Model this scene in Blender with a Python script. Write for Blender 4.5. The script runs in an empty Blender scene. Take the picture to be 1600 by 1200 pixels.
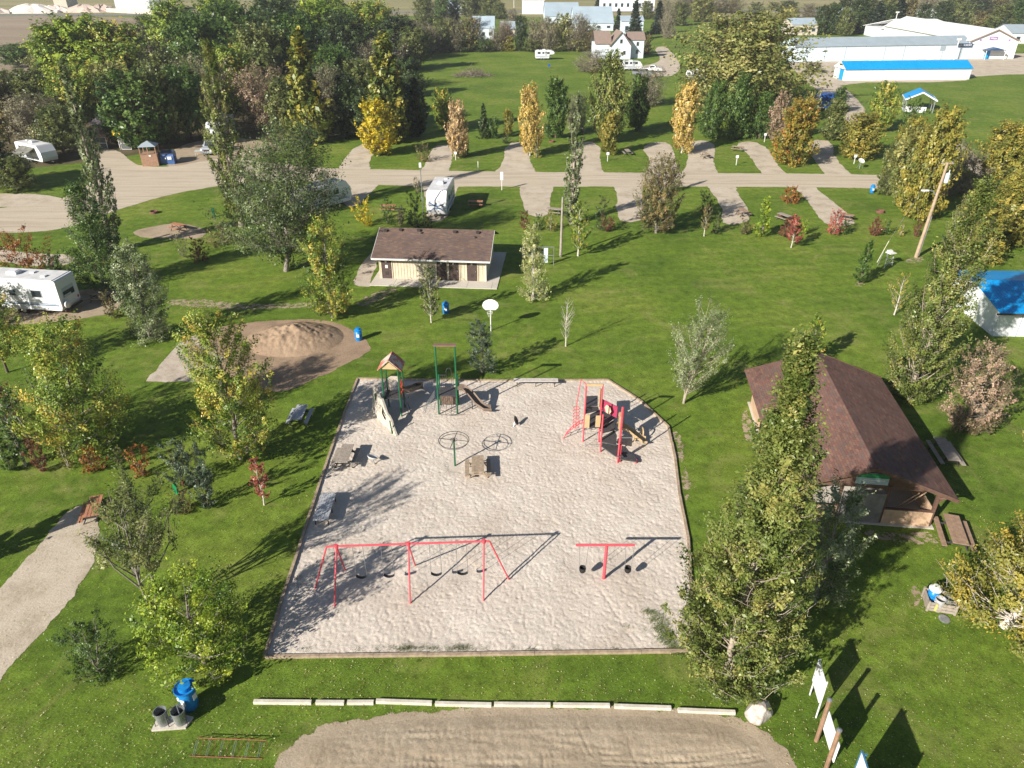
import bpy, bmesh, math, random
import numpy as np
from mathutils import Vector, Matrix
random.seed(7)
SC = bpy.context.scene
COL = SC.collection
R = math.radians
# ------------------------------------------------------------------ camera, sky, sun, exposure
PITCH = R(30); CAMH = 27.5; FPX = 1148.0
cam_d = bpy.data.cameras.new('camera'); cam = bpy.data.objects.new('camera', cam_d); COL.objects.link(cam)
cam.location = (0, 0, CAMH); cam.rotation_euler = (R(90) - PITCH, 0, 0)
cam_d.sensor_width = 36; cam_d.lens = 36 * FPX / 1600; cam_d.clip_start = .5; cam_d.clip_end = 6000
SC.camera = cam
SUN_EL, SUN_AZ = R(27.5), R(226)            # azimuth clockwise from +Y; the sun stands behind and left of the camera
w = bpy.data.worlds.new('World'); SC.world = w; w.use_nodes = True
wn = w.node_tree.nodes; sky = wn.new('ShaderNodeTexSky'); sky.sky_type = 'NISHITA'; sky.sun_disc = False
sky.sun_elevation = SUN_EL; sky.sun_rotation = SUN_AZ; sky.air_density = 1.0; sky.dust_density = .6
w.node_tree.links.new(sky.outputs[0], wn['Background'].inputs[0]); wn['Background'].inputs[1].default_value = .05
sl = bpy.data.lights.new('sun', 'SUN'); sl.energy = 5.0; sl.angle = R(.53); sl.color = (1, .93, .83)
sun = bpy.data.objects.new('sun', sl); COL.objects.link(sun)
sdir = Vector((math.sin(SUN_AZ) * math.cos(SUN_EL), math.cos(SUN_AZ) * math.cos(SUN_EL), math.sin(SUN_EL)))
sun.rotation_euler = sdir.to_track_quat('Z', 'Y').to_euler(); sun.location = (-40, -40, 60)
SC.view_settings.view_transform = 'Standard'; SC.view_settings.look = 'None'
SC.view_settings.exposure = .9; SC.view_settings.gamma = 1; SC.view_settings.use_curve_mapping = False
SC.render.engine = 'CYCLES'
SC.cycles.max_bounces = 6; SC.cycles.diffuse_bounces = 3; SC.cycles.transparent_max_bounces = 12
SC.cycles.transmission_bounces = 3; SC.cycles.glossy_bounces = 2
try: SC.cycles.use_denoising = True
except Exception: pass

# ------------------------------------------------------------------ where things stand: a point of the ground seen at (x, y) of the 1600 x 1200 photograph
CP, SP = math.cos(PITCH), math.sin(PITCH)
def G(x, y, z=0.0):
    u = (x - 800) / FPX; v = (600 - y) / FPX
    t = (CAMH - z) / (SP - v * CP)
    return Vector((u * t, (CP + v * SP) * t, z))
def ZC(p): return p[1] * CP + (CAMH - p[2]) * SP
def HT(bx, by, ty):
    X, Y, _ = G(bx, by); k = (600 - ty) / FPX          # solve yc = k zc for the height above that ground point
    # Y SP - (H-z) CP = k (Y CP + (H-z) SP)
    return CAMH - (Y * SP - k * Y * CP) / (CP + k * SP)
def M(px, p): return px * ZC(p) / FPX                    # metres spanned by px at point p

# ------------------------------------------------------------------ materials
MATS = {}
def nn(nt, t, **kw):
    n = nt.nodes.new(t)
    for k, v in kw.items(): setattr(n, k, v)
    return n
def mat(name, col, rough=.7, var=.12, scale=3.0, metal=0, bump=0, bscale=30, spec=.35, col2=None, coord='Object', thr=None):
    if name in MATS: return MATS[name]
    m = bpy.data.materials.new(name); m.use_nodes = True; MATS[name] = m
    nt = m.node_tree; L = nt.links.new; b = nt.nodes['Principled BSDF']
    b.inputs['Roughness'].default_value = rough; b.inputs['Metallic'].default_value = metal
    b.inputs['Specular IOR Level'].default_value = spec
    tc = nn(nt, 'ShaderNodeTexCoord'); no = nn(nt, 'ShaderNodeTexNoise'); no.inputs['Scale'].default_value = scale
    no.inputs['Detail'].default_value = 6; no.inputs['Roughness'].default_value = .65
    L(tc.outputs[coord], no.inputs['Vector'])
    cr = nn(nt, 'ShaderNodeValToRGB'); L(no.outputs[0], cr.inputs[0])
    c = Vector(col[:3]); c2 = Vector(col2) if col2 else c * (1 - var * 2.2)
    t = thr or (.32, .68)
    cr.color_ramp.elements[0].position = t[0]; cr.color_ramp.elements[1].position = t[1]
    cr.color_ramp.elements[0].color = (*c2, 1); cr.color_ramp.elements[1].color = (*(c * (1 + var * .5) if not col2 else c), 1)
    L(cr.outputs[0], b.inputs['Base Color'])
    if bump:
        n2 = nn(nt, 'ShaderNodeTexNoise'); n2.inputs['Scale'].default_value = bscale; n2.inputs['Detail'].default_value = 4
        L(tc.outputs[coord], n2.inputs['Vector']); bp = nn(nt, 'ShaderNodeBump'); bp.inputs['Strength'].default_value = 1
        bp.inputs['Distance'].default_value = bump; L(n2.outputs[0], bp.inputs['Height']); L(bp.outputs[0], b.inputs['Normal'])
    return m
def ramp_noise(nt, vec, scale, pos, cols, detail=6, rough=.6, dist=0):
    L = nt.links.new
    n = nn(nt, 'ShaderNodeTexNoise'); n.inputs['Scale'].default_value = scale; n.inputs['Detail'].default_value = detail
    n.inputs['Roughness'].default_value = rough; n.inputs['Distortion'].default_value = dist; L(vec, n.inputs['Vector'])
    cr = nn(nt, 'ShaderNodeValToRGB'); L(n.outputs[0], cr.inputs[0]); e = cr.color_ramp.elements
    while len(e) < len(cols): e.new(.5)
    for i, (p, c) in enumerate(zip(pos, cols)):
        e[i].position = p; e[i].color = (*c, 1) if not isinstance(c, (int, float)) else (c, c, c, 1)
    return n, cr
def mix(nt, fac, a, b, mode='MIX'):
    m = nn(nt, 'ShaderNodeMix', data_type='RGBA', blend_type=mode); L = nt.links.new
    if isinstance(fac, (int, float)): m.inputs[0].default_value = fac
    else: L(fac, m.inputs[0])
    for i, s in ((6, a), (7, b)):
        if isinstance(s, tuple): m.inputs[i].default_value = (*s, 1)
        else: L(s, m.inputs[i])
    return m.outputs[2]
def grass_mat(name, lo, mid, hi, dry, dryness=.5, bump=.05):
    m = bpy.data.materials.new(name); m.use_nodes = True; nt = m.node_tree; L = nt.links.new; b = nt.nodes['Principled BSDF']
    b.inputs['Roughness'].default_value = .85; b.inputs['Specular IOR Level'].default_value = .12
    geo = nn(nt, 'ShaderNodeNewGeometry'); P = geo.outputs['Position']
    _, a = ramp_noise(nt, P, .09, (.3, .5, .7), (lo, mid, hi), 5, .6)
    _, s = ramp_noise(nt, P, 1.3, (.3, .7), (.62, 1.3), 6, .7)
    c = mix(nt, 1.0, a.outputs[0], s.outputs[0], 'MULTIPLY')
    mp = nn(nt, 'ShaderNodeMapping'); L(P, mp.inputs[0]); mp.inputs['Rotation'].default_value = (0, 0, .5); mp.inputs['Scale'].default_value = (1, 1.6, 1)
    _, f = ramp_noise(nt, mp.outputs[0], 9, (.25, .5, .78), (.35, 1.0, 1.75), 8, .8)
    c = mix(nt, 1.0, c, f.outputs[0], 'MULTIPLY')
    _, d = ramp_noise(nt, P, .22, (.52, .78), (0.0, dryness), 8, .72, 1.2)
    c = mix(nt, d.outputs[0], c, dry)
    _, k1 = ramp_noise(nt, P, 17, (.60, .70), (0.0, .75), 3, .7); _, k2 = ramp_noise(nt, P, .35, (.35, .65), (.15, 1.0), 5, .7)
    fk = nn(nt, 'ShaderNodeMath', operation='MULTIPLY'); L(k1.outputs[0], fk.inputs[0]); L(k2.outputs[0], fk.inputs[1]); c = mix(nt, fk.outputs[0], c, (.22, .215, .07))
    _, k3 = ramp_noise(nt, P, 3.2, (.34, .46), (.62, 1.0), 4, .75); c = mix(nt, 1.0, c, k3.outputs[0], 'MULTIPLY')
    # short streaks left by the mower
    wv = nn(nt, 'ShaderNodeTexWave'); wv.inputs['Scale'].default_value = .16; wv.inputs['Distortion'].default_value = 3; wv.inputs['Detail'].default_value = 3
    mp2 = nn(nt, 'ShaderNodeMapping'); L(P, mp2.inputs[0]); mp2.inputs['Rotation'].default_value = (0, 0, 1.45); L(mp2.outputs[0], wv.inputs[0])
    cw = nn(nt, 'ShaderNodeValToRGB'); L(wv.outputs[0], cw.inputs[0]); cw.color_ramp.elements[0].color = (.93, .93, .93, 1); cw.color_ramp.elements[1].color = (1.05, 1.05, 1.05, 1)
    c = mix(nt, 1.0, c, cw.outputs[0], 'MULTIPLY')
    L(c, b.inputs['Base Color'])
    n1, _ = ramp_noise(nt, P, 7, (0, 1), (0.0, 1.0), 8, .85)
    bp = nn(nt, 'ShaderNodeBump'); bp.inputs['Distance'].default_value = bump; bp.inputs['Strength'].default_value = 1
    L(n1.outputs[0], bp.inputs['Height']); L(bp.outputs[0], b.inputs['Normal'])
    return m
def soil_mat(name, c1, c2, c3, scale=1.5, bump=.03, bs=14, edge=True, stretch=None, rot=0, spot=None, thin=0):
    """gravel, sand and soil; its border strip frays out into the grass by an 'edge' attribute"""
    m = bpy.data.materials.new(name); m.use_nodes = True; nt = m.node_tree; L = nt.links.new; b = nt.nodes['Principled BSDF']
    b.inputs['Roughness'].default_value = .92; b.inputs['Specular IOR Level'].default_value = .12
    geo = nn(nt, 'ShaderNodeNewGeometry'); P = geo.outputs['Position']; V = P
    if stretch:
        mp = nn(nt, 'ShaderNodeMapping'); L(P, mp.inputs[0]); mp.inputs['Scale'].default_value = stretch; mp.inputs['Rotation'].default_value = (0, 0, rot); V = mp.outputs[0]
    _, a = ramp_noise(nt, V, scale * .25, (.3, .5, .72), (c1, c2, c3), 6, .7)
    _, f = ramp_noise(nt, P, bs, (.25, .5, .8), (.6, 1.0, 1.3), 6, .85)
    c = mix(nt, 1.0, a.outputs[0], f.outputs[0], 'MULTIPLY')
    if spot:
        _, g = ramp_noise(nt, P, .9, (.56, .70), (0.0, .5), 8, .75)
        c = mix(nt, g.outputs[0], c, spot)
    L(c, b.inputs['Base Color'])
    n1, _ = ramp_noise(nt, P, bs * .6, (0, 1), (0.0, 1.0), 6, .8)
    bp = nn(nt, 'ShaderNodeBump'); bp.inputs['Distance'].default_value = bump; L(n1.outputs[0], bp.inputs['Height']); L(bp.outputs[0], b.inputs['Normal'])
    if edge:
        at = nn(nt, 'ShaderNodeAttribute', attribute_name='edge'); n2 = nn(nt, 'ShaderNodeTexNoise'); n2.inputs['Scale'].default_value = 2.2
        n2.inputs['Detail'].default_value = 9; n2.inputs['Roughness'].default_value = .75; L(P, n2.inputs[0])
        ad = nn(nt, 'ShaderNodeMath', operation='ADD'); L(at.outputs['Fac'], ad.inputs[0]); L(n2.outputs[0], ad.inputs[1])
        gt = nn(nt, 'ShaderNodeMath', operation='GREATER_THAN'); L(ad.outputs[0], gt.inputs[0]); gt.inputs[1].default_value = 1.0 + thin
        L(gt.outputs[0], b.inputs['Alpha'])
    return m
def leaf_mat(name, cols, trans=.22, gloss=.42, contrast=1.0):
    if name in MATS: return MATS[name]
    m = bpy.data.materials.new(name); m.use_nodes = True; MATS[name] = m; nt = m.node_tree; L = nt.links.new; b = nt.nodes['Principled BSDF']
    b.inputs['Roughness'].default_value = gloss; b.inputs['Specular IOR Level'].default_value = .4
    at = nn(nt, 'ShaderNodeAttribute', attribute_name='tint')
    cr = nn(nt, 'ShaderNodeValToRGB'); L(at.outputs['Fac'], cr.inputs[0]); e = cr.color_ramp.elements
    while len(e) < len(cols): e.new(.5)
    for i, c in enumerate(cols):
        e[i].position = .1 + .8 * i / (len(cols) - 1); e[i].color = (*c, 1)
    L(cr.outputs[0], b.inputs['Base Color'])
    tr = nn(nt, 'ShaderNodeBsdfTranslucent'); L(cr.outputs[0], tr.inputs[0]); ms = nn(nt, 'ShaderNodeMixShader'); ms.inputs[0].default_value = trans
    L(b.outputs[0], ms.inputs[1]); L(tr.outputs[0], ms.inputs[2]); L(ms.outputs[0], nt.nodes['Material Output'].inputs[0])
    return m

# ------------------------------------------------------------------ mesh collector
class MB:
    def __init__(s): s.v = []; s.f = []
    def add(s, vs, fs):
        o = len(s.v); s.v += [tuple(v) for v in vs]; s.f += [tuple(i + o for i in f) for f in fs]; return s
    def box(s, cx, cy, cz, sx, sy, sz, rz=0, mtx=None):
        """cz is the underside"""
        c, n = math.cos(rz), math.sin(rz); vs = []
        for z in (0, sz):
            for x, y in ((-1, -1), (1, -1), (1, 1), (-1, 1)):
                X, Y = x * sx / 2, y * sy / 2; vs.append(Vector((cx + X * c - Y * n, cy + X * n + Y * c, cz + z)))
        if mtx: vs = [mtx @ v for v in vs]
        return s.add(vs, [(3, 2, 1, 0), (4, 5, 6, 7), (0, 1, 5, 4), (1, 2, 6, 5), (2, 3, 7, 6), (3, 0, 4, 7)])
    def tube(s, pts, r, n=6, cap=True):
        pts = [Vector(p) for p in pts]; rs = r if isinstance(r, (list, tuple)) else [r] * len(pts); o = len(s.v); k = len(pts)
        d0 = (pts[1] - pts[0]).normalized(); a = Vector((0, 0, 1)) if abs(d0.z) < .9 else Vector((1, 0, 0)); u = d0.cross(a).normalized()
        for i, p in enumerate(pts):
            d = (pts[min(i + 1, k - 1)] - pts[max(i - 1, 0)]).normalized(); u = (u - d * u.dot(d)).normalized(); w_ = d.cross(u)
            for j in range(n):
                t = 2 * math.pi * j / n; s.v.append(tuple(p + (u * math.cos(t) + w_ * math.sin(t)) * rs[i]))
        for i in range(k - 1):
            for j in range(n):
                a0 = o + i * n + j; a1 = o + i * n + (j + 1) % n; s.f.append((a0, a1, a1 + n, a0 + n))
        if cap: s.f.append(tuple(o + j for j in range(n))[::-1]); s.f.append(tuple(o + (k - 1) * n + j for j in range(n)))
        return s
    def bar(s, a, b, w_, h=None):
        """square bar from a to b"""
        a, b = Vector(a), Vector(b); h = h or w_; d = (b - a).normalized(); up = Vector((0, 0, 1)) if abs(d.z) < .95 else Vector((0, 1, 0))
        x = d.cross(up).normalized(); y = x.cross(d).normalized(); vs = []
        for p in (a, b):
            for i, j in ((-1, -1), (1, -1), (1, 1), (-1, 1)): vs.append(p + x * i * w_ / 2 + y * j * h / 2)
        return s.add(vs, [(3, 2, 1, 0), (4, 5, 6, 7), (0, 1, 5, 4), (1, 2, 6, 5), (2, 3, 7, 6), (3, 0, 4, 7)])
    def lathe(s, prof, n=20, c=(0, 0, 0), sx=1, sy=1):
        o = len(s.v)
        for r, z in prof:
            for j in range(n):
                t = 2 * math.pi * j / n; s.v.append((c[0] + r * math.cos(t) * sx, c[1] + r * math.sin(t) * sy, c[2] + z))
        for i in range(len(prof) - 1):
            for j in range(n):
                a0 = o + i * n + j; a1 = o + i * n + (j + 1) % n; s.f.append((a0, a1, a1 + n, a0 + n))
        if prof[0][0] > 1e-4: s.f.append(tuple(o + j for j in range(n))[::-1])
        if prof[-1][0] > 1e-4: s.f.append(tuple(o + (len(prof) - 1) * n + j for j in range(n)))
        return s
    def ring(s, c, R_, r, n=28, m=5, axis='z'):
        pts = []
        for j in range(n + 1):
            t = 2 * math.pi * j / n; a, b = R_ * math.cos(t), R_ * math.sin(t)
            pts.append(Vector(c) + (Vector((a, b, 0)) if axis == 'z' else Vector((a, 0, b)) if axis == 'y' else Vector((0, a, b))))
        return s.tube(pts, r, m, cap=False)
    def prism(s, poly, z0, z1, axis='z'):
        """extrude a polygon: axis z -> (x,y), axis y -> (x,z) swept in y, axis x -> (y,z) swept in x"""
        n = len(poly); mk = {'z': lambda a, b, t: (a, b, t), 'y': lambda a, b, t: (a, t, b), 'x': lambda a, b, t: (t, a, b)}[axis]
        vs = [mk(a, b, z0) for a, b in poly] + [mk(a, b, z1) for a, b in poly]
        fs = [tuple(range(n)), tuple(range(2 * n - 1, n - 1, -1))] + [(i, i + n, (i + 1) % n + n, (i + 1) % n) for i in range(n)]
        return s.add(vs, fs)
    def mesh(s, name, m, smooth=False, fix=True):
        me = bpy.data.meshes.new(name); me.from_pydata(s.v, [], s.f); me.materials.append(m)
        if fix:
            bm = bmesh.new(); bm.from_mesh(me); bmesh.ops.recalc_face_normals(bm, faces=bm.faces); bm.to_mesh(me); bm.free()
        if smooth: me.polygons.foreach_set('use_smooth', [True] * len(me.polygons))
        me.update(); return me
    def build(s, name, m, parent=None, loc=None, smooth=False, kind=None, rz=None):
        o = bpy.data.objects.new(name, s.mesh(name, m, smooth)); COL.objects.link(o)
        if parent: o.parent = parent
        if loc is not None: o.location = loc
        if rz is not None: o.rotation_euler.z = rz
        if kind: o['kind'] = kind
        return o
LABELLED = []
def tag(o, label, cat, group=None, kind=None):
    o['label'] = label; o['category'] = cat
    if group: o['group'] = group
    if kind: o['kind'] = kind
    LABELLED.append(o); return o
def thing(name, label, cat, loc=(0, 0, 0), rz=0, group=None):
    o = bpy.data.objects.new(name, None); o.empty_display_size = .3; COL.objects.link(o); o.location = loc; o.rotation_euler = (0, 0, rz)
    return tag(o, label, cat, group)
KIDS = {}
def kids(o):
    return [c for c in bpy.data.objects if c.parent == o]
def dup(root, loc, rz=0, label=None, scale=None, parent=None, kd=None):
    kd = kd if kd is not None else kidmap()
    r = root.copy(); COL.objects.link(r)
    if parent is None:
        r.location = loc; r.rotation_euler = (0, 0, rz)
        if scale: r.scale = scale
        if label: r['label'] = label
        LABELLED.append(r)
    else: r.parent = parent
    for c in kd.get(root.name, []): dup(c, None, parent=r, kd=kd)
    return r
def kidmap():
    d = {}
    for c in bpy.data.objects:
        if c.parent: d.setdefault(c.parent.name, []).append(c)
    return d
def inst(src, name, parent, loc, rz=0, m=None):
    """another piece that shares src's mesh"""
    o = bpy.data.objects.new(name, src.data); COL.objects.link(o); o.parent = parent; o.location = loc; o.rotation_euler.z = rz; return o
def chaikin(P, k=2):
    for _ in range(k):
        Q = []
        for i in range(len(P)):
            a, b = P[i], P[(i + 1) % len(P)]; Q += [a * .75 + b * .25, a * .25 + b * .75]
        P = Q
    return P
def sheet(name, px, z, m, smooth=2, fray=.5, world=False, jit=.12):
    P = [Vector((p[0], p[1])) if world else G(*p).to_2d() for p in px]
    if smooth: P = chaikin(P, smooth)
    if sum(a.x * b.y - b.x * a.y for a, b in zip(P, P[1:] + P[:1])) < 0: P = P[::-1]
    Q = []
    for a, b in zip(P, P[1:] + P[:1]):
        n = max(1, min(12, int((b - a).length / .8)))
        Q += [a.lerp(b, i / n) + Vector((random.uniform(-jit, jit), random.uniform(-jit, jit))) for i in range(n)]
    n = len(Q); O = []
    for i in range(n):
        d = (Q[(i + 1) % n] - Q[i - 1]); d = d.normalized() if d.length > 1e-6 else Vector((1, 0)); O.append(Q[i] + Vector((d.y, -d.x)) * fray)
    vs = [(*q, z) for q in Q] + ([(*q, z - .003) for q in O] if fray else [])
    fs = [tuple(range(n))] + ([(i, i + n, (i + 1) % n + n, (i + 1) % n) for i in range(n)] if fray else [])
    me = bpy.data.meshes.new(name); me.from_pydata(vs, [], fs); me.materials.append(m)
    at = me.attributes.new('edge', 'FLOAT', 'POINT'); at.data.foreach_set('value', [1.0] * n + ([.05] * n if fray else []))
    o = bpy.data.objects.new(name, me); COL.objects.link(o); o['kind'] = 'structure'; return o
def inside(pts, poly):
    x, y = pts[:, 0], pts[:, 1]; r = np.zeros(len(pts), bool); n = len(poly)
    for i in range(n):
        x0, y0 = poly[i]; x1, y1 = poly[(i + 1) % n]
        c = ((y0 > y) != (y1 > y)) & (x < (x1 - x0) * (y - y0) / (y1 - y0 + 1e-12) + x0); r ^= c
    return r
def vnoise(x, y, seed=0):
    """value noise on numpy arrays"""
    xi, yi = np.floor(x).astype(np.int64), np.floor(y).astype(np.int64); fx, fy = x - xi, y - yi
    def h(a, b):
        n = (a * 374761393 + b * 668265263 + seed * 1442695041) & 0xffffffff; n = ((n ^ (n >> 13)) * 1274126177) & 0xffffffff; return ((n ^ (n >> 16)) & 0xffff) / 65535.0
    u, v = fx * fx * (3 - 2 * fx), fy * fy * (3 - 2 * fy)
    return (h(xi, yi) * (1 - u) + h(xi + 1, yi) * u) * (1 - v) + (h(xi, yi + 1) * (1 - u) + h(xi + 1, yi + 1) * u) * v
def relief(name, poly, step, hf, m, z=0.0, kind='structure', fall=.0):
    """a fine grid with real relief, cut to the polygon"""
    P = np.array(poly); x0, y0 = P.min(0); x1, y1 = P.max(0)
    xs = np.arange(x0, x1 + step, step); ys = np.arange(y0, y1 + step, step); X, Y = np.meshgrid(xs, ys); Z = hf(X, Y) + z
    nx, ny = len(xs), len(ys); V = np.stack([X.ravel(), Y.ravel(), Z.ravel()], 1)
    i, j = np.meshgrid(np.arange(nx - 1), np.arange(ny - 1)); a = (j * nx + i).ravel()
    cen = V[a, :2] + step / 2; a = a[inside(cen, [tuple(p) for p in poly])]
    F = np.stack([a, a + 1, a + nx + 1, a + nx], 1); used, inv = np.unique(F.ravel(), return_inverse=True)
    me = npmesh(name, V[used], inv.reshape(-1, 4), m); me.polygons.foreach_set('use_smooth', np.ones(len(F), bool))
    at = me.attributes.new('edge', 'FLOAT', 'POINT'); at.data.foreach_set('value', np.ones(len(used), np.float32))
    o = bpy.data.objects.new(name, me); COL.objects.link(o); o['kind'] = kind; return o
def npmesh(name, V, F, m):
    me = bpy.data.meshes.new(name); n, k = F.shape
    me.vertices.add(len(V)); me.vertices.foreach_set('co', np.ascontiguousarray(V, np.float32).ravel())
    me.loops.add(n * k); me.loops.foreach_set('vertex_index', np.ascontiguousarray(F, np.int32).ravel())
    me.polygons.add(n); me.polygons.foreach_set('loop_start', np.arange(0, n * k, k, dtype=np.int32))
    try: me.polygons.foreach_set('loop_total', np.full(n, k, np.int32))
    except Exception: pass
    me.materials.append(m); me.update(calc_edges=True); return me
# ================================================================== THE GROUND
M_GRASS = grass_mat('lawn grass', (.074, .130, .015), (.115, .180, .020), (.165, .212, .033), (.29, .26, .10), .65)
M_GRAVEL = soil_mat('pale gravel', (.33, .275, .205), (.46, .395, .31), (.53, .465, .38), 1.6, .03, 10, spot=(.19, .18, .09))
M_ROAD = soil_mat('gravel road', (.34, .28, .21), (.45, .385, .295), (.52, .455, .36), 2.6, .03, 9, stretch=(.12, 1.6, 1), rot=.02)
M_DIRT = soil_mat('worn dirt', (.24, .18, .12), (.34, .27, .19), (.40, .32, .23), 2, .02, 12, spot=(.07, .1, .03))
M_WORN = soil_mat('thin worn dirt', (.24, .18, .12), (.34, .27, .19), (.40, .32, .23), 2, .02, 12, thin=.5)
M_SAND = soil_mat('play sand', (.46, .395, .33), (.53, .47, .405), (.60, .54, .475), 1.1, .022, 16, edge=False)
M_LOT = soil_mat('tracked soil lot', (.27, .215, .15), (.35, .285, .205), (.40, .335, .25), 2.4, .03, 11)
M_PILE = soil_mat('tan sand pile', (.22, .155, .105), (.30, .215, .145), (.36, .265, .18), 1.8, .04, 8)
M_FIELD = soil_mat('harvested field', (.20, .155, .11), (.27, .215, .155), (.33, .27, .20), .12, .05, 1.2, stretch=(.3, 1.5, 1), rot=.12)
M_DRYF = soil_mat('dry grass field', (.16, .17, .07), (.24, .22, .10), (.33, .28, .16), .06, .05, 1.0, stretch=(.2, 1.5, 1))
M_CONC = soil_mat('concrete', (.42, .385, .33), (.50, .46, .40), (.54, .50, .44), 1, .004, 16, edge=False)
M_SLABC = soil_mat('old poured concrete', (.30, .25, .20), (.42, .36, .29), (.52, .47, .40), 3, .01, 8)
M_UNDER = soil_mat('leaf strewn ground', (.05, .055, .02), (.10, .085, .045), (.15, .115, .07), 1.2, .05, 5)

g = MB().add([(-1600, -200, 0), (1600, -200, 0), (1600, 2600, 0), (-1600, 2600, 0)], [(0, 1, 2, 3)]).build('grass_ground', M_GRASS); g['kind'] = 'structure'
Z1, Z2, Z3, Z4, Z5 = .006, .012, .018, .024, .030
# far land
sheet('harvested_field', [(-300, 26), (110, 25), (290, 30), (350, 52), (230, 75), (150, 110), (80, 160), (-60, 190), (-300, 150)], Z1 * 5, M_FIELD, 1, 3)
sheet('dry_meadow', [(-200, -15), (1900, -15), (1900, 12), (1560, 30), (1250, 34), (1000, 24), (830, 27), (640, 24), (-200, 20)], Z1 * 2.5, M_DRYF, 1, 6)
M_ASPH = soil_mat('grey asphalt', (.16, .155, .145), (.20, .19, .175), (.23, .22, .20), .4, .005, 3)
sheet('highway', [(-200, 24.5), (640, 17.5), (1300, 14.5), (1900, 14), (1900, 17), (1300, 18), (640, 20.5), (-200, 27.5)], Z1 * 8, M_ASPH, 0, 0, jit=0)
sheet('side_road', [(1240, 22), (1420, 26), (1420, 29), (1240, 25)], Z1 * 9, M_GRAVEL, 0, 1, jit=.1)
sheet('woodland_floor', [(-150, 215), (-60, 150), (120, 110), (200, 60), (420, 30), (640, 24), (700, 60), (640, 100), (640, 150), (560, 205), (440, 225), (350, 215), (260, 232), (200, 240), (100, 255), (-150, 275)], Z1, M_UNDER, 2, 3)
sheet('hall_yard', [(1230, 92), (1300, 90), (1520, 84), (1720, 84), (1720, 113), (1515, 117), (1500, 128), (1300, 128), (1330, 150), (1350, 178), (1335, 200), (1320, 175), (1290, 145), (1255, 120)], Z2, M_GRAVEL, 1, 1.6)
sheet('house_drive', [(1023, 77), (1036, 71), (1052, 85), (1062, 104), (1056, 114), (1040, 121), (1015, 113), (1000, 110), (1005, 103), (1030, 98), (1035, 90)], Z2, M_GRAVEL, 2, .8)
sheet('track_by_hedge', [(1484, 218), (1500, 226), (1530, 252), (1600, 300), (1570, 300), (1510, 258), (1478, 226)], Z2, M_GRAVEL, 2, .8)
# camp road and parking pads
sheet('camp_road', [(-120, 338), (0, 326), (75, 318), (112, 306), (148, 285), (155, 262), (148, 240), (160, 233), (180, 234), (200, 250), (212, 260), (262, 262), (300, 256), (345, 247), (420, 255), (480, 262), (540, 264),
    (700, 268), (900, 270), (1100, 271), (1250, 272), (1400, 274), (1480, 285), (1480, 299), (1400, 294), (1250, 292), (1100, 291), (900, 291), (700, 291), (600, 289), (540, 286), (480, 284), (420, 281), (345, 289), (260, 304), (190, 325), (140, 343), (85, 361), (0, 363), (-120, 368)], Z3, M_ROAD, 2, .45)
sheet('trailer_ground', [(262, 240), (300, 222), (360, 214), (440, 225), (420, 246), (345, 250), (290, 262), (262, 262)], Z2, M_DIRT, 2, .6)
pads = dict(a=[(529, 275), (533, 256), (560, 226), (590, 222), (588, 232), (573, 253), (580, 275)], b=[(645, 280), (668, 257), (677, 228), (706, 226), (705, 247), (697, 280)],
    c=[(765, 280), (788, 255), (792, 224), (826, 222), (822, 243), (842, 280)], d=[(886, 280), (894, 262), (894, 222), (936, 222), (936, 260), (946, 280)],
    e=[(1005, 282), (1021, 250), (1003, 231), (1022, 222), (1044, 223), (1051, 236), (1054, 256), (1066, 282)], f=[(1062, 282), (1077, 252), (1076, 232), (1086, 219), (1113, 221), (1116, 240), (1112, 257), (1128, 282)],
    g=[(1200, 283), (1172, 241), (1148, 225), (1176, 220), (1200, 233), (1213, 260), (1240, 283)], h=[(1300, 283), (1275, 251), (1260, 230), (1270, 218), (1300, 221), (1301, 247), (1340, 283)],
    i=[(545, 280), (592, 282), (588, 291), (572, 306), (556, 322), (540, 322), (535, 300)], j=[(658, 283), (722, 283), (712, 296), (706, 318), (695, 345), (668, 345), (668, 310)],
    k=[(812, 283), (866, 283), (860, 300), (856, 322), (854, 338), (832, 338), (820, 325)], l=[(958, 283), (1004, 283), (1001, 300), (1003, 328), (1008, 342), (975, 348), (964, 330), (967, 307)],
    m=[(1100, 283), (1146, 283), (1150, 302), (1176, 341), (1147, 352), (1128, 346), (1132, 322)], n=[(1232, 283), (1268, 285), (1275, 297), (1341, 347), (1310, 355), (1285, 346), (1262, 310)])
for v in pads.values(): sheet('parking_pad', v, Z2, M_GRAVEL, 1, .35)
sheet('gravel_spur', [(-80, 385), (0, 391), (60, 399), (112, 398), (112, 412), (60, 416), (0, 405), (-80, 400)], Z2, M_GRAVEL, 2, .5)
sheet('gravel_spur', [(-80, 300), (0, 303), (60, 304), (98, 311), (80, 322), (0, 322), (-80, 325)], Z2, M_GRAVEL, 2, .5)
sheet('table_pad', [(208, 361), (245, 354), (275, 349), (322, 359), (314, 373), (275, 371), (225, 371)], Z2, M_DIRT, 2, .5)
sheet('gravel_pad', [(-90, 1030), (0, 925), (40, 880), (80, 833), (112, 798), (135, 790), (152, 822), (146, 865), (125, 908), (100, 943), (60, 988), (0, 1055), (-90, 1160)], Z2, M_GRAVEL, 2, .35)
sheet('trailer_pad', [(-60, 470), (40, 478), (108, 455), (190, 450), (190, 480), (150, 495), (60, 505), (-60, 510)], Z2, M_DIRT, 2, .4)
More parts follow.
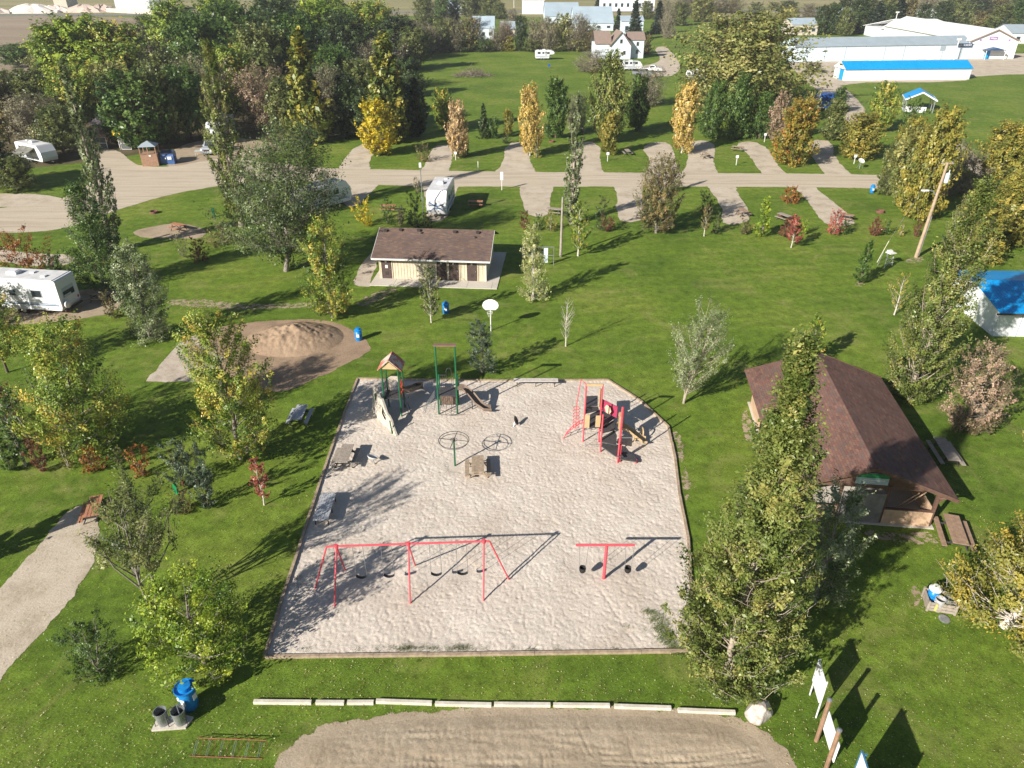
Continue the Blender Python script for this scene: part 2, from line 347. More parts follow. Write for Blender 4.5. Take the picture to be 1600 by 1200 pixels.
for q in ([(262, 468), (300, 468), (345, 470), (385, 476), (430, 474), (500, 473), (500, 480), (420, 483), (360, 484), (300, 479), (262, 476)],
          [(560, 470), (590, 455), (625, 447), (610, 460), (585, 474), (560, 480)], [(1335, 441), (1350, 436), (1353, 444), (1338, 449)],
          [(1062, 738), (1072, 728), (1080, 760), (1074, 790)], [(1043, 690), (1056, 668), (1070, 700), (1062, 730)], [(1160, 640), (1172, 640), (1178, 700), (1166, 690)],
          [(1340, 828), (1400, 832), (1462, 834), (1480, 842), (1450, 850), (1380, 846)], [(1432, 905), (1447, 940), (1440, 960), (1425, 930)], [(1412, 408), (1432, 400), (1446, 404), (1430, 412)]):
    sheet('worn_patch', q, Z1, M_WORN, 2, .7)
sheet('path_slab', [(583, 391), (599, 391), (585, 418), (577, 440), (582, 447), (556, 447), (554, 437), (568, 412)], Z2, M_SLABC, 1, .15)
sheet('old_concrete_pad', [(231, 595), (289, 528), (305, 525), (345, 560), (330, 596)], Z3, M_SLABC, 0, .2)
sheet('sand_pile_apron', [(298, 530), (330, 515), (395, 505), (450, 502), (505, 506), (545, 514), (572, 538), (575, 548), (530, 570), (490, 590), (440, 612), (400, 600), (340, 575), (310, 560)], Z2, M_PILE, 2, .6)
c_ = G(458, 533)
def pile_h(X, Y):
    r = np.hypot((X - c_.x) / 4.1, (Y - c_.y - .4) / 3.3); n = vnoise(X * 1.1, Y * 1.1, 3) * .35 + vnoise(X * 3.2 + Y * .8, Y * 2.2, 5) * .2 + vnoise(X * 7, Y * 6, 6) * .12 + vnoise(X * 2.2 - Y * 3.2, X * 9 + Y * 4, 16) * .16
    ht = np.clip(1 - r, 0, 1) ** .85 * 1.1
    return ht * (.75 + n * .8) + (n - .3) * .18 * np.clip(1.2 - r, 0, 1)
th = np.linspace(0, 2 * np.pi, 40, endpoint=False)
relief('sand_pile', [(c_.x + 4.9 * math.cos(t), c_.y + .4 + 3.9 * math.sin(t)) for t in th], .11, pile_h, M_PILE, .0)
# play sand: real footprints
SBP = [(415, 1028), (440, 942), (470, 850), (500, 755), (521, 695), (541, 640), (559, 593), (660, 595), (800, 596), (950, 595), (1000, 627), (1044, 668), (1055, 720), (1062, 775), (1075, 842), (1080, 930), (1085, 1019)]
SBW = [tuple(G(*p).to_2d()) for p in SBP]
def sand_h(X, Y):
    wx = vnoise(X * .9, Y * .9, 11) * 1.6; wy = vnoise(X * .9, Y * .9, 12) * 1.6
    a = vnoise(X * 2.6 + wx, Y * 2.2 + wy, 1); b = vnoise(X * 6.6 + wy, Y * 4.8 - wx, 2); c = vnoise(X * 1.0, Y * 1.0, 4); d = vnoise(X * .25, Y * .25, 9)
    e = vnoise(X * 10.5 - wy * 2, Y * 8.2 + wx, 7)
    e2 = vnoise(X * 14 + wx, Y * 12 - wy, 17); h = -.015 * np.clip(a - .45, 0, 1) - .055 * np.clip(b - .6, 0, 1) - .062 * np.clip(e - .55, 0, 1) - .03 * np.clip(e2 - .5, 0, 1) + .03 * c + .03 * d
    tr = np.abs((X - 6.3) + (Y - 22) * .38) ; h = h - .02 * np.exp(-(tr / .09) ** 2) * (Y < 27) * (X > 2)
    for sx_, sy_ in ((566, 899), (609, 897), (682, 898), (723, 894), (909, 880), (979, 879), (653, 608), (770, 622), (1010, 690), (711, 728)):
        q_ = G(sx_, sy_); h = h - .09 * np.exp(-(((X - q_.x) / .55) ** 2 + ((Y - q_.y) / .75) ** 2))
    return h
relief('play_sand', SBW, .056, sand_h, M_SAND, .035)
sheet('sand_bed', SBP, Z4 - .014, M_SAND, 0, 0, jit=0)
# the tracked lot by the lower edge
LOTP = [(395, 1300), (440, 1205), (455, 1176), (490, 1151), (540, 1134), (620, 1123), (760, 1116), (900, 1114), (1050, 1119), (1130, 1127), (1180, 1141), (1216, 1172), (1240, 1215), (1290, 1300)]
sheet('soil_lot', LOTP, Z2, M_LOT, 2, .55)
LW = [tuple(p) for p in chaikin([G(*p).to_2d() for p in LOTP], 2)]; lc = sum((Vector(p) for p in LW), Vector((0, 0))) / len(LW)
def lot_h(X, Y):
    n = vnoise(X * 3, Y * 3, 21); n2_ = vnoise(X * 1.3, Y * 1.3, 24); h = .02 * n + .022 * vnoise(X * 9 + n * 2, Y * 7, 22) + .012 * vnoise(X * 16, Y * 14, 25)
    for (y0, sl_, cv, hs) in ((17.6, .03, .0, 1), (17.2, -.05, .012, 1), (18.5, -.1, -.01, 1), (16.2, .06, .01, 1), (18.9, .02, -.006, .6)):
        for off in (0, .32):
            d = Y - (y0 + off + sl_ * X + cv * X * X); tread = (np.sin(X * 26 + np.abs(d) * 30 + n * 5 + hs * y0) > .1) * (n2_ > .3)
            h = h - hs * .024 * (.3 + n2_) * np.exp(-(d / .12) ** 4) * (.35 + .65 * tread)
    for (x0, sl_, cv_) in ((-6, .3, .05), (-5.2, .3, .07), (3.8, -.75, .12), (4.3, -.72, .1), (5.2, -.6, .2), (1.2, .1, -.06), (-2, -1.6, .1), (-3.2, 1.3, -.1)):
        d = X - (x0 + sl_ * (Y - 17) + cv_ * (Y - 17) ** 2); h = h - .022 * np.exp(-(d / .05) ** 2) * (vnoise(X * 1.4, Y * 1.4, 33) > .42)
    for k in range(9):
        d = Y - (17.9 - k * .22 + .02 * (X - 6) ** 2); h = h - .03 * np.exp(-(d / .05) ** 2) * (X > 3.5) * (vnoise(X * .8, X * 0 + k, 31) > .35)
    A_ = np.array(LWi_); B_ = np.roll(A_, -1, 0); D_ = B_ - A_; dm = np.full(X.shape, 9.0)
    for (ax, ay), (dx, dy) in zip(A_, D_):
        t_ = np.clip(((X - ax) * dx + (Y - ay) * dy) / (dx * dx + dy * dy + 1e-9), 0, 1); dm = np.minimum(dm, np.hypot(X - ax - t_ * dx, Y - ay - t_ * dy))
    return .013 - .035 + (h + .045) * np.clip(dm / .7, 0, 1)
LWi_ = [tuple(lc + (Vector(p) - lc) * .95) for p in LW]
LWi = [tuple(lc + (Vector(p) - lc) * .95) for p in LW]
relief('tracked_soil', LWi, .06, lot_h, M_LOT, .035)

# weeds along the inside of the sand's front timber and at its right corner; leaf litter on the lawns
def blades(name, pts, h, wd, cols, n, label, seed, spread=.25):
    rg = np.random.default_rng(seed); k = len(pts) * n; c = np.repeat(np.array(pts), n, 0); a = rg.uniform(0, 2 * np.pi, k)
    b = c + np.stack([rg.normal(0, spread, k), rg.normal(0, spread * .7, k)], 1); hh = h * rg.uniform(.4, 1.2, k)
    d = np.stack([np.cos(a), np.sin(a)], 1) * wd; ln = rg.normal(0, .5, (k, 2)) * hh[:, None]
    V = np.zeros((k, 3, 3)); V[:, 0, :2] = b - d; V[:, 1, :2] = b + d; V[:, 2, :2] = b + ln; V[:, 2, 2] = hh; V[:, :2, 2] = .01
    me = npmesh(name, V.reshape(-1, 3), np.arange(k * 3).reshape(-1, 3), leaf_mat(name + ' leaf', cols))
    t = np.repeat(rg.random(k), 3).astype(np.float32); at = me.attributes.new('tint', 'FLOAT', 'POINT'); at.data.foreach_set('value', t)
    o = bpy.data.objects.new(name, me); COL.objects.link(o); tag(o, label, 'weeds', kind='stuff'); return o
wp = [tuple(G(random.uniform(610, 760), random.uniform(1013, 1017)).to_2d()) for _ in range(26)] + [tuple(G(x, 1016).to_2d()) for x in (480, 560, 590, 870, 960, 830, 800)] \
   + [tuple(G(x, y).to_2d()) for x, y in ((463, 935), (466, 905), (470, 915), (980, 980), (1008, 985))]
blades('sand_weeds', wp, .16, .012, [(.04, .07, .015), (.08, .13, .03), (.2, .2, .07)], 60, 'low green weeds sprouting inside the front timber of the sand', 3, .14)
tri = [(1008, 957), (1030, 955), (1042, 985), (1060, 1010), (1090, 1000), (1085, 1030), (1035, 1015), (1030, 985)]
pp = []
while len(pp) < 60:
    x, y = random.uniform(1005, 1095), random.uniform(950, 1030)
    if inside(np.array([[x, y]]), tri)[0]: pp.append(tuple(G(x, y).to_2d()))
blades('corner_weeds', pp, .18, .012, [(.06, .11, .018), (.11, .18, .03), (.2, .22, .07)], 70, 'patch of grass creeping over the sand at its right front corner', 5, .16)
def litter(name, area, n, size, cols, seed, label):
    rg = np.random.default_rng(seed); P = []
    while len(P) < n:
        x, y = rg.uniform(area[0], area[2]), rg.uniform(area[1], area[3])
        p = G(x, y)
        if rg.random() < 900 / (p.y * p.y + 300) * (.35 + .9 * float(vnoise(np.array([p.x * .35]), np.array([p.y * .35]), 8)[0] ** 2)) : P.append((p.x, p.y))
    c = np.array(P); m_ = ~inside(c, SBW) & ~inside(c, LW); c = c[m_]; k = len(c); s = size * rg.uniform(.6, 1.3, k); a = rg.uniform(0, 6.28, k); t1 = rg.normal(0, .35, k); 
    u = np.stack([np.cos(a), np.sin(a), t1], 1) * s[:, None]; v = np.stack([-np.sin(a), np.cos(a), rg.normal(0, .35, k)], 1) * s[:, None] * .6
    o3 = np.concatenate([c, np.full((k, 1), .045)], 1); V = np.stack([o3 - u, o3 - v, o3 + u, o3 + v], 1).reshape(-1, 3)
    me = npmesh(name, V, np.arange(k * 4).reshape(-1, 4), leaf_mat(name + ' leaf', cols, .1))
    at = me.attributes.new('tint', 'FLOAT', 'POINT'); at.data.foreach_set('value', np.repeat(rg.random(k), 4).astype(np.float32))
    o = bpy.data.objects.new(name, me); COL.objects.link(o); tag(o, label, 'fallen leaves', kind='stuff')
litter('fallen_leaves', (-60, 560, 1660, 1260), 17000, .026, [(.2, .15, .05), (.42, .38, .2), (.5, .45, .28), (.35, .3, .06)], 2, 'small dry yellow leaves lying over the mown grass')
# ================================================================== TREES
def bark(name, c, c2): return mat(name, c, .85, .2, 6, bump=.02, bscale=12, col2=c2, spec=.15)
BK = dict(grey=bark('grey bark', (.30, .27, .235), (.14, .12, .10)), white=bark('white bark', (.62, .58, .52), (.34, .30, .26)), brown=bark('brown bark', (.17, .13, .10), (.08, .06, .05)), tan=bark('pale twig bark', (.42, .36, .29), (.24, .20, .16)))
PAL = dict(
    poplar=[(.045, .075, .016), (.095, .135, .028), (.155, .195, .042), (.23, .255, .065), (.36, .33, .10)],
    poplarY=[(.05, .085, .018), (.10, .14, .025), (.18, .21, .04), (.32, .30, .05), (.46, .36, .07)],
    silver=[(.045, .075, .025), (.10, .145, .05), (.19, .235, .10), (.36, .40, .24), (.2, .25, .08)],
    green=[(.028, .065, .013), (.055, .11, .02), (.095, .165, .03), (.16, .23, .05)],
    bright=[(.06, .12, .015), (.14, .23, .02), (.26, .34, .03), (.42, .46, .05)],
    dark=[(.02, .04, .012), (.04, .07, .02), (.065, .10, .03), (.11, .14, .05)],
    olive=[(.045, .066, .02), (.095, .125, .032), (.165, .19, .055), (.26, .26, .085)],
    olive2=[(.035, .065, .02), (.07, .11, .033), (.12, .165, .055), (.19, .23, .085)],
    willow=[(.09, .115, .028), (.17, .19, .048), (.27, .27, .08), (.38, .34, .12)],
    mixed=[(.05, .10, .016), (.12, .195, .024), (.23, .31, .04), (.40, .40, .07), (.56, .40, .07)],
    yellow=[(.22, .24, .02), (.45, .38, .02), (.60, .46, .03), (.5, .38, .03)],
    golden=[(.09, .115, .024), (.18, .19, .035), (.30, .265, .05), (.45, .34, .06)],
    orange=[(.10, .13, .025), (.18, .19, .03), (.32, .22, .035), (.45, .17, .03)],
    peach=[(.30, .22, .10), (.48, .35, .18), (.58, .42, .24), (.5, .32, .08)],
    peachY=[(.30, .24, .05), (.50, .37, .10), (.60, .45, .17), (.62, .44, .05)],
    redbrown=[(.06, .028, .018), (.13, .045, .025), (.20, .08, .045), (.24, .12, .06)],
    red=[(.16, .04, .03), (.3, .06, .05), (.42, .13, .09), (.36, .16, .09)],
    rust=[(.09, .04, .016), (.22, .08, .02), (.36, .13, .03), (.3, .18, .05)],
    brown=[(.06, .068, .022), (.115, .115, .04), (.19, .16, .06), (.29, .2, .08)],
    pink=[(.09, .09, .035), (.18, .15, .075), (.33, .24, .16), (.46, .31, .23), (.20, .18, .07)],
    pale=[(.12, .17, .03), (.25, .30, .07), (.42, .44, .17), (.55, .54, .30), (.4, .36, .08)],
    dry=[(.09, .09, .05), (.165, .155, .09), (.26, .235, .145), (.36, .31, .2)],
    spruce=[(.018, .032, .018), (.03, .05, .028), (.05, .075, .04)],
    blue=[(.03, .055, .03), (.06, .09, .05), (.10, .14, .09), (.15, .19, .12)])
def f_prof(kind, s):
    """crown radius along the height of the crown, s from 0 at its bottom to 1 at its tip"""
    if kind == 'column': return np.clip(.55 + .6 * np.sin(np.pi * np.clip(s * 1.1, 0, 1)), 0, 1) * (1 - s) ** .32
    if kind == 'poplar': return np.minimum(1, .8 + s * 1.4) * np.clip((1.05 - s) / .80, 0, 1) ** .88
    if kind == 'spruce': return (1.02 - s) ** .9
    if kind == 'oval': return np.sqrt(np.clip(1 - ((s - .42) / .6) ** 2, 0, 1))
    if kind == 'vase': return np.clip(.35 + 1.1 * s, 0, 1) * np.sqrt(np.clip(1.02 - s ** 3, 0, 1))
    if kind == 'cone': return np.clip(.7 + s * 2.5, 0, 1) * np.clip(1.05 - s, 0, 1) ** .7
    return np.sqrt(np.clip(1 - ((s - .38) / .64) ** 2, 0, 1))
def grow(seed, h, r, kind='round', cb=.2, nb=40, nleaf=6000, leaf=.12, up=35, sparse=.3, stems=1, trunk=None, lean=(0, 0), spread=1.0, seg=4, droop=0, twig=1.0, clump=.085, lob=1.0):
    """returns (branch collector, leaf vertices, tint)"""
    rg = np.random.default_rng(seed); mb = MB(); tr = trunk or max(.03, h * .014); tips = []
    tops = []
    for s in range(stems):
        a = 2 * math.pi * (s + rg.random() * .6) / stems; off = 0 if stems == 1 else r * .38 * spread
        k = 6; pts = []
        for i in range(k + 1):
            t = i / k; wob = r * .05 * math.sin(t * 5 + seed + s)
            pts.append(Vector((lean[0] * t + off * math.cos(a) * t ** .8 + wob * (t > 0), lean[1] * t + off * math.sin(a) * t ** .8 + wob * .7 * (t > 0), h * .93 * t)))
        f = 1 / math.sqrt(stems) if stems > 1 else 1
        mb.tube(pts, [tr * f * (1.35 if i == 0 else 1) * (1 - i / k) ** .75 + .008 for i in range(k + 1)], 7 if seg > 3 else 5, cap=False); tops.append(pts)
    def trunk_at(z, s):
        pts = tops[s]; t = min(max(z / (h * .93), 0), 1) * (len(pts) - 1); i = min(int(t), len(pts) - 2); return pts[i].lerp(pts[i + 1], t - i)
    C = []; D = []; tints = []
    lobes = [(rg.uniform(0, 6.28), rg.uniform(.15, .95), rg.uniform(-.42, .26) * lob) for _ in range(9)]
    for i in range(nb):
        s = (i + rg.random()) / nb; s = s ** .9
        a = i * 2.39996 + rg.normal(0, .35); fr = float(f_prof(kind, s)) * r * rg.uniform(.72, 1.08)
        for la, ls, lv in lobes:
            fr *= 1 + lv * math.exp(-((s - ls) / .16) ** 2) * max(0, math.cos(a - la))
        fr = max(fr, r * .05); z = h * (cb + (1 - cb) * s)
        u = R(up + rg.normal(0, 8)); s_ = int(rg.integers(stems)) if stems > 1 else 0
        z0 = max(z - fr * math.tan(u), h * cb * .55 if kind != 'spruce' else 0.1); p0 = trunk_at(z0, s_); base = trunk_at(z, s_)
        tip = Vector((base.x + fr * math.cos(a), base.y + fr * math.sin(a), z - droop * fr)); mid = p0.lerp(tip, .5) + Vector((0, 0, -(tip - p0).length * .08 + droop * fr * .5))
        ln = (tip - p0).length; br = min(tr * .36, .008 + ln * .0085) * twig
        q = [p0, p0.lerp(mid, .5) * 1.0, mid, mid.lerp(tip, .55) + Vector(rg.normal(0, ln * .03, 3)), tip]
        if seg > 2: mb.tube(q, [br, br * .8, br * .6, br * .4, br * .15], 4 if seg < 5 else 5, cap=False)
        elif seg > 1: mb.tube([p0, mid, tip], [br, br * .6, br * .2], 3, cap=False)
        bt = rg.random(); nc = max(2, int(round(3 + 5 * (fr / r)))) 
        for j in range(nc):
            t = 1 - (j / nc) * (1 - sparse); pt = p0.lerp(mid, t * 2) if t < .5 else mid.lerp(tip, (t - .5) * 2)
            side = Vector((-math.sin(a), math.cos(a), 0)) * rg.normal(0, .26) * fr * (1.15 - t * .5) + Vector((0, 0, rg.normal(.05, .12) * fr)); c = pt + side
            if seg > 2 and j < nc - 1: mb.tube([pt, pt.lerp(c, .6) + Vector((0, 0, -.03)), c + (tip - p0).normalized() * fr * .08], [br * .35, br * .25, br * .1], 3, cap=False)
            C.append(c); D.append((tip - p0).normalized() * .9 + Vector((0, 0, .5))); tints.append(.55 * rg.random() + .45 * bt)
    C = np.array(C); D = np.array(D); tints = np.array(tints); k = len(C); wgt = rg.uniform(.35, 1.3, k); wgt /= wgt.sum()
    idx = rg.choice(k, nleaf, p=wgt); rc = r * clump * rg.uniform(.55, 1.4, k)
    g_ = rg.normal(0, 1, (nleaf, 3)); rad = np.linalg.norm(g_, axis=1, keepdims=True); g_ = g_ / rad * np.minimum(rad, 1.9) * .62
    P = C[idx] + g_ * rc[idx, None] * np.array([1, 1, .85]) + D[idx] * (rg.normal(0, .75, (nleaf, 1)) * rc[idx, None])
    if droop: P[:, 2] -= np.abs(rg.normal(0, 1, nleaf)) * rc[idx] * 1.4 * min(droop * 2, 1)
    P[:, 2] = np.maximum(P[:, 2], .06)
    N = rg.normal(0, 1, (nleaf, 3)); N /= np.linalg.norm(N, axis=1, keepdims=True); out = P - np.array([lean[0] * .5, lean[1] * .5, h * .5]); out /= np.linalg.norm(out, axis=1, keepdims=True) + 1e-6
    cn = rg.normal(0, 1, (k, 3)); cn /= np.linalg.norm(cn, axis=1, keepdims=True); N = N * .8 + out * .9 + cn[idx] * .75 + np.array([0, 0, .35]); N /= np.linalg.norm(N, axis=1, keepdims=True)
    T = np.cross(N, rg.normal(0, 1, (nleaf, 3))); T /= np.linalg.norm(T, axis=1, keepdims=True) + 1e-9; B = np.cross(N, T)
    L = leaf * np.clip(np.exp(rg.normal(-.12, .38, (nleaf, 1))), .35, 1.9); V = np.stack([P - T * L * .6, P + B * L * .34 + N * L * .08, P + T * L * .6, P - B * L * .34 + N * L * .08], 1)
    tint = np.clip(tints[idx] * .9 + rg.random(nleaf) * .2 - .05, 0, 1)
    return mb, V.reshape(-1, 3), tint
def tree_parts(root, seed, h, r, leafm, barkm, crown='crown', trunkn='trunk', **kw):
    mb, V, t = grow(seed, h, r, **kw)
    mb_me = mb.mesh(trunkn, barkm, True, fix=False); to = bpy.data.objects.new(trunkn, mb_me); COL.objects.link(to); to.parent = root
    me = npmesh(crown, V, np.arange(len(V)).reshape(-1, 4), leafm); at = me.attributes.new('tint', 'FLOAT', 'POINT'); at.data.foreach_set('value', np.repeat(t, 4).astype(np.float32))
    co = bpy.data.objects.new(crown, me); COL.objects.link(co); co.parent = root; return to, co
def LM(p): return leaf_mat('leaves ' + p, PAL[p])
def tree(name, bx, by, ty, wpx, kind, pal, label, cat='tree', n=6000, leaf=.13, bk='grey', seed=None, group=None, rz=0, lean_px=None, **kw):
    b = G(bx, by); h = HT(bx, by, ty); mid = Vector((b.x, b.y, h * .5)); r = M(wpx, mid) / 2 * .93; lean = (0, 0)
    if lean_px is not None:                                       # sideways lean so the top stands over lean_px
        top = G(lean_px, ty, h); lean = (top.x - b.x, 0)
    n = int(n * (1.75 if kind != 'vase' and n > 1600 else 1.5)); leaf = leaf * (.86 if n > 8000 else .92)
    root = thing(name, label, cat, b, 0, group); crown = 'foliage' if cat == 'shrub' else 'crown'; tn = 'stem' if cat == 'shrub' else 'trunk'
    tree_parts(root, seed or int(bx * 7 + by), h, r, LM(pal), BK[bk], crown, tn, kind=kind, n=None, **kw) if False else tree_parts(root, seed or int(bx * 7 + by), h, r, LM(pal), BK[bk], crown, tn, kind=kind, nleaf=n, leaf=leaf, lean=lean, **kw)
    return root
# ---- the near trees
tree('poplar_tree', 1132, 1062, 524, 232, 'poplar', 'poplar', 'tallest poplar, olive and yellow leaved, standing between the sand and the brown shelter', n=62000, leaf=.115, cb=.04, nb=210, up=50, sparse=.22, clump=.082, seg=5, trunk=.13, seed=11, bk='tan', lean_px=1262)
tree('poplar_tree', 1272, 940, 750, 130, 'oval', 'silver', 'shorter silvery leaved tree in the shade behind the tallest poplar', n=9000, leaf=.10, cb=.1, nb=45, up=50, seg=4, seed=12)
tree('leaning_tree', 1566, 980, 800, 260, 'round', 'golden', 'golden leaved tree leaning out of the right edge, its pale trunk near the ground', n=24000, leaf=.12, cb=.12, nb=90, up=30, seg=5, trunk=.17, lean_px=1740, bk='white', seed=13, sparse=.45)
tree('young_tree', 243, 958, 762, 175, 'vase', 'olive', 'sparse vase shaped tree with bare grey limbs, before the orange picnic table', n=9000, leaf=.095, cb=.48, nb=46, up=56, sparse=.5, stems=3, seg=5, trunk=.12, seed=14, bk='grey', twig=1.2)
tree('young_tree', 320, 1036, 905, 172, 'round', 'bright', 'bright yellow green bushy tree just above the blue barrel and its cans', n=8500, leaf=.115, cb=.1, nb=44, up=38, sparse=.5, seg=5, trunk=.08, seed=15, clump=.105, lob=1.5)
tree('round_shrub', 158, 1052, 968, 92, 'round', 'green', 'dark green loose round shrub between the gravel pad and the bright green tree', 'shrub', n=5200, leaf=.07, cb=.05, nb=46, up=40, stems=3, seg=4, seed=16)
tree('ash_tree', 140, 706, 508, 195, 'oval', 'mixed', 'wide green and yellow tree above the row of red shrubs, left of the concrete pad', n=21000, leaf=.125, cb=.12, nb=95, up=42, sparse=.35, seg=5, trunk=.13, seed=17)
tree('ash_tree', 376, 716, 487, 145, 'oval', 'mixed', 'tall green and yellow tree in front of the sand pile', n=20000, leaf=.12, cb=.1, nb=95, up=48, sparse=.3, seg=5, trunk=.13, seed=18)
tree('birch_tree', 40, 728, 600, 62, 'oval', 'green', 'slim green tree with a white stem left of the dark red shrub', n=5000, leaf=.10, cb=.15, nb=45, up=50, seg=4, bk='white', seed=19, trunk=.06)
tree('birch_tree', -14, 705, 545, 80, 'oval', 'olive', 'birch with white stems cut by the left edge above the slim green tree', n=5000, leaf=.1, cb=.2, nb=40, up=50, seg=4, bk='white', seed=20, trunk=.07)
tree('ash_tree', 12, 582, 470, 90, 'round', 'mixed', 'yellowing tree at the left edge below the large white trailer', n=6500, leaf=.13, cb=.35, nb=40, up=35, seg=4, seed=21, bk='brown')
tree('ash_tree', -8, 506, 440, 70, 'round', 'silver', 'pale leaved tree at the left edge in front of the large white trailer', n=4000, leaf=.12, cb=.2, nb=40, up=35, seg=4, seed=22, bk='brown')
tree('silver_maple', 236, 528, 378, 92, 'oval', 'silver', 'silvery weeping tree right of the large white trailer', n=12500, leaf=.125, cb=.05, nb=75, up=45, droop=.25, seg=4, seed=23)
tree('maple_tree', 165, 450, 288, 118, 'cone', 'green', 'dark green tree behind the large white trailer, broad at its foot', n=15000, leaf=.14, cb=.08, nb=95, up=45, seg=4, seed=24)
tree('poplar_tree', 176, 392, 92, 58, 'column', 'silver', 'tall narrow poplar rising behind the dark green tree near the log booth', n=9500, leaf=.2, cb=.05, nb=80, up=66, seg=4, seed=25, bk='tan', lean_px=98)
tree('poplar_tree', 378, 354, 62, 78, 'column', 'poplar', 'tall columnar poplar beside the wide gray limbed tree and the parked pickup', n=14500, leaf=.2, cb=.05, nb=110, up=64, seg=4, seed=26, bk='tan')
tree('elm_tree', 447, 424, 198, 186, 'round', 'olive2', 'wide dark gray green elm with visible grey limbs over the camp road', n=25000, leaf=.17, cb=.24, nb=150, up=34, sparse=.25, seg=4, trunk=.2, seed=27, bk='grey', twig=.8, lean_px=452)
tree('sapling', 451, 420, 350, 26, 'cone', 'green', 'narrow leafy green tree at the foot of the wide elm', n=2600, leaf=.12, cb=.02, nb=30, up=50, seg=3, seed=28)
tree('ash_tree', 520, 496, 345, 92, 'oval', 'mixed', 'green, yellow and pink tinged tree left of the washroom building', n=11500, leaf=.14, cb=.08, nb=80, up=50, sparse=.3, seg=4, seed=29)
tree('young_tree', 674, 504, 414, 36, 'oval', 'olive', 'narrow upright young tree with a white stem in front of the washroom doors', n=3200, leaf=.1, cb=.2, nb=40, up=55, seg=4, bk='white', seed=30, trunk=.05)
tree('young_tree', 753, 585, 501, 56, 'round', 'blue', 'small dark grey green tree behind the taller playground tower', n=4600, leaf=.095, cb=.12, nb=44, up=35, seg=4, seed=31, bk='brown')
tree('young_tree', 832, 468, 350, 78, 'cone', 'pale', 'pale yellow white tree in front of the white metal frame', n=5200, leaf=.12, cb=.04, nb=45, up=50, sparse=.35, seg=4, seed=32, bk='white')
tree('young_tree', 903, 400, 314, 38, 'oval', 'mixed', 'yellow green tree with a white stem right of the bare wooden pole', n=3600, leaf=.12, cb=.22, nb=36, up=50, seg=4, bk='white', seed=33)
tree('poplar_tree', 893, 350, 145, 36, 'column', 'silver', 'tall thin silvery poplar crossing the camp road behind the bare wooden pole', n=6500, leaf=.19, cb=.02, nb=80, up=68, seg=4, seed=34, bk='tan', lean_px=903)
tree('linden_tree', 1025, 364, 244, 80, 'oval', 'brown', 'bronze brown broad tree on the south side of the camp road', n=12000, leaf=.16, cb=.1, nb=85, up=42, seg=4, seed=35)
tree('young_tree', 1100, 369, 320, 20, 'oval', 'brown', 'small brown tree with a white stem right of the bronze broad tree', n=1500, leaf=.12, cb=.3, nb=24, up=55, seg=3, bk='white', seed=36, trunk=.05)
tree('young_tree', 1190, 369, 308, 36, 'cone', 'bright', 'bright lime green dense young tree south of the camp road', n=4200, leaf=.13, cb=.0, nb=40, up=50, seg=3, seed=37)
tree('young_tree', 1236, 387, 336, 30, 'round', 'red', 'small coral red tree with a white stem standing out on the lawn', n=1900, leaf=.12, cb=.3, nb=26, up=45, seg=3, bk='white', seed=38, trunk=.05)
tree('young_tree', 1343, 442, 376, 34, 'cone', 'green', 'dark narrow tree leaning right above a ring of bare soil', n=3600, leaf=.12, cb=.08, nb=38, up=50, seg=4, seed=39, bk='brown', lean_px=1362, trunk=.07)
tree('bare_birch', 884, 541, 464, 38, 'vase', 'dry', 'small nearly bare white birch on the lawn right of the basketball hoop', n=130, leaf=.08, cb=.25, nb=34, up=58, sparse=.5, seg=5, bk='white', seed=40, trunk=.045, twig=1.1)
tree('bare_tree', 1068, 630, 476, 104, 'vase', 'silver', 'sparse leaning willow with fine bare twigs at the right of the red climber', n=11000, leaf=.09, cb=.2, nb=80, up=52, sparse=.4, seg=5, bk='tan', seed=41, stems=2, lean_px=1115, trunk=.09, twig=.9)
tree('poplar_tree', 1420, 622, 280, 132, 'column', 'poplar', 'tall leafy poplar covering the end of the blue roofed building', n=27000, leaf=.14, cb=.02, nb=150, up=54, sparse=.3, seg=4, trunk=.15, seed=42, bk='tan', lean_px=1545)
tree('crab_apple', 1510, 672, 540, 98, 'round', 'pink', 'dusty pink leaved tree below the blue roofed building', n=9500, leaf=.12, cb=.08, nb=65, up=40, seg=4, seed=43, bk='grey')
tree('bare_birch', 1397, 492, 428, 44, 'vase', 'golden', 'thin white stemmed small tree left of the tall leafy poplar', n=900, leaf=.11, cb=.2, nb=28, up=50, sparse=.5, seg=4, bk='white', seed=44, trunk=.05)
tree('young_tree', 413, 789, 716, 34, 'round', 'red', 'small dark red tree with a pale stem between the left lawn and the sand', n=1500, leaf=.085, cb=.25, nb=26, up=45, seg=4, seed=45, bk='white', trunk=.035)
tree('young_tree', 1612, 720, 640, 60, 'round', 'golden', 'thin yellow tree at the right edge below the pink tree', n=900, leaf=.09, cb=.3, nb=26, up=50, seg=4, seed=46, bk='tan')
tree('young_tree', 1262, 572, 494, 52, 'cone', 'mixed', 'narrow tree top rising behind the ridge of the picnic shelter', n=4200, leaf=.12, cb=.1, nb=44, up=50, seg=4, seed=48, bk='tan')
# off the left edge: only the shade of these two falls into the picture
tree('edge_tree', -100, 900, 790, 70, 'oval', 'green', 'tree beyond the left edge whose shade crosses the gravel pad', n=4500, leaf=.2, cb=.2, nb=40, up=45, seg=3, seed=47)
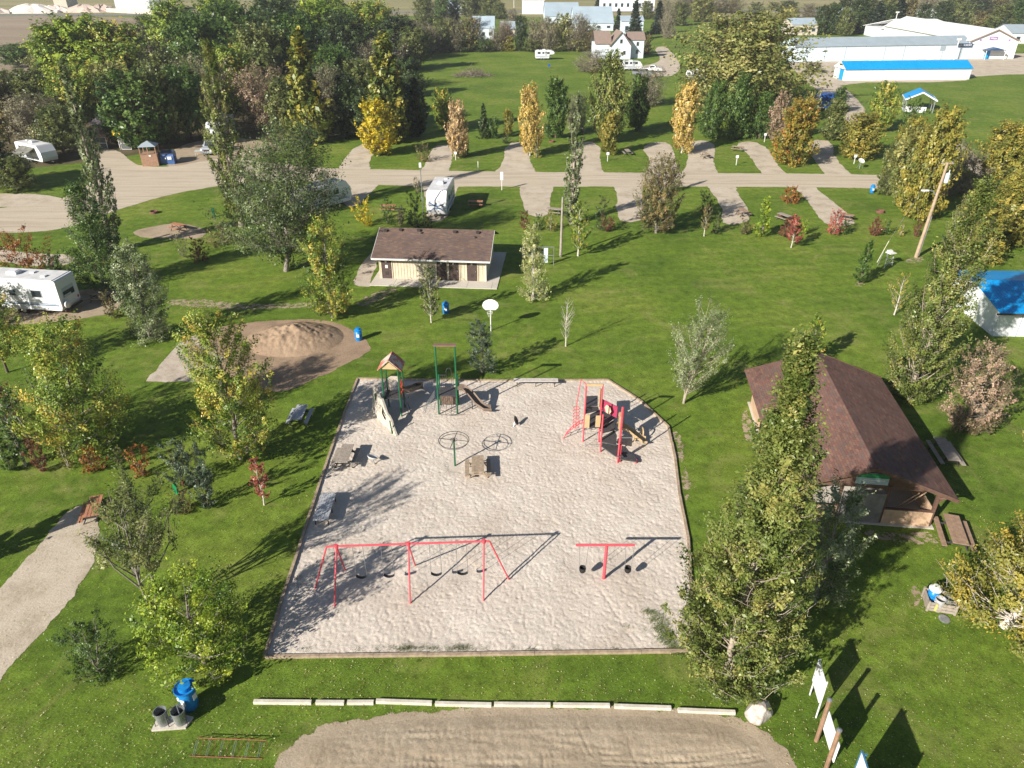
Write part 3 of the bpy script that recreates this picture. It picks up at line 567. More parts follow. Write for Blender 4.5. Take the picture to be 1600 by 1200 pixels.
# ---- shrubs
SH = [(68, 737, 680, 38, 'redbrown', 'dark red brown shrub right of the slim white stemmed tree', 1500, .08), (107, 732, 688, 26, 'golden', 'small orange yellow shrub beside the dark red brown one', 700, .08), (148, 735, 697, 42, 'rust', 'orange shrub above the orange picnic table', 1200, .08),
      (191, 735, 698, 30, 'olive', 'small olive shrub between the two orange shrubs', 800, .08), (224, 744, 695, 36, 'rust', 'rust red shrub left of the grey green willow shrubs', 1300, .08), (287, 758, 688, 58, 'blue', 'grey green willow shrub, the one further up', 3400, .08),
      (326, 792, 700, 64, 'blue', 'grey green willow shrub beside the green marker post', 4400, .08), (288, 800, 770, 44, 'brown', 'low brown tangle of shrub at the foot of the green marker post', 900, .08), (52, 428, 358, 84, 'rust', 'orange and green shrub above the large white trailer', 4200, .12), (88, 430, 392, 36, 'green', 'dark green shrub behind the roof of the large white trailer', 1500, .12),
      (345, 382, 350, 46, 'brown', 'brown yellow shrub right of the small table pad', 1300, .12), (312, 408, 372, 34, 'redbrown', 'dark reddish shrub left of the brown yellow one', 1200, .12), (288, 402, 362, 30, 'dry', 'thin bare shrub below the small table pad', 500, .1),
      (570, 352, 308, 34, 'yellow', 'yellow young tree right of the half hidden trailer', 1700, .12), (607, 350, 310, 26, 'green', 'dark shrub between the yellow young tree and the trailer', 1100, .12), (627, 352, 322, 22, 'dry', 'pale twiggy shrub behind the washroom roof', 700, .12), (648, 356, 298, 30, 'dark', 'dark evergreen shrub left of the swirl painted trailer', 1800, .12),
      (668, 356, 330, 24, 'olive', 'low olive shrub in front of the swirl painted trailer', 700, .12), (653, 300, 276, 22, 'dry', 'twiggy grey shrub by the camp road left of the trailer', 500, .13), (662, 252, 222, 30, 'brown', 'round brownish shrub on the grass between two parking pads', 1100, .14),
      (820, 358, 330, 22, 'redbrown', 'dark red shrub at the end of the pad behind the pale tree', 800, .12), (842, 360, 334, 20, 'green', 'small green shrub beside the dark red one', 600, .12), (860, 360, 330, 22, 'golden', 'small yellow shrub left of the bare wooden pole', 700, .12),
      (940, 360, 306, 26, 'dark', 'dark shrub with a thin stem between poplar and bronze tree', 1100, .12), (948, 362, 335, 26, 'redbrown', 'low dark red shrub right of the thin dark one', 800, .12), (1119, 366, 330, 18, 'dark', 'small dark shrub right of the brown small tree', 600, .12),
      (1103, 330, 298, 30, 'dark', 'dark shrub at the edge of a pad right of the bronze tree', 900, .13), (1163, 366, 342, 28, 'brown', 'brown low shrub left of the lime green tree', 800, .12), (1236, 317, 290, 30, 'rust', 'red green shrub where a pad meets the camp road', 1500, .13), (1226, 370, 340, 26, 'redbrown', 'brown red shrub behind the coral red tree', 900, .12),
      (1256, 366, 340, 16, 'bright', 'small lime shrub right of the coral red tree', 500, .12), (1302, 366, 326, 34, 'red', 'brick red shrub at the end of the last pad', 1500, .12), (1318, 366, 344, 18, 'green', 'green shrub right of the brick red one', 600, .12), (1366, 368, 340, 28, 'redbrown', 'round red brown shrub on the lawn right of the last pad', 1200, .12),
      (1384, 367, 342, 14, 'green', 'slim green shrub beside the round red brown shrub', 450, .12), (1406, 369, 350, 14, 'golden', 'tiny yellow shrub on the lawn left of the power pole', 300, .12), (1431, 370, 345, 16, 'redbrown', 'small red brown shrub touching the power pole', 600, .12),
      (178, 495, 455, 34, 'brown', 'brown shrub in the shade right of the large white trailer', 1100, .11), (18, 660, 590, 40, 'redbrown', 'dark red tree top between the birches at the left edge', 1500, .1), (22, 735, 690, 44, 'green', 'low green bush at the left edge under the birches', 1500, .1),
      (838, 247, 208, 18, 'golden', 'brownish yellow shrub at the foot of the peach coloured tree', 900, .14), (728, 243, 220, 22, 'brown', 'brown shrub right of the peach coloured tree by the pads', 700, .14), (790, 224, 210, 20, 'dark', 'low dark heap of shrub near the third pad', 400, .14)]
for i, (bx, by, ty, wp_, pal, lab, n, lf) in enumerate(SH):
    tree('shrub' if i else 'shrub', bx, by, ty, wp_, 'round' if i % 3 else 'vase', pal, lab, 'shrub', n=n, leaf=lf, cb=.04, nb=26, up=50, stems=3, seg=2, seed=100 + i, trunk=.02, bk='white' if pal in ('red', 'golden') else 'brown')
# ---- trees further off: each its own thing, built from a handful of meshes
PROTO = {}
def proto(key):
    if key in PROTO: return PROTO[key]
    kind, v = key; seed = 300 + v * 17 + len(kind)
    P_ = dict(round=dict(cb=.08, nb=110, nleaf=15000, leaf=.25, up=35, seg=2), oval=dict(cb=.1, nb=90, nleaf=12000, leaf=.26, up=48, seg=2), column=dict(cb=.04, nb=80, nleaf=8000, leaf=.28, up=62, seg=2),
              poplar=dict(cb=.03, nb=100, nleaf=9500, leaf=.29, up=55, seg=2, lob=1.3), spruce=dict(cb=.03, nb=110, nleaf=6000, leaf=.36, up=-8, seg=2, sparse=.2), broad=dict(cb=.22, nb=110, nleaf=17000, leaf=.27, up=30, seg=2, lob=1.5, clump=.075), bare=dict(cb=.15, nb=150, nleaf=13000, leaf=.17, up=45, seg=3, sparse=.4, stems=3, twig=1.2), bush=dict(cb=.0, nb=60, nleaf=5000, leaf=.42, up=45, seg=2, stems=3),
              dry=dict(cb=.05, nb=140, nleaf=8500, leaf=.2, up=48, seg=3, sparse=.4, stems=3, twig=1.4), willow=dict(cb=.0, nb=260, nleaf=34000, leaf=.2, up=30, seg=2, stems=3, droop=.12, clump=.065, lob=.45))[kind]
    rr = dict(column=1.6, poplar=2.2, spruce=2.4, willow=4.8, broad=4.6, oval=3.0, round=3.5).get(kind, 4.0)
    mb, V, t = grow(seed, 10, rr, kind={'dry': 'round', 'bush': 'round', 'willow': 'round', 'broad': 'round', 'bare': 'round'}.get(kind, kind), lean=(0, 0), **P_)
    PROTO[key] = (mb.mesh('trunk', BK['brown'], True, fix=False), npmesh('crown', V, np.arange(len(V)).reshape(-1, 4), LM('green')), rr)
    me = PROTO[key][1]; at = me.attributes.new('tint', 'FLOAT', 'POINT'); at.data.foreach_set('value', np.repeat(t, 4).astype(np.float32)); return PROTO[key]
def far(name, bx, by, ty, wpx, kind, pal, label, bk='brown', group=None, v=None, cat='tree'):
    v = v if v is not None else int(bx + by) % 4 if kind not in ('willow', 'broad', 'bare') else int(bx + by) % 2; tm, cm, rr = proto((kind, v)); b = G(bx, by); h = HT(bx, by, ty); r = M(wpx, (b.x, b.y, h * .5)) / 2
    root = thing(name, label, cat, b, random.uniform(0, 6.28), group); s = r / rr * .95; root.scale = (s, s, h / 10.5)
    for nm, me, m_ in (('trunk', tm, BK[bk]), ('crown', cm, LM(pal))):
        o = bpy.data.objects.new(nm, me); COL.objects.link(o); o.parent = root; o.material_slots[0].link = 'OBJECT'; o.material_slots[0].material = m_
    return root
NAMED = [
 (592, 243, 150, 64, 'oval', 'yellow', 'vivid yellow tree at the head of the first parking pad', 'maple_tree', 'white'), (486, 222, 36, 86, 'poplar', 'poplarY', 'tall yellow green poplar left of a darker tree in the north row', 'poplar_tree', 'tan'), (611, 222, 44, 80, 'poplar', 'poplarY', 'tall yellow green poplar behind the vivid yellow tree', 'poplar_tree', 'tan'),
 (546, 214, 112, 62, 'round', 'dark', 'dark round tree between the two tall yellow green poplars', 'dark_tree', 'brown'), (652, 214, 118, 46, 'column', 'dark', 'dark upright tree right of the tall poplar in the north row', 'dark_tree', 'brown'), (693, 200, 135, 36, 'oval', 'mixed', 'small green and yellow tree at the corner of the far field', 'maple_tree', 'brown'),
 (716, 247, 152, 40, 'oval', 'peach', 'peach pink tree beside the second parking pad', 'birch_tree', 'white'), (756, 216, 160, 24, 'spruce', 'dark', 'small dark evergreen right of the peach pink tree', 'spruce_tree', 'brown'), (772, 216, 182, 22, 'bush', 'green', 'small round green tree beside the small dark evergreen', 'young_tree', 'brown'), (794, 214, 168, 22, 'oval', 'golden', 'small orange tinted tree left of the cream yellow tree', 'young_tree', 'brown'),
 (828, 243, 127, 46, 'oval', 'peachY', 'cream yellow tree beside the third parking pad', 'birch_tree', 'white'), (868, 216, 116, 48, 'oval', 'green', 'rich green oval tree right of the cream yellow tree', 'green_tree', 'brown'), (950, 242, 172, 38, 'oval', 'golden', 'small orange yellow tree beside the fourth pad', 'maple_tree', 'brown'),
 (948, 222, 72, 66, 'oval', 'poplar', 'tall olive poplar with thin top behind the orange yellow tree', 'poplar_tree', 'tan'), (994, 205, 112, 44, 'oval', 'green', 'green tree to the right of the tall olive poplar', 'green_tree', 'brown'), (1065, 239, 124, 50, 'oval', 'peachY', 'pale yellow tree before the green hedge, beside the fifth pad', 'birch_tree', 'white'),
 (1112, 216, 122, 50, 'round', 'green', 'leftmost of the bright green trees beneath the giant willow', 'green_tree', 'brown'), (1150, 217, 112, 56, 'round', 'green', 'middle one of the bright green trees beneath the giant willow', 'green_tree', 'brown'), (1186, 216, 140, 46, 'round', 'green', 'rightmost of the bright green trees beneath the giant willow', 'green_tree', 'brown'),
 (1212, 222, 138, 36, 'oval', 'pink', 'pale dusty tree squeezed between the green trees and the orange one', 'young_tree', 'brown'), (1237, 257, 150, 76, 'round', 'orange', 'orange topped green tree by the seventh pad', 'maple_tree', 'brown'), (1300, 218, 152, 50, 'round', 'olive', 'olive tree behind the blue covered trailer', 'olive_tree', 'brown'), (1308, 176, 134, 28, 'round', 'green', 'small green tree top near the gravel hall yard', 'green_tree', 'brown'),
 (1340, 248, 172, 74, 'round', 'golden', 'gold and olive tree left of the last parking pad', 'maple_tree', 'brown'), (1372, 205, 124, 44, 'oval', 'mixed', 'yellow green tree standing up before the long blue roofed shed', 'maple_tree', 'grey'), (1418, 208, 150, 32, 'bush', 'green', 'small green tree hiding part of the blue roofed pavilion', 'green_tree', 'brown'),
 (1404, 288, 178, 62, 'round', 'golden', 'olive gold tree at the right end of the camp road, nearest the road', 'olive_tree', 'grey'), (1385, 304, 214, 44, 'round', 'olive', 'low olive tree beside the blue bin at the road', 'olive_tree', 'grey'), (1408, 320, 190, 72, 'oval', 'willow', 'olive tree with a leaning grey trunk on the lawn right of the blue bin', 'olive_tree', 'grey'), (1434, 342, 160, 88, 'round', 'golden', 'largest gold olive tree, just left of the power pole', 'olive_tree', 'grey'),
 (1466, 306, 215, 64, 'dry', 'dry', 'brown leafless thicket behind the power pole', 'bare_tree', 'tan'), (1500, 300, 228, 70, 'dry', 'dry', 'brown leafless thicket right of the power pole', 'bare_tree', 'tan'), (1552, 300, 185, 84, 'round', 'golden', 'golden tree at the right edge above the thicket', 'golden_tree', 'brown'), (1600, 310, 190, 90, 'round', 'golden', 'golden tree cut by the right edge', 'golden_tree', 'brown'),
 (1521, 408, 308, 92, 'round', 'golden', 'golden tree with a short leaning trunk above the blue roof', 'golden_tree', 'grey'), (1570, 380, 268, 90, 'round', 'golden', 'golden tree right of the one with the short leaning trunk', 'golden_tree', 'brown'), (1490, 395, 300, 40, 'dry', 'willow', 'thin olive thicket between power pole and golden tree', 'bare_tree', 'tan'),
 (1152, 176, 8, 222, 'willow', 'willow', 'giant golden green willow filling the middle of the far trees', 'willow_tree', 'brown'),
 (965, 54, 12, 22, 'spruce', 'spruce', 'slim dark spruce behind the white farmhouse', 'spruce_tree', 'brown'), (990, 62, -2, 32, 'spruce', 'spruce', 'ragged dark spruce right of the slim one', 'spruce_tree', 'brown'), (1027, 53, 0, 34, 'spruce', 'spruce', 'full conical spruce beside the house drive', 'spruce_tree', 'brown'),
 (1044, 60, 8, 30, 'dry', 'dry', 'grey leafless tree right of the conical spruce', 'bare_tree', 'tan'), (1008, 84, 52, 26, 'bush', 'brown', 'brown bush at the right corner of the white farmhouse', 'bush', 'brown'), (925, 112, 76, 60, 'dry', 'dry', 'bare pale tree at the left foot of the white farmhouse', 'bare_tree', 'tan'), (938, 85, 50, 26, 'dry', 'dry', 'bare brown tree left of the farmhouse gable', 'bare_tree', 'tan'),
 (1012, 165, 100, 60, 'dry', 'dry', 'bare dark limbed tree beside the gravel drive', 'bare_tree', 'grey'), (900, 205, 142, 40, 'dry', 'dry', 'grey bare tree between rich green tree and olive poplar', 'bare_tree', 'tan'), (1268, 112, 95, 32, 'bush', 'willow', 'willow bush at the end of the grey storage building', 'bush', 'brown'),
 (1245, 215, 168, 30, 'oval', 'mixed', 'yellow green tree between the willow and the olive tree', 'young_tree', 'brown'), (1262, 190, 140, 30, 'bush', 'willow', 'willow green bush at the right foot of the giant willow', 'bush', 'brown')]
for bx, by, ty, wp_, k, pal, lab, nm, bk in NAMED: far(nm, bx, by, ty, wp_, k, pal, lab, bk)
# the wood at the upper left, the hedge behind the field and the town trees: every tree one thing
WOOD = [(15, 180, 95, 60, 'round', 'olive'), (60, 232, 130, 60, 'dry', 'dry'), (15, 225, 105, 60, 'round', 'brown'), (100, 240, 150, 56, 'round', 'olive'), (130, 205, 88, 66, 'round', 'mixed'), (60, 180, 92, 62, 'round', 'olive'), (150, 150, 8, 104, 'round', 'bright'), (205, 150, 18, 76, 'round', 'mixed'),
        (110, 150, 20, 70, 'oval', 'bright'), (30, 105, 55, 44, 'round', 'green'), (185, 190, 84, 60, 'round', 'willow'), (225, 232, 90, 70, 'oval', 'green'), (262, 225, 100, 56, 'round', 'olive'), (270, 190, 72, 62, 'round', 'olive'), (255, 140, 48, 66, 'dry', 'brown'), (300, 218, 92, 60, 'round', 'green'), (330, 200, 76, 64, 'dry', 'dry'),
        (330, 150, 8, 84, 'round', 'green'), (285, 105, -10, 66, 'round', 'bright'), (380, 190, 60, 62, 'round', 'mixed'), (375, 130, -8, 74, 'round', 'green'), (415, 205, 92, 60, 'dry', 'pink'), (425, 160, 30, 74, 'round', 'olive'), (440, 110, -12, 76, 'round', 'dark'), (455, 215, 110, 50, 'round', 'olive'), (470, 150, 12, 70, 'round', 'green'),
        (500, 100, -8, 74, 'round', 'bright'), (528, 160, 62, 62, 'round', 'green'), (545, 120, 12, 70, 'round', 'dark'), (565, 185, 84, 56, 'round', 'olive'), (580, 90, -8, 74, 'round', 'mixed'), (600, 140, 55, 60, 'dry', 'dry'), (625, 95, 16, 60, 'round', 'dark'), (640, 150, 82, 46, 'round', 'dark'), (648, 108, 34, 46, 'round', 'olive'),
        (350, 90, -14, 70, 'round', 'bright'), (240, 75, 10, 50, 'round', 'olive'), (510, 195, 90, 50, 'dry', 'dry'), (80, 135, 62, 50, 'round', 'willow'), (0, 290, 200, 60, 'round', 'dark'), (28, 298, 232, 54, 'round', 'olive'), (620, 195, 112, 50, 'round', 'dark'), (195, 226, 150, 44, 'oval', 'green'),(575, 215, 130, 50, 'round', 'dark'), (440, 70, -20, 70, 'round', 'olive'), (520, 65, -18, 70, 'round', 'bright')]
WN = {'olive': 'olive leaved', 'dry': 'pale leafless', 'brown': 'rusty brown', 'mixed': 'yellow flecked green', 'green': 'fresh green', 'bright': 'lime green', 'willow': 'golden olive', 'dark': 'dark green', 'pink': 'dusty pink', 'spruce': 'dark conical', 'golden': 'golden', 'blue': 'grey green', 'orange': 'orange'}
for bx, by, ty, wp_, k, pal in WOOD:
    wh = 'of the wood left of the booth' if bx < 155 else 'of the wood above the booth' if bx < 345 else 'of the wood by the far field' 
    dp = 'deep' if by < 135 else 'in the middle' if by < 190 else 'at the near edge'
    far('woodland_tree', bx, by, ty + (12 if bx < 260 else 6), wp_ * 1.5, {'round': 'broad', 'dry': 'bare'}.get(k, k), pal, f'{WN[pal]} tree {wh}, {dp}'.replace(', in the middle', ', halfway in').replace(', deep', ', far back'), group='trees of the upper left wood')
HEDGE = [(650, 88, 30, 44, 'dry', 'dry'), (672, 84, 34, 40, 'dry', 'dry'), (694, 82, 28, 36, 'bush', 'olive'), (712, 81, 24, 40, 'dry', 'dry'), (735, 80, 28, 34, 'bush', 'brown'), (757, 81, 58, 34, 'bush', 'dark'), (776, 80, 40, 34, 'dry', 'dry'), (795, 80, 56, 24, 'bush', 'golden'), (811, 80, 22, 20, 'oval', 'dark'), (835, 79, 26, 40, 'dry', 'dry'),
         (858, 80, 24, 40, 'dry', 'dry'), (880, 79, 20, 40, 'bush', 'willow'), (903, 80, 18, 40, 'dry', 'dry'), (920, 80, 34, 34, 'dry', 'brown'), (832, 80, 60, 34, 'bush', 'olive'), (870, 80, 58, 34, 'bush', 'olive'), (905, 80, 58, 30, 'bush', 'willow'), (700, 81, 60, 34, 'bush', 'dark'), (660, 90, 60, 34, 'bush', 'olive'),
         (725, 81, 60, 34, 'bush', 'dark'), (790, 79, 30, 26, 'dry', 'pink')]
for bx, by, ty, wp_, k, pal in HEDGE: far('hedge_tree' if ty < 45 else 'hedge_bush', bx, by, ty, wp_, k, pal, f'{WN[pal]} {"tree" if ty < 45 else "low bush"} in the hedge behind the far field', group='trees of the hedge behind the far field')
TOWN = [(700, 60, 26, 30, 'dry', 'dry'), (742, 62, 20, 34, 'dry', 'dry'), (760, 60, 34, 24, 'round', 'olive'), (790, 62, 30, 30, 'dry', 'dry'), (815, 56, 24, 26, 'round', 'olive'), (850, 60, 26, 30, 'dry', 'dry'), (880, 58, 30, 28, 'bush', 'willow'), (912, 60, 26, 30, 'dry', 'dry'), (930, 70, 40, 22, 'dry', 'dry'), (665, 40, -8, 40, 'round', 'olive'), (690, 36, -10, 36, 'round', 'green'), (735, 26, -14, 52, 'round', 'olive'), (765, 28, -8, 44, 'round', 'olive'), (710, 34, -4, 28, 'oval', 'dark'), (968, 14, -4, 14, 'oval', 'green'), (1080, 14, -12, 60, 'dry', 'dry'), (1110, 20, -10, 50, 'dry', 'dry'), (1140, 20, -6, 46, 'dry', 'brown'), (1068, 24, -4, 40, 'dry', 'dry'),
        (1180, 22, 2, 30, 'bush', 'olive'), (1208, 16, 2, 26, 'bush', 'willow'), (1280, 54, 6, 36, 'round', 'dark'), (1300, 54, 2, 40, 'round', 'dark'), (1340, 52, -4, 48, 'round', 'dark'), (1365, 54, 0, 40, 'spruce', 'spruce'), (1400, 42, -8, 40, 'spruce', 'spruce'), (1418, 42, -4, 30, 'round', 'brown'), (1470, 38, 0, 40, 'round', 'dark'), (1500, 38, 2, 36, 'bush', 'olive'),
        (1530, 44, 14, 36, 'bush', 'brown'), (1560, 46, 4, 44, 'round', 'olive'), (1585, 42, 0, 44, 'round', 'green'), (1385, 28, -8, 36, 'round', 'olive'), (1445, 24, -10, 40, 'dry', 'dry'), (1600, 48, 8, 30, 'round', 'dark'), (1566, 48, 26, 16, 'spruce', 'blue'), (1242, 28, 12, 14, 'bush', 'willow'), (1060, 40, 2, 40, 'round', 'olive'), (1095, 34, -6, 46, 'round', 'willow'), (1230, 20, 0, 40, 'round', 'olive'), (1262, 26, 4, 34, 'dry', 'dry'), (1320, 30, -4, 40, 'round', 'dark'), (1352, 26, -8, 44, 'round', 'olive'), (1490, 26, -6, 46, 'round', 'olive'), (1525, 22, -8, 46, 'round', 'dark'), (1555, 20, -10, 44, 'round', 'brown'), (1592, 20, -8, 46, 'round', 'olive'), (1380, 54, 6, 34, 'round', 'dark'), (1440, 44, 4, 34, 'round', 'dark'), (1318, 56, 8, 30, 'round', 'olive'), (1036, 30, -4, 36, 'dry', 'dry'), (1010, 30, 0, 26, 'round', 'olive'), (780, 30, 2, 30, 'round', 'olive'), (800, 34, 12, 22, 'dry', 'dry'), (850, 16, 0, 10, 'spruce', 'spruce'), (934, 12, -4, 16, 'spruce', 'spruce')]
for bx, by, ty, wp_, k, pal in TOWN: far('town_tree', bx, by, ty, wp_, k, pal, f'{WN[pal]} tree far off {"behind the hedge" if bx < 800 else "behind the giant willow" if bx < 1250 else "behind the white hall"}', group='far trees in the town')
# ================================================================== BUILDINGS
WHITE = mat('white metal sheet', (.68, .70, .72), .45, .05, .6); WHITEP = mat('white painted wood', (.66, .65, .62), .6, .08, 3)
BLUE = mat('bright blue metal roof', (.004, .27, .62), .38, .05, .5); GREYM = mat('grey metal roof', (.30, .36, .40), .42, .05, .4)
CREAM = mat('cream siding', (.54, .48, .36), .7, .06, 2); DBROWN = mat('dark brown paint', (.075, .05, .045), .6, .1, 4); PLY = mat('bare plywood', (.52, .36, .24), .75, .12, 2.5, bump=.002)
POSTB = mat('brown stained timber', (.13, .075, .055), .7, .15, 5); GLASS = mat('dark window glass', (.03, .04, .05), .12, .1, 2, spec=.6); INSIDE = mat('dark interior', (.05, .04, .035), .9, .1, 2)
GALV = mat('galvanised metal', (.38, .40, .41), .38, .15, 4, metal=.6); STEEL = mat('brushed steel', (.45, .46, .47), .35, .1, 4, metal=.7); BLACK = mat('black rubber', (.02, .02, .022), .7, .1, 5)
def shingle_mat(name, cols, sx=3.2, sy=7.5):
    m = bpy.data.materials.new(name); m.use_nodes = True; nt = m.node_tree; L = nt.links.new; b = nt.nodes['Principled BSDF']; b.inputs['Roughness'].default_value = .9; b.inputs['Specular IOR Level'].default_value = .15
    tc = nn(nt, 'ShaderNodeTexCoord'); br = nn(nt, 'ShaderNodeTexBrick'); mp = nn(nt, 'ShaderNodeMapping'); L(tc.outputs['UV'], mp.inputs[0]); L(mp.outputs[0], br.inputs[0])
    br.inputs['Scale'].default_value = 1; br.inputs['Brick Width'].default_value = .33; br.inputs['Row Height'].default_value = .145; br.inputs['Mortar Size'].default_value = .006; br.inputs['Mortar'].default_value = (.03, .02, .02, 1)
    br.inputs['Color1'].default_value = (0, 0, 0, 1); br.inputs['Color2'].default_value = (1, 1, 1, 1); br.inputs['Bias'].default_value = 0
    cr = nn(nt, 'ShaderNodeValToRGB'); L(br.outputs[0], cr.inputs[0]); e = cr.color_ramp.elements
    while len(e) < len(cols): e.new(.5)
    for i, c in enumerate(cols): e[i].position = i / (len(cols) - 1); e[i].color = (*c, 1)
    _, f = ramp_noise(nt, tc.outputs['Object'], 25, (.2, .8), (.75, 1.25), 4, .8); _, g2 = ramp_noise(nt, tc.outputs['Object'], .6, (.3, .7), (.85, 1.12), 4, .6)
    c = mix(nt, 1, mix(nt, 1, cr.outputs[0], f.outputs[0], 'MULTIPLY'), g2.outputs[0], 'MULTIPLY'); L(c, b.inputs['Base Color'])
    bp = nn(nt, 'ShaderNodeBump'); bp.inputs['Distance'].default_value = .012; bp.inputs['Strength'].default_value = .8; inv = nn(nt, 'ShaderNodeMath', operation='SUBTRACT'); inv.inputs[0].default_value = 1; L(br.outputs['Fac'], inv.inputs[1]); L(inv.outputs[0], bp.inputs['Height']); L(bp.outputs[0], b.inputs['Normal'])
    return m
SH_RED = shingle_mat('red brown shingles', [(.125, .07, .058), (.175, .092, .072), (.13, .092, .082), (.21, .115, .08)])
SH_BRN = shingle_mat('brown shingles', [(.11, .075, .065), (.15, .10, .08), (.095, .075, .072), (.19, .125, .085)])
def slope(name, a, b, c, d, th, m, parent, courses=0):
    """a roof slope: a-b lower edge, d-c upper edge; thickness down; uv in metres"""
    a, b, c, d = map(Vector, (a, b, c, d)); n = (b - a).cross(d - a).normalized()
    if n.z < 0: n = -n
    vs = [a, b, c, d] + [p - n * th for p in (a, b, c, d)]; mb = MB().add(vs, [(0, 1, 2, 3), (7, 6, 5, 4), (0, 4, 5, 1), (1, 5, 6, 2), (2, 6, 7, 3), (3, 7, 4, 0)])
    o = mb.build(name, m, parent); me = o.data; uv = me.uv_layers.new(name='UVMap'); ux = (b - a).normalized(); uy = n.cross(ux)
    for lp in me.loops: p = me.vertices[lp.vertex_index].co - a; uv.data[lp.index].uv = (p.dot(ux), p.dot(uy))
    return o
# ---- washroom
WR = thing('washroom_building', 'low cream washroom building with brown shingled roof and four brown doors', 'building', (-7.9, 67.45, 0), R(-4.8))
W_, D_ = 10.6, 7.0; hx = W_ / 2; y0 = .75
MB().add([(-hx, y0, 0), (hx, y0, 0), (hx, y0 + D_, 0), (-hx, y0 + D_, 0), (-hx, y0, 2.35), (hx, y0, 2.35), (hx, y0 + D_, 2.35), (-hx, y0 + D_, 2.35), (-hx, y0 + D_ / 2, 3.9), (hx, y0 + D_ / 2, 3.9)],
         [(0, 1, 5, 4), (1, 2, 6, 9, 5), (2, 3, 7, 6), (3, 0, 4, 8, 7)]).build('wall', CREAM, WR)
b_ = MB(); x = -hx + .06
while x < hx:
    if not any(abs(x - c) < .58 for c in (-4.55, .95, 2.15, 3.95)): b_.box(x, y0 - .012, .05, .05, .03, 2.25)
    x += .3
b_.build('siding_batten', CREAM, WR, kind='stuff')
for i, c in enumerate((-4.55, .95, 2.15, 3.95)):
    d = MB().box(c, y0 - .02, .05, .95, .05, 2.12).build('door', DBROWN, WR); MB().box(c + .36, y0 - .07, 1.0, .05, .06, .12).build('handle', STEEL, d)
    MB().box(c - .05, y0 - .056, 1.72, .17, .012, .17).build('door_sign', WHITEP, d)
    MB().box(c - .55, y0 - .03, 0.02, .08, .07, 2.2).box(c + .55, y0 - .03, 0.02, .08, .07, 2.2).build('door_frame', CREAM, WR)
    if i == 0: MB().box(c, y0 - .056, 1.15, .26, .012, .32).build('notice', WHITEP, d); MB().box(c, y0 - .056, .45, .3, .02, .34).build('vent_grille', INSIDE, d)
    if i == 3: MB().box(c, y0 - .056, .45, .3, .02, .34).build('vent_grille', INSIDE, d)
ov = .52; ey = y0 - .72; rz_ = 4.12; ez = 2.42; ry = y0 + D_ / 2
slope('roof', (-hx - ov, ey, ez), (hx + ov, ey, ez), (hx + ov, ry, rz_), (-hx - ov, ry, rz_), .1, SH_BRN, WR)
slope('roof', (hx + ov, 2 * ry - ey, ez), (-hx - ov, 2 * ry - ey, ez), (-hx - ov, ry + .002, rz_), (hx + ov, ry + .002, rz_), .1, SH_BRN, WR)
MB().box(0, ey - .05, ez - .17, W_ + 2 * ov, .1, .15).build('gutter', WHITEP, WR)
MB().bar((-hx - ov - .02, ey, ez - .09), (-hx - ov - .02, ry, rz_ - .09), .03, .2).bar((hx + ov + .02, ey, ez - .09), (hx + ov + .02, ry, rz_ - .09), .03, .2).build('fascia', WHITEP, WR)
MB().tube([(hx + .02, ey, ez - .15), (hx + .03, y0 - .07, 2.1), (hx + .03, y0 - .07, .1)], .04, 6).build('downpipe', WHITEP, WR)
for x_, t in ((-3.6, .9), (-1.75, .9), (-1.45, .82), (1.9, .88), (4.2, .88), (4.0, .72), (-5.1, .86)):
    yy = ey + (ry - ey) * t; zz = ez + (rz_ - ez) * t; MB().box(x_, yy, zz, .3 if t > .85 else .12, .3 if t > .85 else .12, .16).box(x_, yy, zz + .16, .36 if t > .85 else .16, .36 if t > .85 else .16, .03).build('roof_vent', INSIDE, WR)
sl_ = MB().prism([(-5.9, -1.15), (6.55, -1.05), (6.55, 9.2), (5.0, 9.2), (5.0, 9.0), (-5.9, 9.0)], 0, .07).build('slab', M_CONC, None, loc=(-7.9, 67.45, 0), rz=R(-4.8)); sl_['kind'] = 'structure'; sl_.name = 'concrete_slab'
for k in range(5): MB().box(-3.6 + k * 2.4, -.2, .068, .02, 1.7, .004).build('joint', INSIDE, sl_)
# lamp post standing at the washroom's back
LP = thing('lamp_post', 'thin pole with a small white lamp rising behind the washroom roof', 'lamp post', G(657, 361) + Vector((0, 3.5, 0))); h = 6.6
MB().tube([(0, 0, 0), (0, 0, h)], .06, 6).build('pole', GALV, LP); MB().box(0, 0, h - .1, .28, .22, .55).build('lamp', WHITEP, LP); MB().box(0, -.08, 2.6, .2, .1, .4).build('meter_box', GALV, LP)

# ---- brown shelter
SHL = thing('picnic_shelter', 'open picnic shelter with a red brown shingled gable roof', 'shelter', (20.2, 38.2, 0), R(-6.9))
hw, hl, ez, rz_ = 4.62, 6.7, 2.4, 4.15
for sgn in (-1, 1):
    a, b = ((-hw, -hl, ez), (-hw, hl, ez)) if sgn < 0 else ((hw, hl, ez), (hw, -hl, ez)); slope('roof', a, b, (.001 * sgn, b[1], rz_), (.001 * sgn, a[1], rz_), .12, SH_RED, SHL)
    MB().bar((sgn * hw, -hl - .03, ez - .08), (0, -hl - .03, rz_ - .08), .05, .22).build('fascia', POSTB, SHL); MB().bar((sgn * hw, hl + .03, ez - .08), (0, hl + .03, rz_ - .08), .05, .22).build('fascia', POSTB, SHL)
wx = 3.85; wy = 6.1
for px_ in (-wx, wx):
    for py_ in (-wy, -2.05, 2.05, wy): MB().box(px_, py_, 0, .16, .16, 2.62).build('post', POSTB, SHL)
for py_ in (-wy, wy):
    for px_ in (-1.25, 1.25): MB().box(px_, py_, 0, .16, .16, 2.6).build('post', POSTB, SHL)
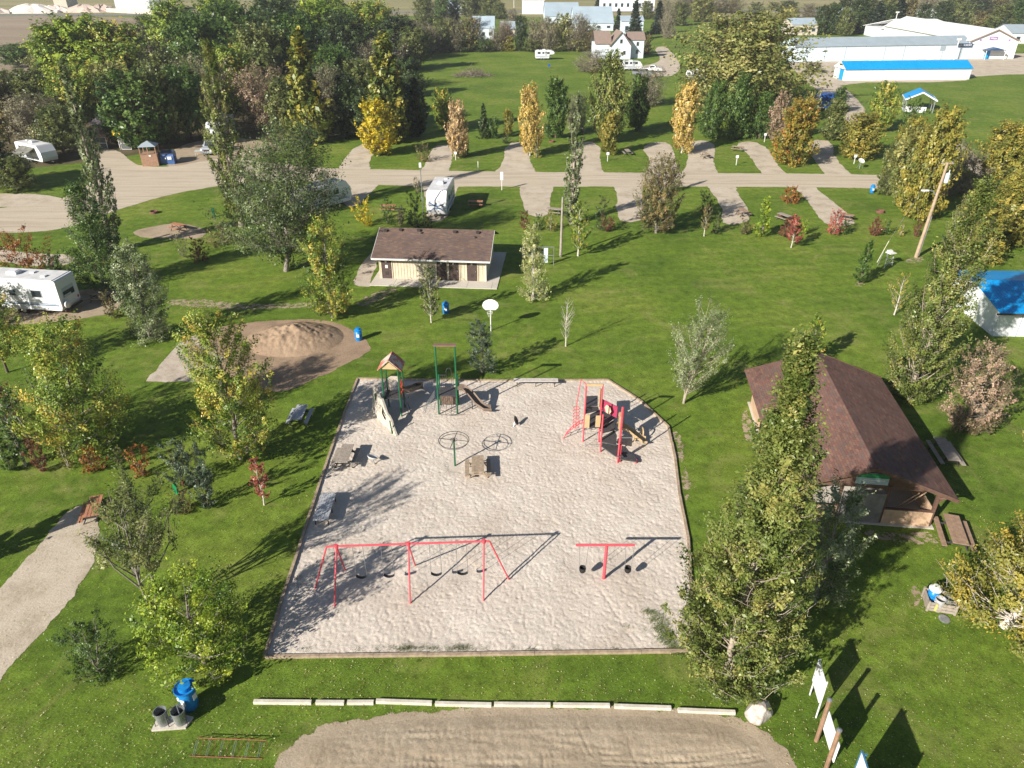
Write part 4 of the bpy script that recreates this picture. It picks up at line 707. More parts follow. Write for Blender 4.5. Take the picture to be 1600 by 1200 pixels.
for px_ in (-wx, wx): MB().box(px_, 0, 2.4, .1, 2 * wy + .3, .22).build('beam', POSTB, SHL)
for py_ in (-wy, wy): MB().box(0, py_, 2.4, 2 * wx, .1, .22).build('beam', POSTB, SHL)
MB().prism([(-wx, 2.62), (wx, 2.62), (0, 3.95)], -wy - .04, -wy, 'y').build('gable', POSTB, SHL); MB().prism([(-wx, 2.62), (wx, 2.62), (0, 3.95)], wy, wy + .04, 'y').build('gable', PLY, SHL)
MB().bar((wx, -wy, 2.0), (hw - .1, -hl + .3, 2.3), .1).bar((wx, -wy, 1.6), (wx + .65, -wy, 2.35), .09).build('brace', POSTB, SHL)
# half walls of plywood: front right, a taller grey piece in the middle, side walls
MB().box(2.55, -wy - .1, .05, 2.55, .04, 1.0).build('wall_panel', PLY, SHL); MB().box(2.55, -wy - .02, 1.03, 2.65, .2, .05).build('rail', POSTB, SHL)
GP = mat('shaded grey plywood', (.22, .205, .19), .8, .15, 2)  # the grey is shade on the middle panel, put into its colour
MB().box(0, -wy - .1, .05, 2.3, .04, 2.05).build('wall_panel', GP, SHL); MB().box(-2.55, -wy - .1, .05, 2.55, .04, 1.0).build('wall_panel', PLY, SHL)
MB().box(-wx - .1, 4.3, .05, .04, 3.3, 1.9).build('wall_panel', PLY, SHL); MB().box(wx + .1, -3.9, .05, .04, 4.1, 1.0).build('wall_panel', PLY, SHL); MB().box(wx + .1, 4.0, .05, .04, 4.0, 1.0).build('wall_panel', PLY, SHL); MB().box(-wx - .1, -4.0, .05, .04, 4.0, 1.0).build('wall_panel', PLY, SHL)
fl = MB().box(0, 0, 0, 2 * wx + .5, 2 * wy + .5, .06).build('floor', M_CONC, SHL)
GRN = mat('green sign paint', (.02, .20, .07), .5, .1, 3); SKYB = mat('pale blue sign paint', (.36, .47, .50), .5, .12, 3)
sg = MB().box(.15, -wy - .14, 2.72, 1.7, .04, .72).build('sign_board', SKYB, SHL); MB().box(.15, -wy - .17, 3.16, 1.7, .015, .28).build('sign_top', GRN, sg)
MB().box(.15, -wy - .17, 2.98, 1.3, .015, .05).box(-.1, -wy - .17, 2.86, .8, .015, .04).build('sign_lettering', WHITEP, sg)
for yy in (-3.6, 0, 3.6):
    MB().bar((-wx, yy, 2.5), (wx, yy, 2.5), .1, .16).build('tie_beam', POSTB, SHL)
MB().bar((2.2, -5.0, .1), (3.1, -5.6, 1.9), .05).bar((2.6, -4.9, .1), (3.5, -5.5, 1.9), .05).build('stair_rail', PLY, SHL)

# ---- bright blue roofed building at the right edge
BB = thing('blue_roofed_building', 'white building with a bright blue ribbed metal roof at the right edge', 'building', (40.0, 55.0, 0), R(-1.5))
LB, DB = 14.0, 8.2
MB().prism([(.7, 2.5), (.7, 0), (DB + .7, 0), (DB + .7, 2.5), (DB / 2 + .7, 3.25)], .5, LB, 'x').build('wall', WHITE, BB)
slope('roof', (0, 0, 2.45), (LB + .5, 0, 2.45), (LB + .5, DB / 2 + .7, 3.4), (0, DB / 2 + .7, 3.4), .06, BLUE, BB); slope('roof', (LB + .5, DB + 1.4, 2.45), (0, DB + 1.4, 2.45), (0, DB / 2 + .703, 3.4), (LB + .5, DB / 2 + .703, 3.4), .06, BLUE, BB)
b_ = MB()
for k in range(int(LB / .3)): b_.bar((.2 + k * .3, .0, 2.462), (.2 + k * .3, DB / 2 + .7, 3.412), .035, .03)
b_.build('roof_rib', BLUE, BB, kind='stuff'); MB().box(LB / 2, .0, 2.26, LB + .5, .05, .16).build('gutter', INSIDE, BB)
f = MB().box(5.9, .67, 1.1, 2.4, .05, 1.1).build('window', INSIDE, BB); MB().box(5.9, .63, 1.17, 2.2, .03, .96).build('pane', WHITE, f)
for xx in (2.4, 4.3): MB().box(xx, .68, 0, .04, .03, 2.3).build('seam', GREYM, BB)

def gable_long(name, label, cat, A, B, depth, zw, zr, wallm, roofm, ribs=0, axis='x', group=None, ov=.3):
    """a gabled shed along A-B (its near wall)"""
    A, B = Vector(A), Vector(B); d = (B - A); L_ = d.length; t = thing(name, label, cat, A, math.atan2(d.y, d.x), group)
    MB().prism([(0, zw), (0, 0), (depth, 0), (depth, zw), (depth / 2, zr)], 0, L_, 'x').build('wall', wallm, t)
    slope('roof', (-ov, -ov, zw), (L_ + ov, -ov, zw), (L_ + ov, depth / 2, zr + .12), (-ov, depth / 2, zr + .12), .08, roofm, t)
    slope('roof', (L_ + ov, depth + ov, zw), (-ov, depth + ov, zw), (-ov, depth / 2 + .003, zr + .12), (L_ + ov, depth / 2 + .003, zr + .12), .08, roofm, t)
    return t, L_
t, L_ = gable_long('long_shed', 'long low white shed with a bright blue metal roof across the far lawn', 'shed', G(1319, 126), G(1514, 124), 6.5, 2.7, 4.3, WHITE, BLUE)
MB().prism([(-.3, 2.72), (6.8, 2.72), (3.25, 4.45)], -.36, -.32, 'x').build('gable', WHITE, t); MB().box(-.06, 2.2, 0, .1, 2.1, 2.5).build('door', BLUE, t)
b_ = MB()
for k in range(int(L_ / .9)): b_.bar((k * .9, -.28, 2.73), (k * .9, 3.25, 4.45), .05, .04)
b_.build('roof_rib', BLUE, t, kind='stuff')
PALEB = mat('pale blue metal sheet', (.56, .66, .72), .5, .05, .3)
t, L_ = gable_long('storage_building', 'long pale storage building with a grey metal roof behind the blue roofed shed', 'building', G(1240, 97), G(1514, 92), 11, 4.3, 6.3, PALEB, GREYM)
for k, (a, b, m_) in enumerate(((.34, .415, WHITE), (.69, .745, WHITE), (.815, .845, GREYM))): MB().box(L_ * (a + b) / 2, -.06, .1 if k < 2 else 2.6, L_ * (b - a), .08, 3.8 if k < 2 else 1.5).build('sliding_door' if k < 2 else 'window', m_, t)
for k in range(9): MB().box(L_ * (k + .5) / 9, -.04, 0, .12, .05, 4.2).build('wall_seam', GREYM, t)
NAVY = mat('dark blue sign', (.03, .07, .16), .5, .05, 3); s_ = MB().box(L_ - 2.9, -.4, 3.6, 5.0, .08, 1.0).build('sign', NAVY, t)
for k, x_ in enumerate((-1.9, -1.35, -.8, -.3, .3, .8, 1.4, 1.9)): MB().box(L_ - 2.9 + x_, -.46, 3.95, .34, .03, .34).build('letter', WHITE, s_)
# white hall: its gable end looks at the camera
A, B = G(1509, 92), G(1583, 92); d = B - A; HL = thing('white_hall', 'big white hall with a white roof, its gable end to the gravel yard', 'building', A, math.atan2(d.y, d.x)); w2 = d.length; zw, zr, dp = 5.2, 8.4, 62
MB().prism([(0, zw), (0, 0), (w2, 0), (w2, zw), (w2 / 2, zr)], 0, dp, 'y').build('wall', WHITE, HL)
WROOF = mat('white roof sheet', (.70, .70, .69), .4, .04, .2)
k_ = -.42                                                                  # the hall runs back to the left
slope('roof', (-.5, dp, zw), (-.5, -.5, zw), (w2 / 2, -.5, zr + .2), (w2 / 2, dp, zr + .2), .12, WROOF, HL); slope('roof', (w2 + .5, -.5, zw), (w2 + .5, dp, zw), (w2 / 2 + .003, dp, zr + .2), (w2 / 2 + .003, -.5, zr + .2), .12, WROOF, HL)
MB().bar((-.5, -.56, zw - .1), (w2 / 2, -.56, zr + .1), .08, .28).bar((w2 + .5, -.56, zw - .1), (w2 / 2, -.56, zr + .1), .08, .28).build('fascia', mat('bare brown trim', (.28, .2, .15), .7), HL)
MAUVE = mat('mauve sign', (.34, .22, .42), .5, .1, 2); s_ = MB().box(w2 * .46, -.1, 5.5, 2.6, .1, 1.0).build('sign', MAUVE, HL); MB().box(w2 * .46 - .5, -.17, 5.95, .9, .03, .2).box(w2 * .46 + .5, -.17, 5.75, 1.0, .03, .2).build('sign_lettering', WHITE, s_)
pr = MB().prism([(w2 * .28, 2.7), (w2 * .72, 2.7), (w2 * .5, 3.5)], -2.6, 0, 'y').build('porch_roof', NAVY, HL); MB().box(w2 * .3, -2.4, 0, .15, .15, 2.7).build('porch_post', WHITE, pr); MB().box(w2 * .7, -2.4, 0, .15, .15, 2.7).build('porch_post', WHITE, pr)
MB().box(w2 * .42, -.07, 0, 1.7, .08, 2.3).build('door', BLUE, HL)
for x_, z_ in ((.2, 5.2), (.8, 5.2)): MB().box(w2 * x_, -.07, z_, .6, .08, .5).build('wall_lamp', MAUVE, HL)
HLW = thing('hall_annex', 'lower white roofed wing left of the white hall, behind the grey storage building', 'building', G(1375, 60)); w3 = M(120, HLW.location)
MB().box(w3 / 2, 8, 0, w3, 16, 3.6).build('wall', WHITE, HLW); slope('roof', (-1, -.5, 3.6), (w3 + 1, -.5, 3.6), (w3 - 6, 8, 6.6), (8, 8, 6.6), .12, WROOF, HLW); slope('roof', (w3 + 1, 16.5, 3.6), (-1, 16.5, 3.6), (8, 8.003, 6.6), (w3 - 6, 8.003, 6.6), .12, WROOF, HLW)
for x_ in (.25, .5, .75): f = MB().box(w3 * x_, -.05, 1.2, 2.4, .08, 1.2).build('window', GREYM, HLW); MB().box(w3 * x_, -.11, 1.3, 2.1, .03, 1).build('pane', GLASS, f)
# small pavilion with a blue roof
PV = thing('park_pavilion', 'small open pavilion with a blue roof and white trim on the far lawn', 'shelter', G(1432, 172), R(-20)); s = M(44, PV.location) / 2
for sg_ in (-1, 1):
    slope('roof', (sg_ * s, -s * 1.15 * sg_, 2.5), (sg_ * s, s * 1.15 * sg_, 2.5), (.002 * sg_, s * 1.15 * sg_, 4.0), (.002 * sg_, -s * 1.15 * sg_, 4.0), .08, BLUE, PV)
    MB().bar((sg_ * s, -s * 1.15 - .05, 2.45), (0, -s * 1.15 - .05, 3.95), .1, .26).build('trim', WHITE, PV); MB().box(sg_ * (s + .04), 0, 2.32, .08, s * 2.3, .22).build('trim', WHITE, PV)
    for y_ in (-s, 0, s): MB().box(sg_ * s * .88, y_, 0, .18, .18, 2.55).build('post', GALV, PV)
MB().box(-s * .9, 0, 0, .1, s * 1.9, 1.1).box(-s * .2, -s, 0, s * 1.3, .1, 1.1).build('low_wall', WHITE, PV); PVT = MB().box(0, .4, .72, 1.6, .8, .06).box(0, .4, 0, .12, .5, .72).build('serving_counter', POSTB, PV)
# farmhouse
FH = thing('farmhouse', 'white gabled farmhouse with brown roof, its gable end in the sun', 'house', G(953, 93), R(4)); fw = M(32, FH.location); fd = 9.0; zw, zr = 3.9, 7.9
RFB = mat('brown house roof', (.24, .18, .15), .8, .1, 2); HW = mat('white house siding', (.62, .68, .76), .6, .05, 1)
MB().prism([(0, zw), (0, 0), (fw, 0), (fw, zw), (fw / 2, zr)], 0, fd, 'y').build('wall', HW, FH)
slope('roof', (-.5, fd, zw), (-.5, -.5, zw), (fw / 2, -.5, zr + .2), (fw / 2, fd, zr + .2), .12, RFB, FH); slope('roof', (fw + .5, -.5, zw), (fw + .5, fd, zw), (fw / 2 + .003, fd, zr + .2), (fw / 2 + .003, -.5, zr + .2), .12, RFB, FH)
MB().box(fw + 2.2, 5.5, 0, 5, 6, 5.4).build('wing_wall', HW, FH); slope('roof', (fw - .6, 2.2, 5.4), (fw + 5.1, 2.2, 5.4), (fw + 5.1, 5.5, 7.6), (fw - .6, 5.5, 7.6), .12, RFB, FH); slope('roof', (fw + 5.1, 8.8, 5.4), (fw - .6, 8.8, 5.4), (fw - .6, 5.503, 7.6), (fw + 5.1, 5.503, 7.6), .12, RFB, FH)
MB().box(-2.3, 4.6, 0, 4.6, 8.4, 4.6).build('wing_wall', HW, FH); slope('roof', (-5.0, .1, 4.5), (.4, .1, 4.5), (.4, 4.6, 8.0), (-5.0, 4.6, 8.0), .12, RFB, FH); slope('roof', (.4, 9.1, 4.5), (-5.0, 9.1, 4.5), (-5.0, 4.603, 8.0), (.4, 4.603, 8.0), .12, RFB, FH)
for x_, z_ in ((fw * .5, 4.6), (fw * .35, 1.3), (fw * .68, 1.3), (fw + 2.6, 3.6), (fw + 2.6, 1.3)):
    f = MB().box(x_, -.03 if x_ < fw else 2.46, z_, .95, .08, 1.3).build('window', WHITE, FH); MB().box(x_, -.09 if x_ < fw else 2.4, z_ + .1, .75, .03, 1.1).build('pane', GLASS, f)
# buildings still further off, each with its walls, roof and a few windows
def far_house(name, label, px0, px1, py, zw, zr, depth, wm, rm, nwin=3, hip=False, cat='building'):
    t, L_ = gable_long(name, label, cat, G(px0, py), G(px1, py), depth, zw, zr, wm, rm)
    for k in range(nwin): f = MB().box(L_ * (k + .5) / nwin, -.04, zw * .35, min(1.6, L_ / nwin * .5), .08, zw * .35).build('window', GREYM, t); MB().box(L_ * (k + .5) / nwin, -.1, zw * .38, min(1.3, L_ / nwin * .4), .03, zw * .28).build('pane', GLASS, f)
    return t
LGB = mat('light grey blue roof', (.34, .42, .48), .5, .06, .2); BEI = mat('beige siding', (.5, .45, .37), .7, .06, 1)
far_house('blue_grey_building', 'wide building with a pale blue grey roof, left of the dark spruces', 852, 905, 36, 3, 8.5, 30, PALEB, LGB, 4); far_house('blue_grey_building', 'building with steep pale blue gable behind the farmhouse', 897, 958, 48, 3, 9, 26, PALEB, LGB, 4)
far_house('grey_blue_house', 'grey blue house between the two dark spruces', 970, 1004, 56, 5.5, 7.2, 10, PALEB, LGB, 2, cat='house')
far_house('storage_units', 'long row of white storage units far behind the farmhouse', 939, 1022, 17.5, 6.5, 8, 12, WHITE, WROOF, 9); far_house('white_trailer_shed', 'long white trailer shed near the far road', 816, 850, 22, 7, 8.4, 12, WHITE, WROOF, 0, cat='shed')
far_house('white_house', 'white house with grey roof peeping through the hedge trees', 738, 772, 62, 4, 8, 12, HW, LGB, 3, cat='house'); far_house('white_house', 'small white house at the left end of the hedge behind trees', 700, 722, 22, 4, 7, 10, HW, LGB, 2, cat='house'); far_house('white_house', 'low pale house behind the middle of the hedge', 782, 815, 58, 3, 5.5, 10, BEI, GREYM, 3, cat='house')
far_house('town_house', 'tan house with a grey roof above the end of the storage building', 1236, 1276, 55, 4, 6, 14, BEI, LGB, 3, cat='house'); far_house('town_house', 'white roofed house among the dark trees behind the hall', 1430, 1462, 34, 3, 5.5, 12, WHITE, WROOF, 2, cat='house'); far_house('town_house', 'pale blue house between dark trees above the storage building', 1320, 1332, 34, 4, 6, 12, PALEB, LGB, 1, cat='house')
far_house('town_house', 'low white house at the upper right edge', 1578, 1640, 68, 3.5, 6, 14, WHITE, GREYM, 3, cat='house')
t, L_ = gable_long('white_silo_barn', 'big white barn at the upper left beyond the fields', 'barn', G(182, 17.5), G(236, 17), 20, 17, 19, WHITE, WROOF); 
CV = thing('grain_conveyor', 'steel conveyor frame beside the white barn', 'conveyor', G(246, 18)); q = M(1, CV.location)
for dx in (-6, 6): MB().bar((dx * q, 0, 0), (dx * .5 * q, 0, 15 * q), .8).build('leg', GALV, CV); MB().bar((dx * q, 0, 0), (-dx * .6 * q, 0, 10 * q), .5).build('brace', GALV, CV)
MB().box(0, 0, 14 * q, 16 * q, 2, 2.2).build('platform', GALV, CV)
wl = MB(); a, b = G(168, 19), G(272, 24.5); wl.bar(a + Vector((0, 0, 1)), b + Vector((0, 0, 1)), 1.2, 2.4); o = wl.build('concrete_wall', M_CONC); tag(o, 'long pale concrete wall in front of the white barn', 'wall')
for k, (x_, y_, wd, hh, c) in enumerate(((-10, 21, 60, 9, (.55, .47, .42)), (52, 20, 90, 12, (.66, .60, .55)), (88, 19, 56, 9, (.62, .54, .48)), (130, 19, 70, 10, (.50, .40, .34)), (160, 18, 50, 9, (.44, .35, .30)))):
    p = G(x_, y_); r_ = M(wd, p) / 2; m_ = mat(f'gravel heap colour {k}', c, .9, .12, .1); mb = MB(); pr_ = [(r_, 0), (r_ * .8, M(hh, p) * .35), (r_ * .5, M(hh, p) * .75), (r_ * .2, M(hh, p) * .98), (.001, M(hh, p))]
    mb.lathe(pr_, 22, sy=.5); mb.v = [(x + random.uniform(-1, 1) * 1.5, y + random.uniform(-1, 1), max(0, z + random.uniform(-.5, .5)) if z > .1 else z) for x, y, z in mb.v]
    tag(mb.build('gravel_heap', m_, loc=p), ['pinkish gravel heap at the upper left corner', 'large pale gravel heap beyond the harvested field', 'smaller pale heap right of the large one', 'brownish gravel heap left of the white barn', 'darker low gravel heap touching the white barn'][k], 'gravel heap')
GT = mat('green roof sheet', (.03, .2, .15), .6); far_house('green_shed', 'small shed with a green roof behind the gravel heaps', 86, 106, 12, 5, 9, 14, BEI, GT, 0, cat='shed')
# ================================================================== TRAILERS AND VEHICLES
RVW = mat('white trailer skin', (.66, .67, .69), .35, .05, 1.5); RVB = mat('blue grey decal', (.10, .17, .26), .4, .1, 2); RVG = mat('light grey panel', (.42, .45, .48), .4, .05, 2); RED = mat('red lamp', (.5, .02, .02), .3)
def wheel(parent, x, y, r=.36, w=.24):
    t_ = bpy.data.objects.new('wheel', MB().lathe([(r * .55, -w / 2), (r, -w / 2), (r, w / 2), (r * .55, w / 2)], 16).mesh('wheel', BLACK)); COL.objects.link(t_); t_.parent = parent; t_.location = (x, y, r); t_.rotation_euler = (R(90), 0, 0)
    h_ = MB().lathe([(r * .56, -w / 2 - .01), (r * .5, w / 2 + .01)], 12).build('rim', STEEL, t_); return t_
def trailer(label, loc, rz, L_=7.5, W_=2.45, H_=2.9, fifth=False, slide=False, spare=False, awning=False, group='parked camping trailers', swirl=False, rear=True, name='camping_trailer', vents=3):
    """long axis x, rear at x=0, nose at x=L; floor .5"""
    t = thing(name, label, 'trailer', loc, rz, group); z0 = .5
    if fifth: prof = [(.12, z0), (L_ * .72, z0), (L_ * .74, 1.55), (L_ - .2, 1.7), (L_, 2.1), (L_ - .25, H_ - .25), (L_ - .9, H_), (.3, H_), (0, H_ - .25), (0, z0 + .4)]
    else: prof = [(.15, z0), (L_ - .25, z0), (L_, z0 + .55), (L_ - .1, H_ - .9), (L_ - .8, H_), (.1, H_), (0, H_ - .12), (0, z0 + .3)]
    body = MB().prism(prof, -W_ / 2, W_ / 2, 'y').build('body', RVW, t); MB().prism([(a, b) for a, b in ((.3, H_ + .004), (L_ - 1, H_ + .004), (L_ - 1, H_ + .05), (.3, H_ + .05))], -W_ / 2 + .08, W_ / 2 - .08, 'y').build('roof', mat('greyed trailer roof', (.62, .62, .62), .6, .12, 1.2), t)
    ac = MB().box(L_ * .45, 0, H_ + .05, .95, .75, .26).box(L_ * .45, 0, H_ + .31, .7, .6, .04).build('air_conditioner', RVW, t)
    for k in range(vents): MB().box(L_ * (.15 + .62 * k / max(1, vents - 1)) if k != 1 else L_ * .3, .35 * (-1) ** k, H_ + .05, .4, .4, .12).build('roof_vent', RVW, t)
    for sy in (-1, 1):
        yy = sy * (W_ / 2 + .01)
        for x_, wd, zz, hh in ((L_ * .2, .9, 1.7, .6), (L_ * .42, .6, 1.75, .5), (L_ * .68, .8, 1.7, .55)):
            f = MB().box(x_, yy, zz, wd + .1, .04, hh + .1).build('window', RVG, t); MB().box(x_, yy + sy * .025, zz + .05, wd, .02, hh).build('pane', GLASS, f)
        MB().box(L_ * .45, yy, .95, L_ * .85, .025, .10).box(L_ * .3, yy, 1.12, L_ * .5, .025, .05).build('decal_stripe', RVB, t)
        for k in range(2): wheel(t, L_ * (.4 if not fifth else .36) + k * .85 - .3, sy * (W_ / 2 - .16))
        MB().box(L_ * (.4 if not fifth else .36) + .12, sy * (W_ / 2 + .005), z0 - .02, 1.8, .05, .34).build('wheel_arch', RVG, t)
    d = MB().box(L_ * .56, -W_ / 2 - .012, .7, .68, .05, 1.85).build('door', RVG, t); MB().box(L_ * .56 + .26, -W_ / 2 - .05, 1.5, .06, .05, .12).build('handle', BLACK, d); MB().box(L_ * .56, -W_ / 2 - .045, 1.9, .4, .02, .45).build('pane', GLASS, d)
    if rear: f = MB().box(-.015, 0, 1.55, .05, 1.5, .85).build('window', RVG, t); MB().box(-.045, 0, 1.6, .03, 1.4, .5).build('pane', GLASS, f); MB().box(-.045, .2, 1.6 - .02, .032, .9, .2).build('sliding_pane', RVG, f)
    for sy in (-1, 1): MB().box(-.02, sy * 1.0, .95, .05, .14, .22).build('tail_lamp', RED, t)
    MB().box(-.12, 0, .42, .14, W_ - .2, .14).build('bumper', INSIDE, t)
    MB().prism([(L_ - .3, .42), (L_ + .9, .42), (L_ + .9, .52), (L_ - .3, .52)], -.12, .12, 'y').build('drawbar', INSIDE, t) if not fifth else MB().bar((L_ * .68, .8, 0), (L_ * .68, .8, z0 + .2), .1).bar((L_ * .68, -.8, 0), (L_ * .68, -.8, z0 + .2), .1).build('landing_leg', INSIDE, t)
    if swirl:
        b_ = MB()
        for k in range(4):
            pts = [(L_ + .015 - .12 * abs(a - .5), -.9 + 1.8 * a, .9 + .35 * k + .38 * math.sin(a * 3 + k)) for a in np.linspace(0, 1, 9)]; b_.tube(pts, .07, 4)
        b_.build('decal_swirl', RVB, t); b2 = MB()
        for sy in (-1, 1):
            for k in range(4): b2.tube([(L_ * (.45 + .5 * a), sy * (W_ / 2 - .03), .9 + .4 * k + .3 * math.sin(a * 3.5 + k)) for a in np.linspace(0, 1, 7)], .06, 4)
        b2.build('decal_swirl', RVB, t)
    if slide:
        s_ = MB().box(L_ * slide[0], -W_ / 2 - .3, .75, slide[1], .75, 1.85).build('slide_out', RVW, t); x0 = L_ * slide[0]
        for dx, wd in ((-.55, .5), (.05, .5), (.5, .3)): MB().box(x0 + dx, -W_ / 2 - .69, 1.6, wd, .03, .42).build('pane', GLASS, s_)
        MB().box(x0, -W_ / 2 - .69, 1.2, slide[1] * .7, .02, .07).build('decal_stripe', RVB, s_)
    if spare:
        sp = bpy.data.objects.new('spare_wheel', MB().lathe([(.001, -.1), (.3, -.1), (.34, -.05), (.34, .1), (.001, .1)], 20).mesh('spare_wheel', RVW, True)); COL.objects.link(sp); sp.parent = t; sp.location = (-.2, .78, 1.0); sp.rotation_euler = (0, R(-90), 0)
    if awning:
        b_ = MB(); yy = -W_ / 2; x0, x1 = L_ * .3, L_ * .8
        b_.add([(x0, yy, 2.5), (x1, yy, 2.5), (x1, yy - 1.9, 1.7), (x0, yy - 1.9, 1.7), (x0, yy, 2.47), (x1, yy, 2.47), (x1, yy - 1.9, 1.67), (x0, yy - 1.9, 1.67)], [(0, 1, 2, 3), (7, 6, 5, 4), (0, 3, 7, 4), (1, 5, 6, 2), (3, 2, 6, 7)])
        b_.build('awning', mat('striped grey awning', (.2, .2, .17), .8, .3, 2), t); 
        for x_ in (x0 + .05, x1 - .05): MB().bar((x_, yy - 1.88, 1.68), (x_, yy - .02, .7), .04).build('awning_arm', GALV, t)
    return t
# the large white trailer at the left edge: its rear looks right
r0, r1 = G(101, 495), G(131, 476); ax = (r1 - r0); ang = math.atan2(ax.y, ax.x) + R(90); mid = (r0 + r1) / 2
trailer('large white trailer at the left edge with slide out and round spare wheel cover', mid, ang, 10.5, 2.5, 3.3, slide=(.26, 3.6), spare=True, vents=3)
a, b = G(38, 251), G(84, 262); d = b - a; trailer('white travel trailer with a striped awning at the edge of the wood, upper left', a + Vector((-.4, 1.6, 0)), math.atan2(d.y, d.x), 7.2, 2.4, 2.8, awning=True, vents=1)
trailer('mostly hidden trailer behind the wide elm', G(466, 337), R(52), 7.8, 2.45, 3.1, swirl=True, vents=2); 
p = G(687, 341); trailer('trailer with blue swirls parked nose towards the washroom', p + Vector((.2, 7.2, 0)), R(-94), 7.4, 2.45, 3.2, swirl=True, vents=1, fifth=False)
trailer('tall silver blue trailer coupled behind the parked pickup', G(337, 222) + Vector((.5, 6, 0)), R(-86), 9.0, 2.45, 3.7, fifth=True, swirl=True, vents=1)
trailer('small white trailer alone on the far field', G(836, 93), 0, 6.1, 2.3, 2.7, fifth=True, vents=2)
trailer('white trailer beside the foot of the giant willow', G(1075, 127), R(25), 5.5, 2.3, 2.5, vents=2)
trailer('white trailer half hidden left of the farmhouse door', G(970, 110), R(8), 6.0, 2.3, 2.4, vents=1)
TARP = mat('blue tarpaulin', (.02, .10, .40), .4, .15, 2)
t = thing('covered_trailer', 'blue tarpaulin covered trailer under the olive trees, upper right', 'trailer', G(1270, 172), R(12)); MB().prism([(0, .4), (5.5, .4), (5.5, 2.2), (4.6, 3.2), (.8, 3.2), (0, 2.3)], -1.2, 1.2, 'y').build('cover', TARP, t)
for sy in (-1, 1): wheel(t, 2.6, sy * 1.05)
def pickup(label, loc, rz, body, name='pickup_truck', group=None):
    t = thing(name, label, 'pickup', loc, rz, group); L_ = 5.7; W_ = 1.95       # nose at +x
    side = [(0, .55), (0, 1.2), (1.95, 1.2), (2.0, 1.25), (2.25, 1.85), (3.55, 1.88), (4.15, 1.25), (5.5, 1.12), (5.68, .9), (5.68, .5), (4.9, .5), (4.1, .5), (1.4, .5)]
    MB().prism(side, -W_ / 2, W_ / 2, 'y').build('body', body, t); MB().box(1.0, 0, 1.203, 1.75, 1.6, .01).build('bed', BLACK, t)
    MB().prism([(3.6, 1.80), (4.16, 1.27), (4.2, 1.28), (3.64, 1.83)], -.82, .82, 'y').build('windshield', GLASS, t); MB().box(2.9, 0, 1.32, 1.25, W_ + .02, .42).build('side_window', GLASS, t); MB().box(5.69, 0, .72, .04, 1.15, .3).build('grille', INSIDE, t)
    MB().box(5.72, 0, .42, .16, 1.85, .22).build('bumper', STEEL, t)
    for sy in (-1, 1):
        MB().box(5.66, sy * .76, .8, .07, .3, .22).build('headlight', WHITEP, t); MB().box(3.9, sy * (W_ / 2 + .12), 1.2, .14, .2, .2).build('mirror', body, t)
        for x_ in (1.15, 4.55): wheel(t, x_, sy * (W_ / 2 - .13), .4, .26)
    return t
SILV = mat('silver car paint', (.48, .51, .55), .28, .04, 2, metal=.3); CARW = mat('white car paint', (.7, .71, .72), .25, .03, 2); CARD = mat('grey car paint', (.16, .17, .19), .3, .05, 2)
pickup('silver pickup facing the camera beside the tall columnar poplar', G(330, 240) + Vector((.2, 4.0, 0)), R(-93), SILV)
pickup('white pickup parked beside the farmhouse', G(1003, 112), R(-15), CARW); pickup('grey pickup parked near the door of the farmhouse', G(990, 118), R(-35), CARD)
# ================================================================== PLAYGROUND
PINK = mat('faded red paint', (.66, .085, .11), .45, .12, 3); GREENP = mat('green post paint', (.012, .12, .05), .4, .12, 3); DECK = mat('black coated deck', (.06, .058, .062), .6, .12, 6)
TAN = mat('tan plastic', (.50, .36, .20), .45, .08, 3); MAROON = mat('dark pink panel', (.33, .04, .09), .45, .08, 3); REDP = mat('red plastic', (.45, .06, .035), .45, .1, 3); BRP = mat('brown plastic slide', (.20, .15, .115), .4, .12, 3); STONE = mat('cream climbing wall', (.47, .43, .36), .75, .12, 3, bump=.02, bscale=5)
TIMB = mat('weathered timber', (.40, .31, .22), .8, .2, 4, col2=(.22, .17, .12)); TIMG = mat('grey weathered planks', (.36, .31, .26), .8, .2, 5, col2=(.22, .19, .16)); REDW = mat('orange stained planks', (.42, .19, .11), .65, .15, 4); BRW = mat('brown weathered planks', (.33, .22, .15), .7, .15, 4)
SILP = mat('silver painted planks', (.46, .47, .49), .4, .12, 4); PIPE = mat('dark pipe', (.05, .05, .05), .5, .1, 4); ROOFR = mat('peeling red roof board', (.42, .12, .08), .7, .2, 1.5, col2=(.5, .42, .36), thr=(.45, .55))
def place(o, name, m, parent, loc=(0, 0, 0), rz=0): pass
# timber edging of the sand: each timber its own piece
ED = thing('sand_edging', 'low timber edging framing the play sand', 'edging', (0, 0, 0)); n_ = 0
for i in range(len(SBW)):
    if i == 11: pass
    a, b = Vector(SBW[i]), Vector(SBW[(i + 1) % len(SBW)]); L_ = (b - a).length; k = max(1, round(L_ / 2.4)); d = (b - a).normalized(); nrm = Vector((d.y, -d.x)) 
    for j in range(k):
        p, q = a.lerp(b, j / k), a.lerp(b, (j + 1) / k); m_ = (p + q) / 2; off = random.uniform(-.012, .012)
        o = MB().box(0, 0, 0, (q - p).length - .015, .15, .15).build('timber', TIMB, ED); o.location = (m_.x + nrm.x * off, m_.y + nrm.y * off, random.uniform(-.015, .01)); o.rotation_euler.z = math.atan2(d.y, d.x) + random.uniform(-.006, .006)
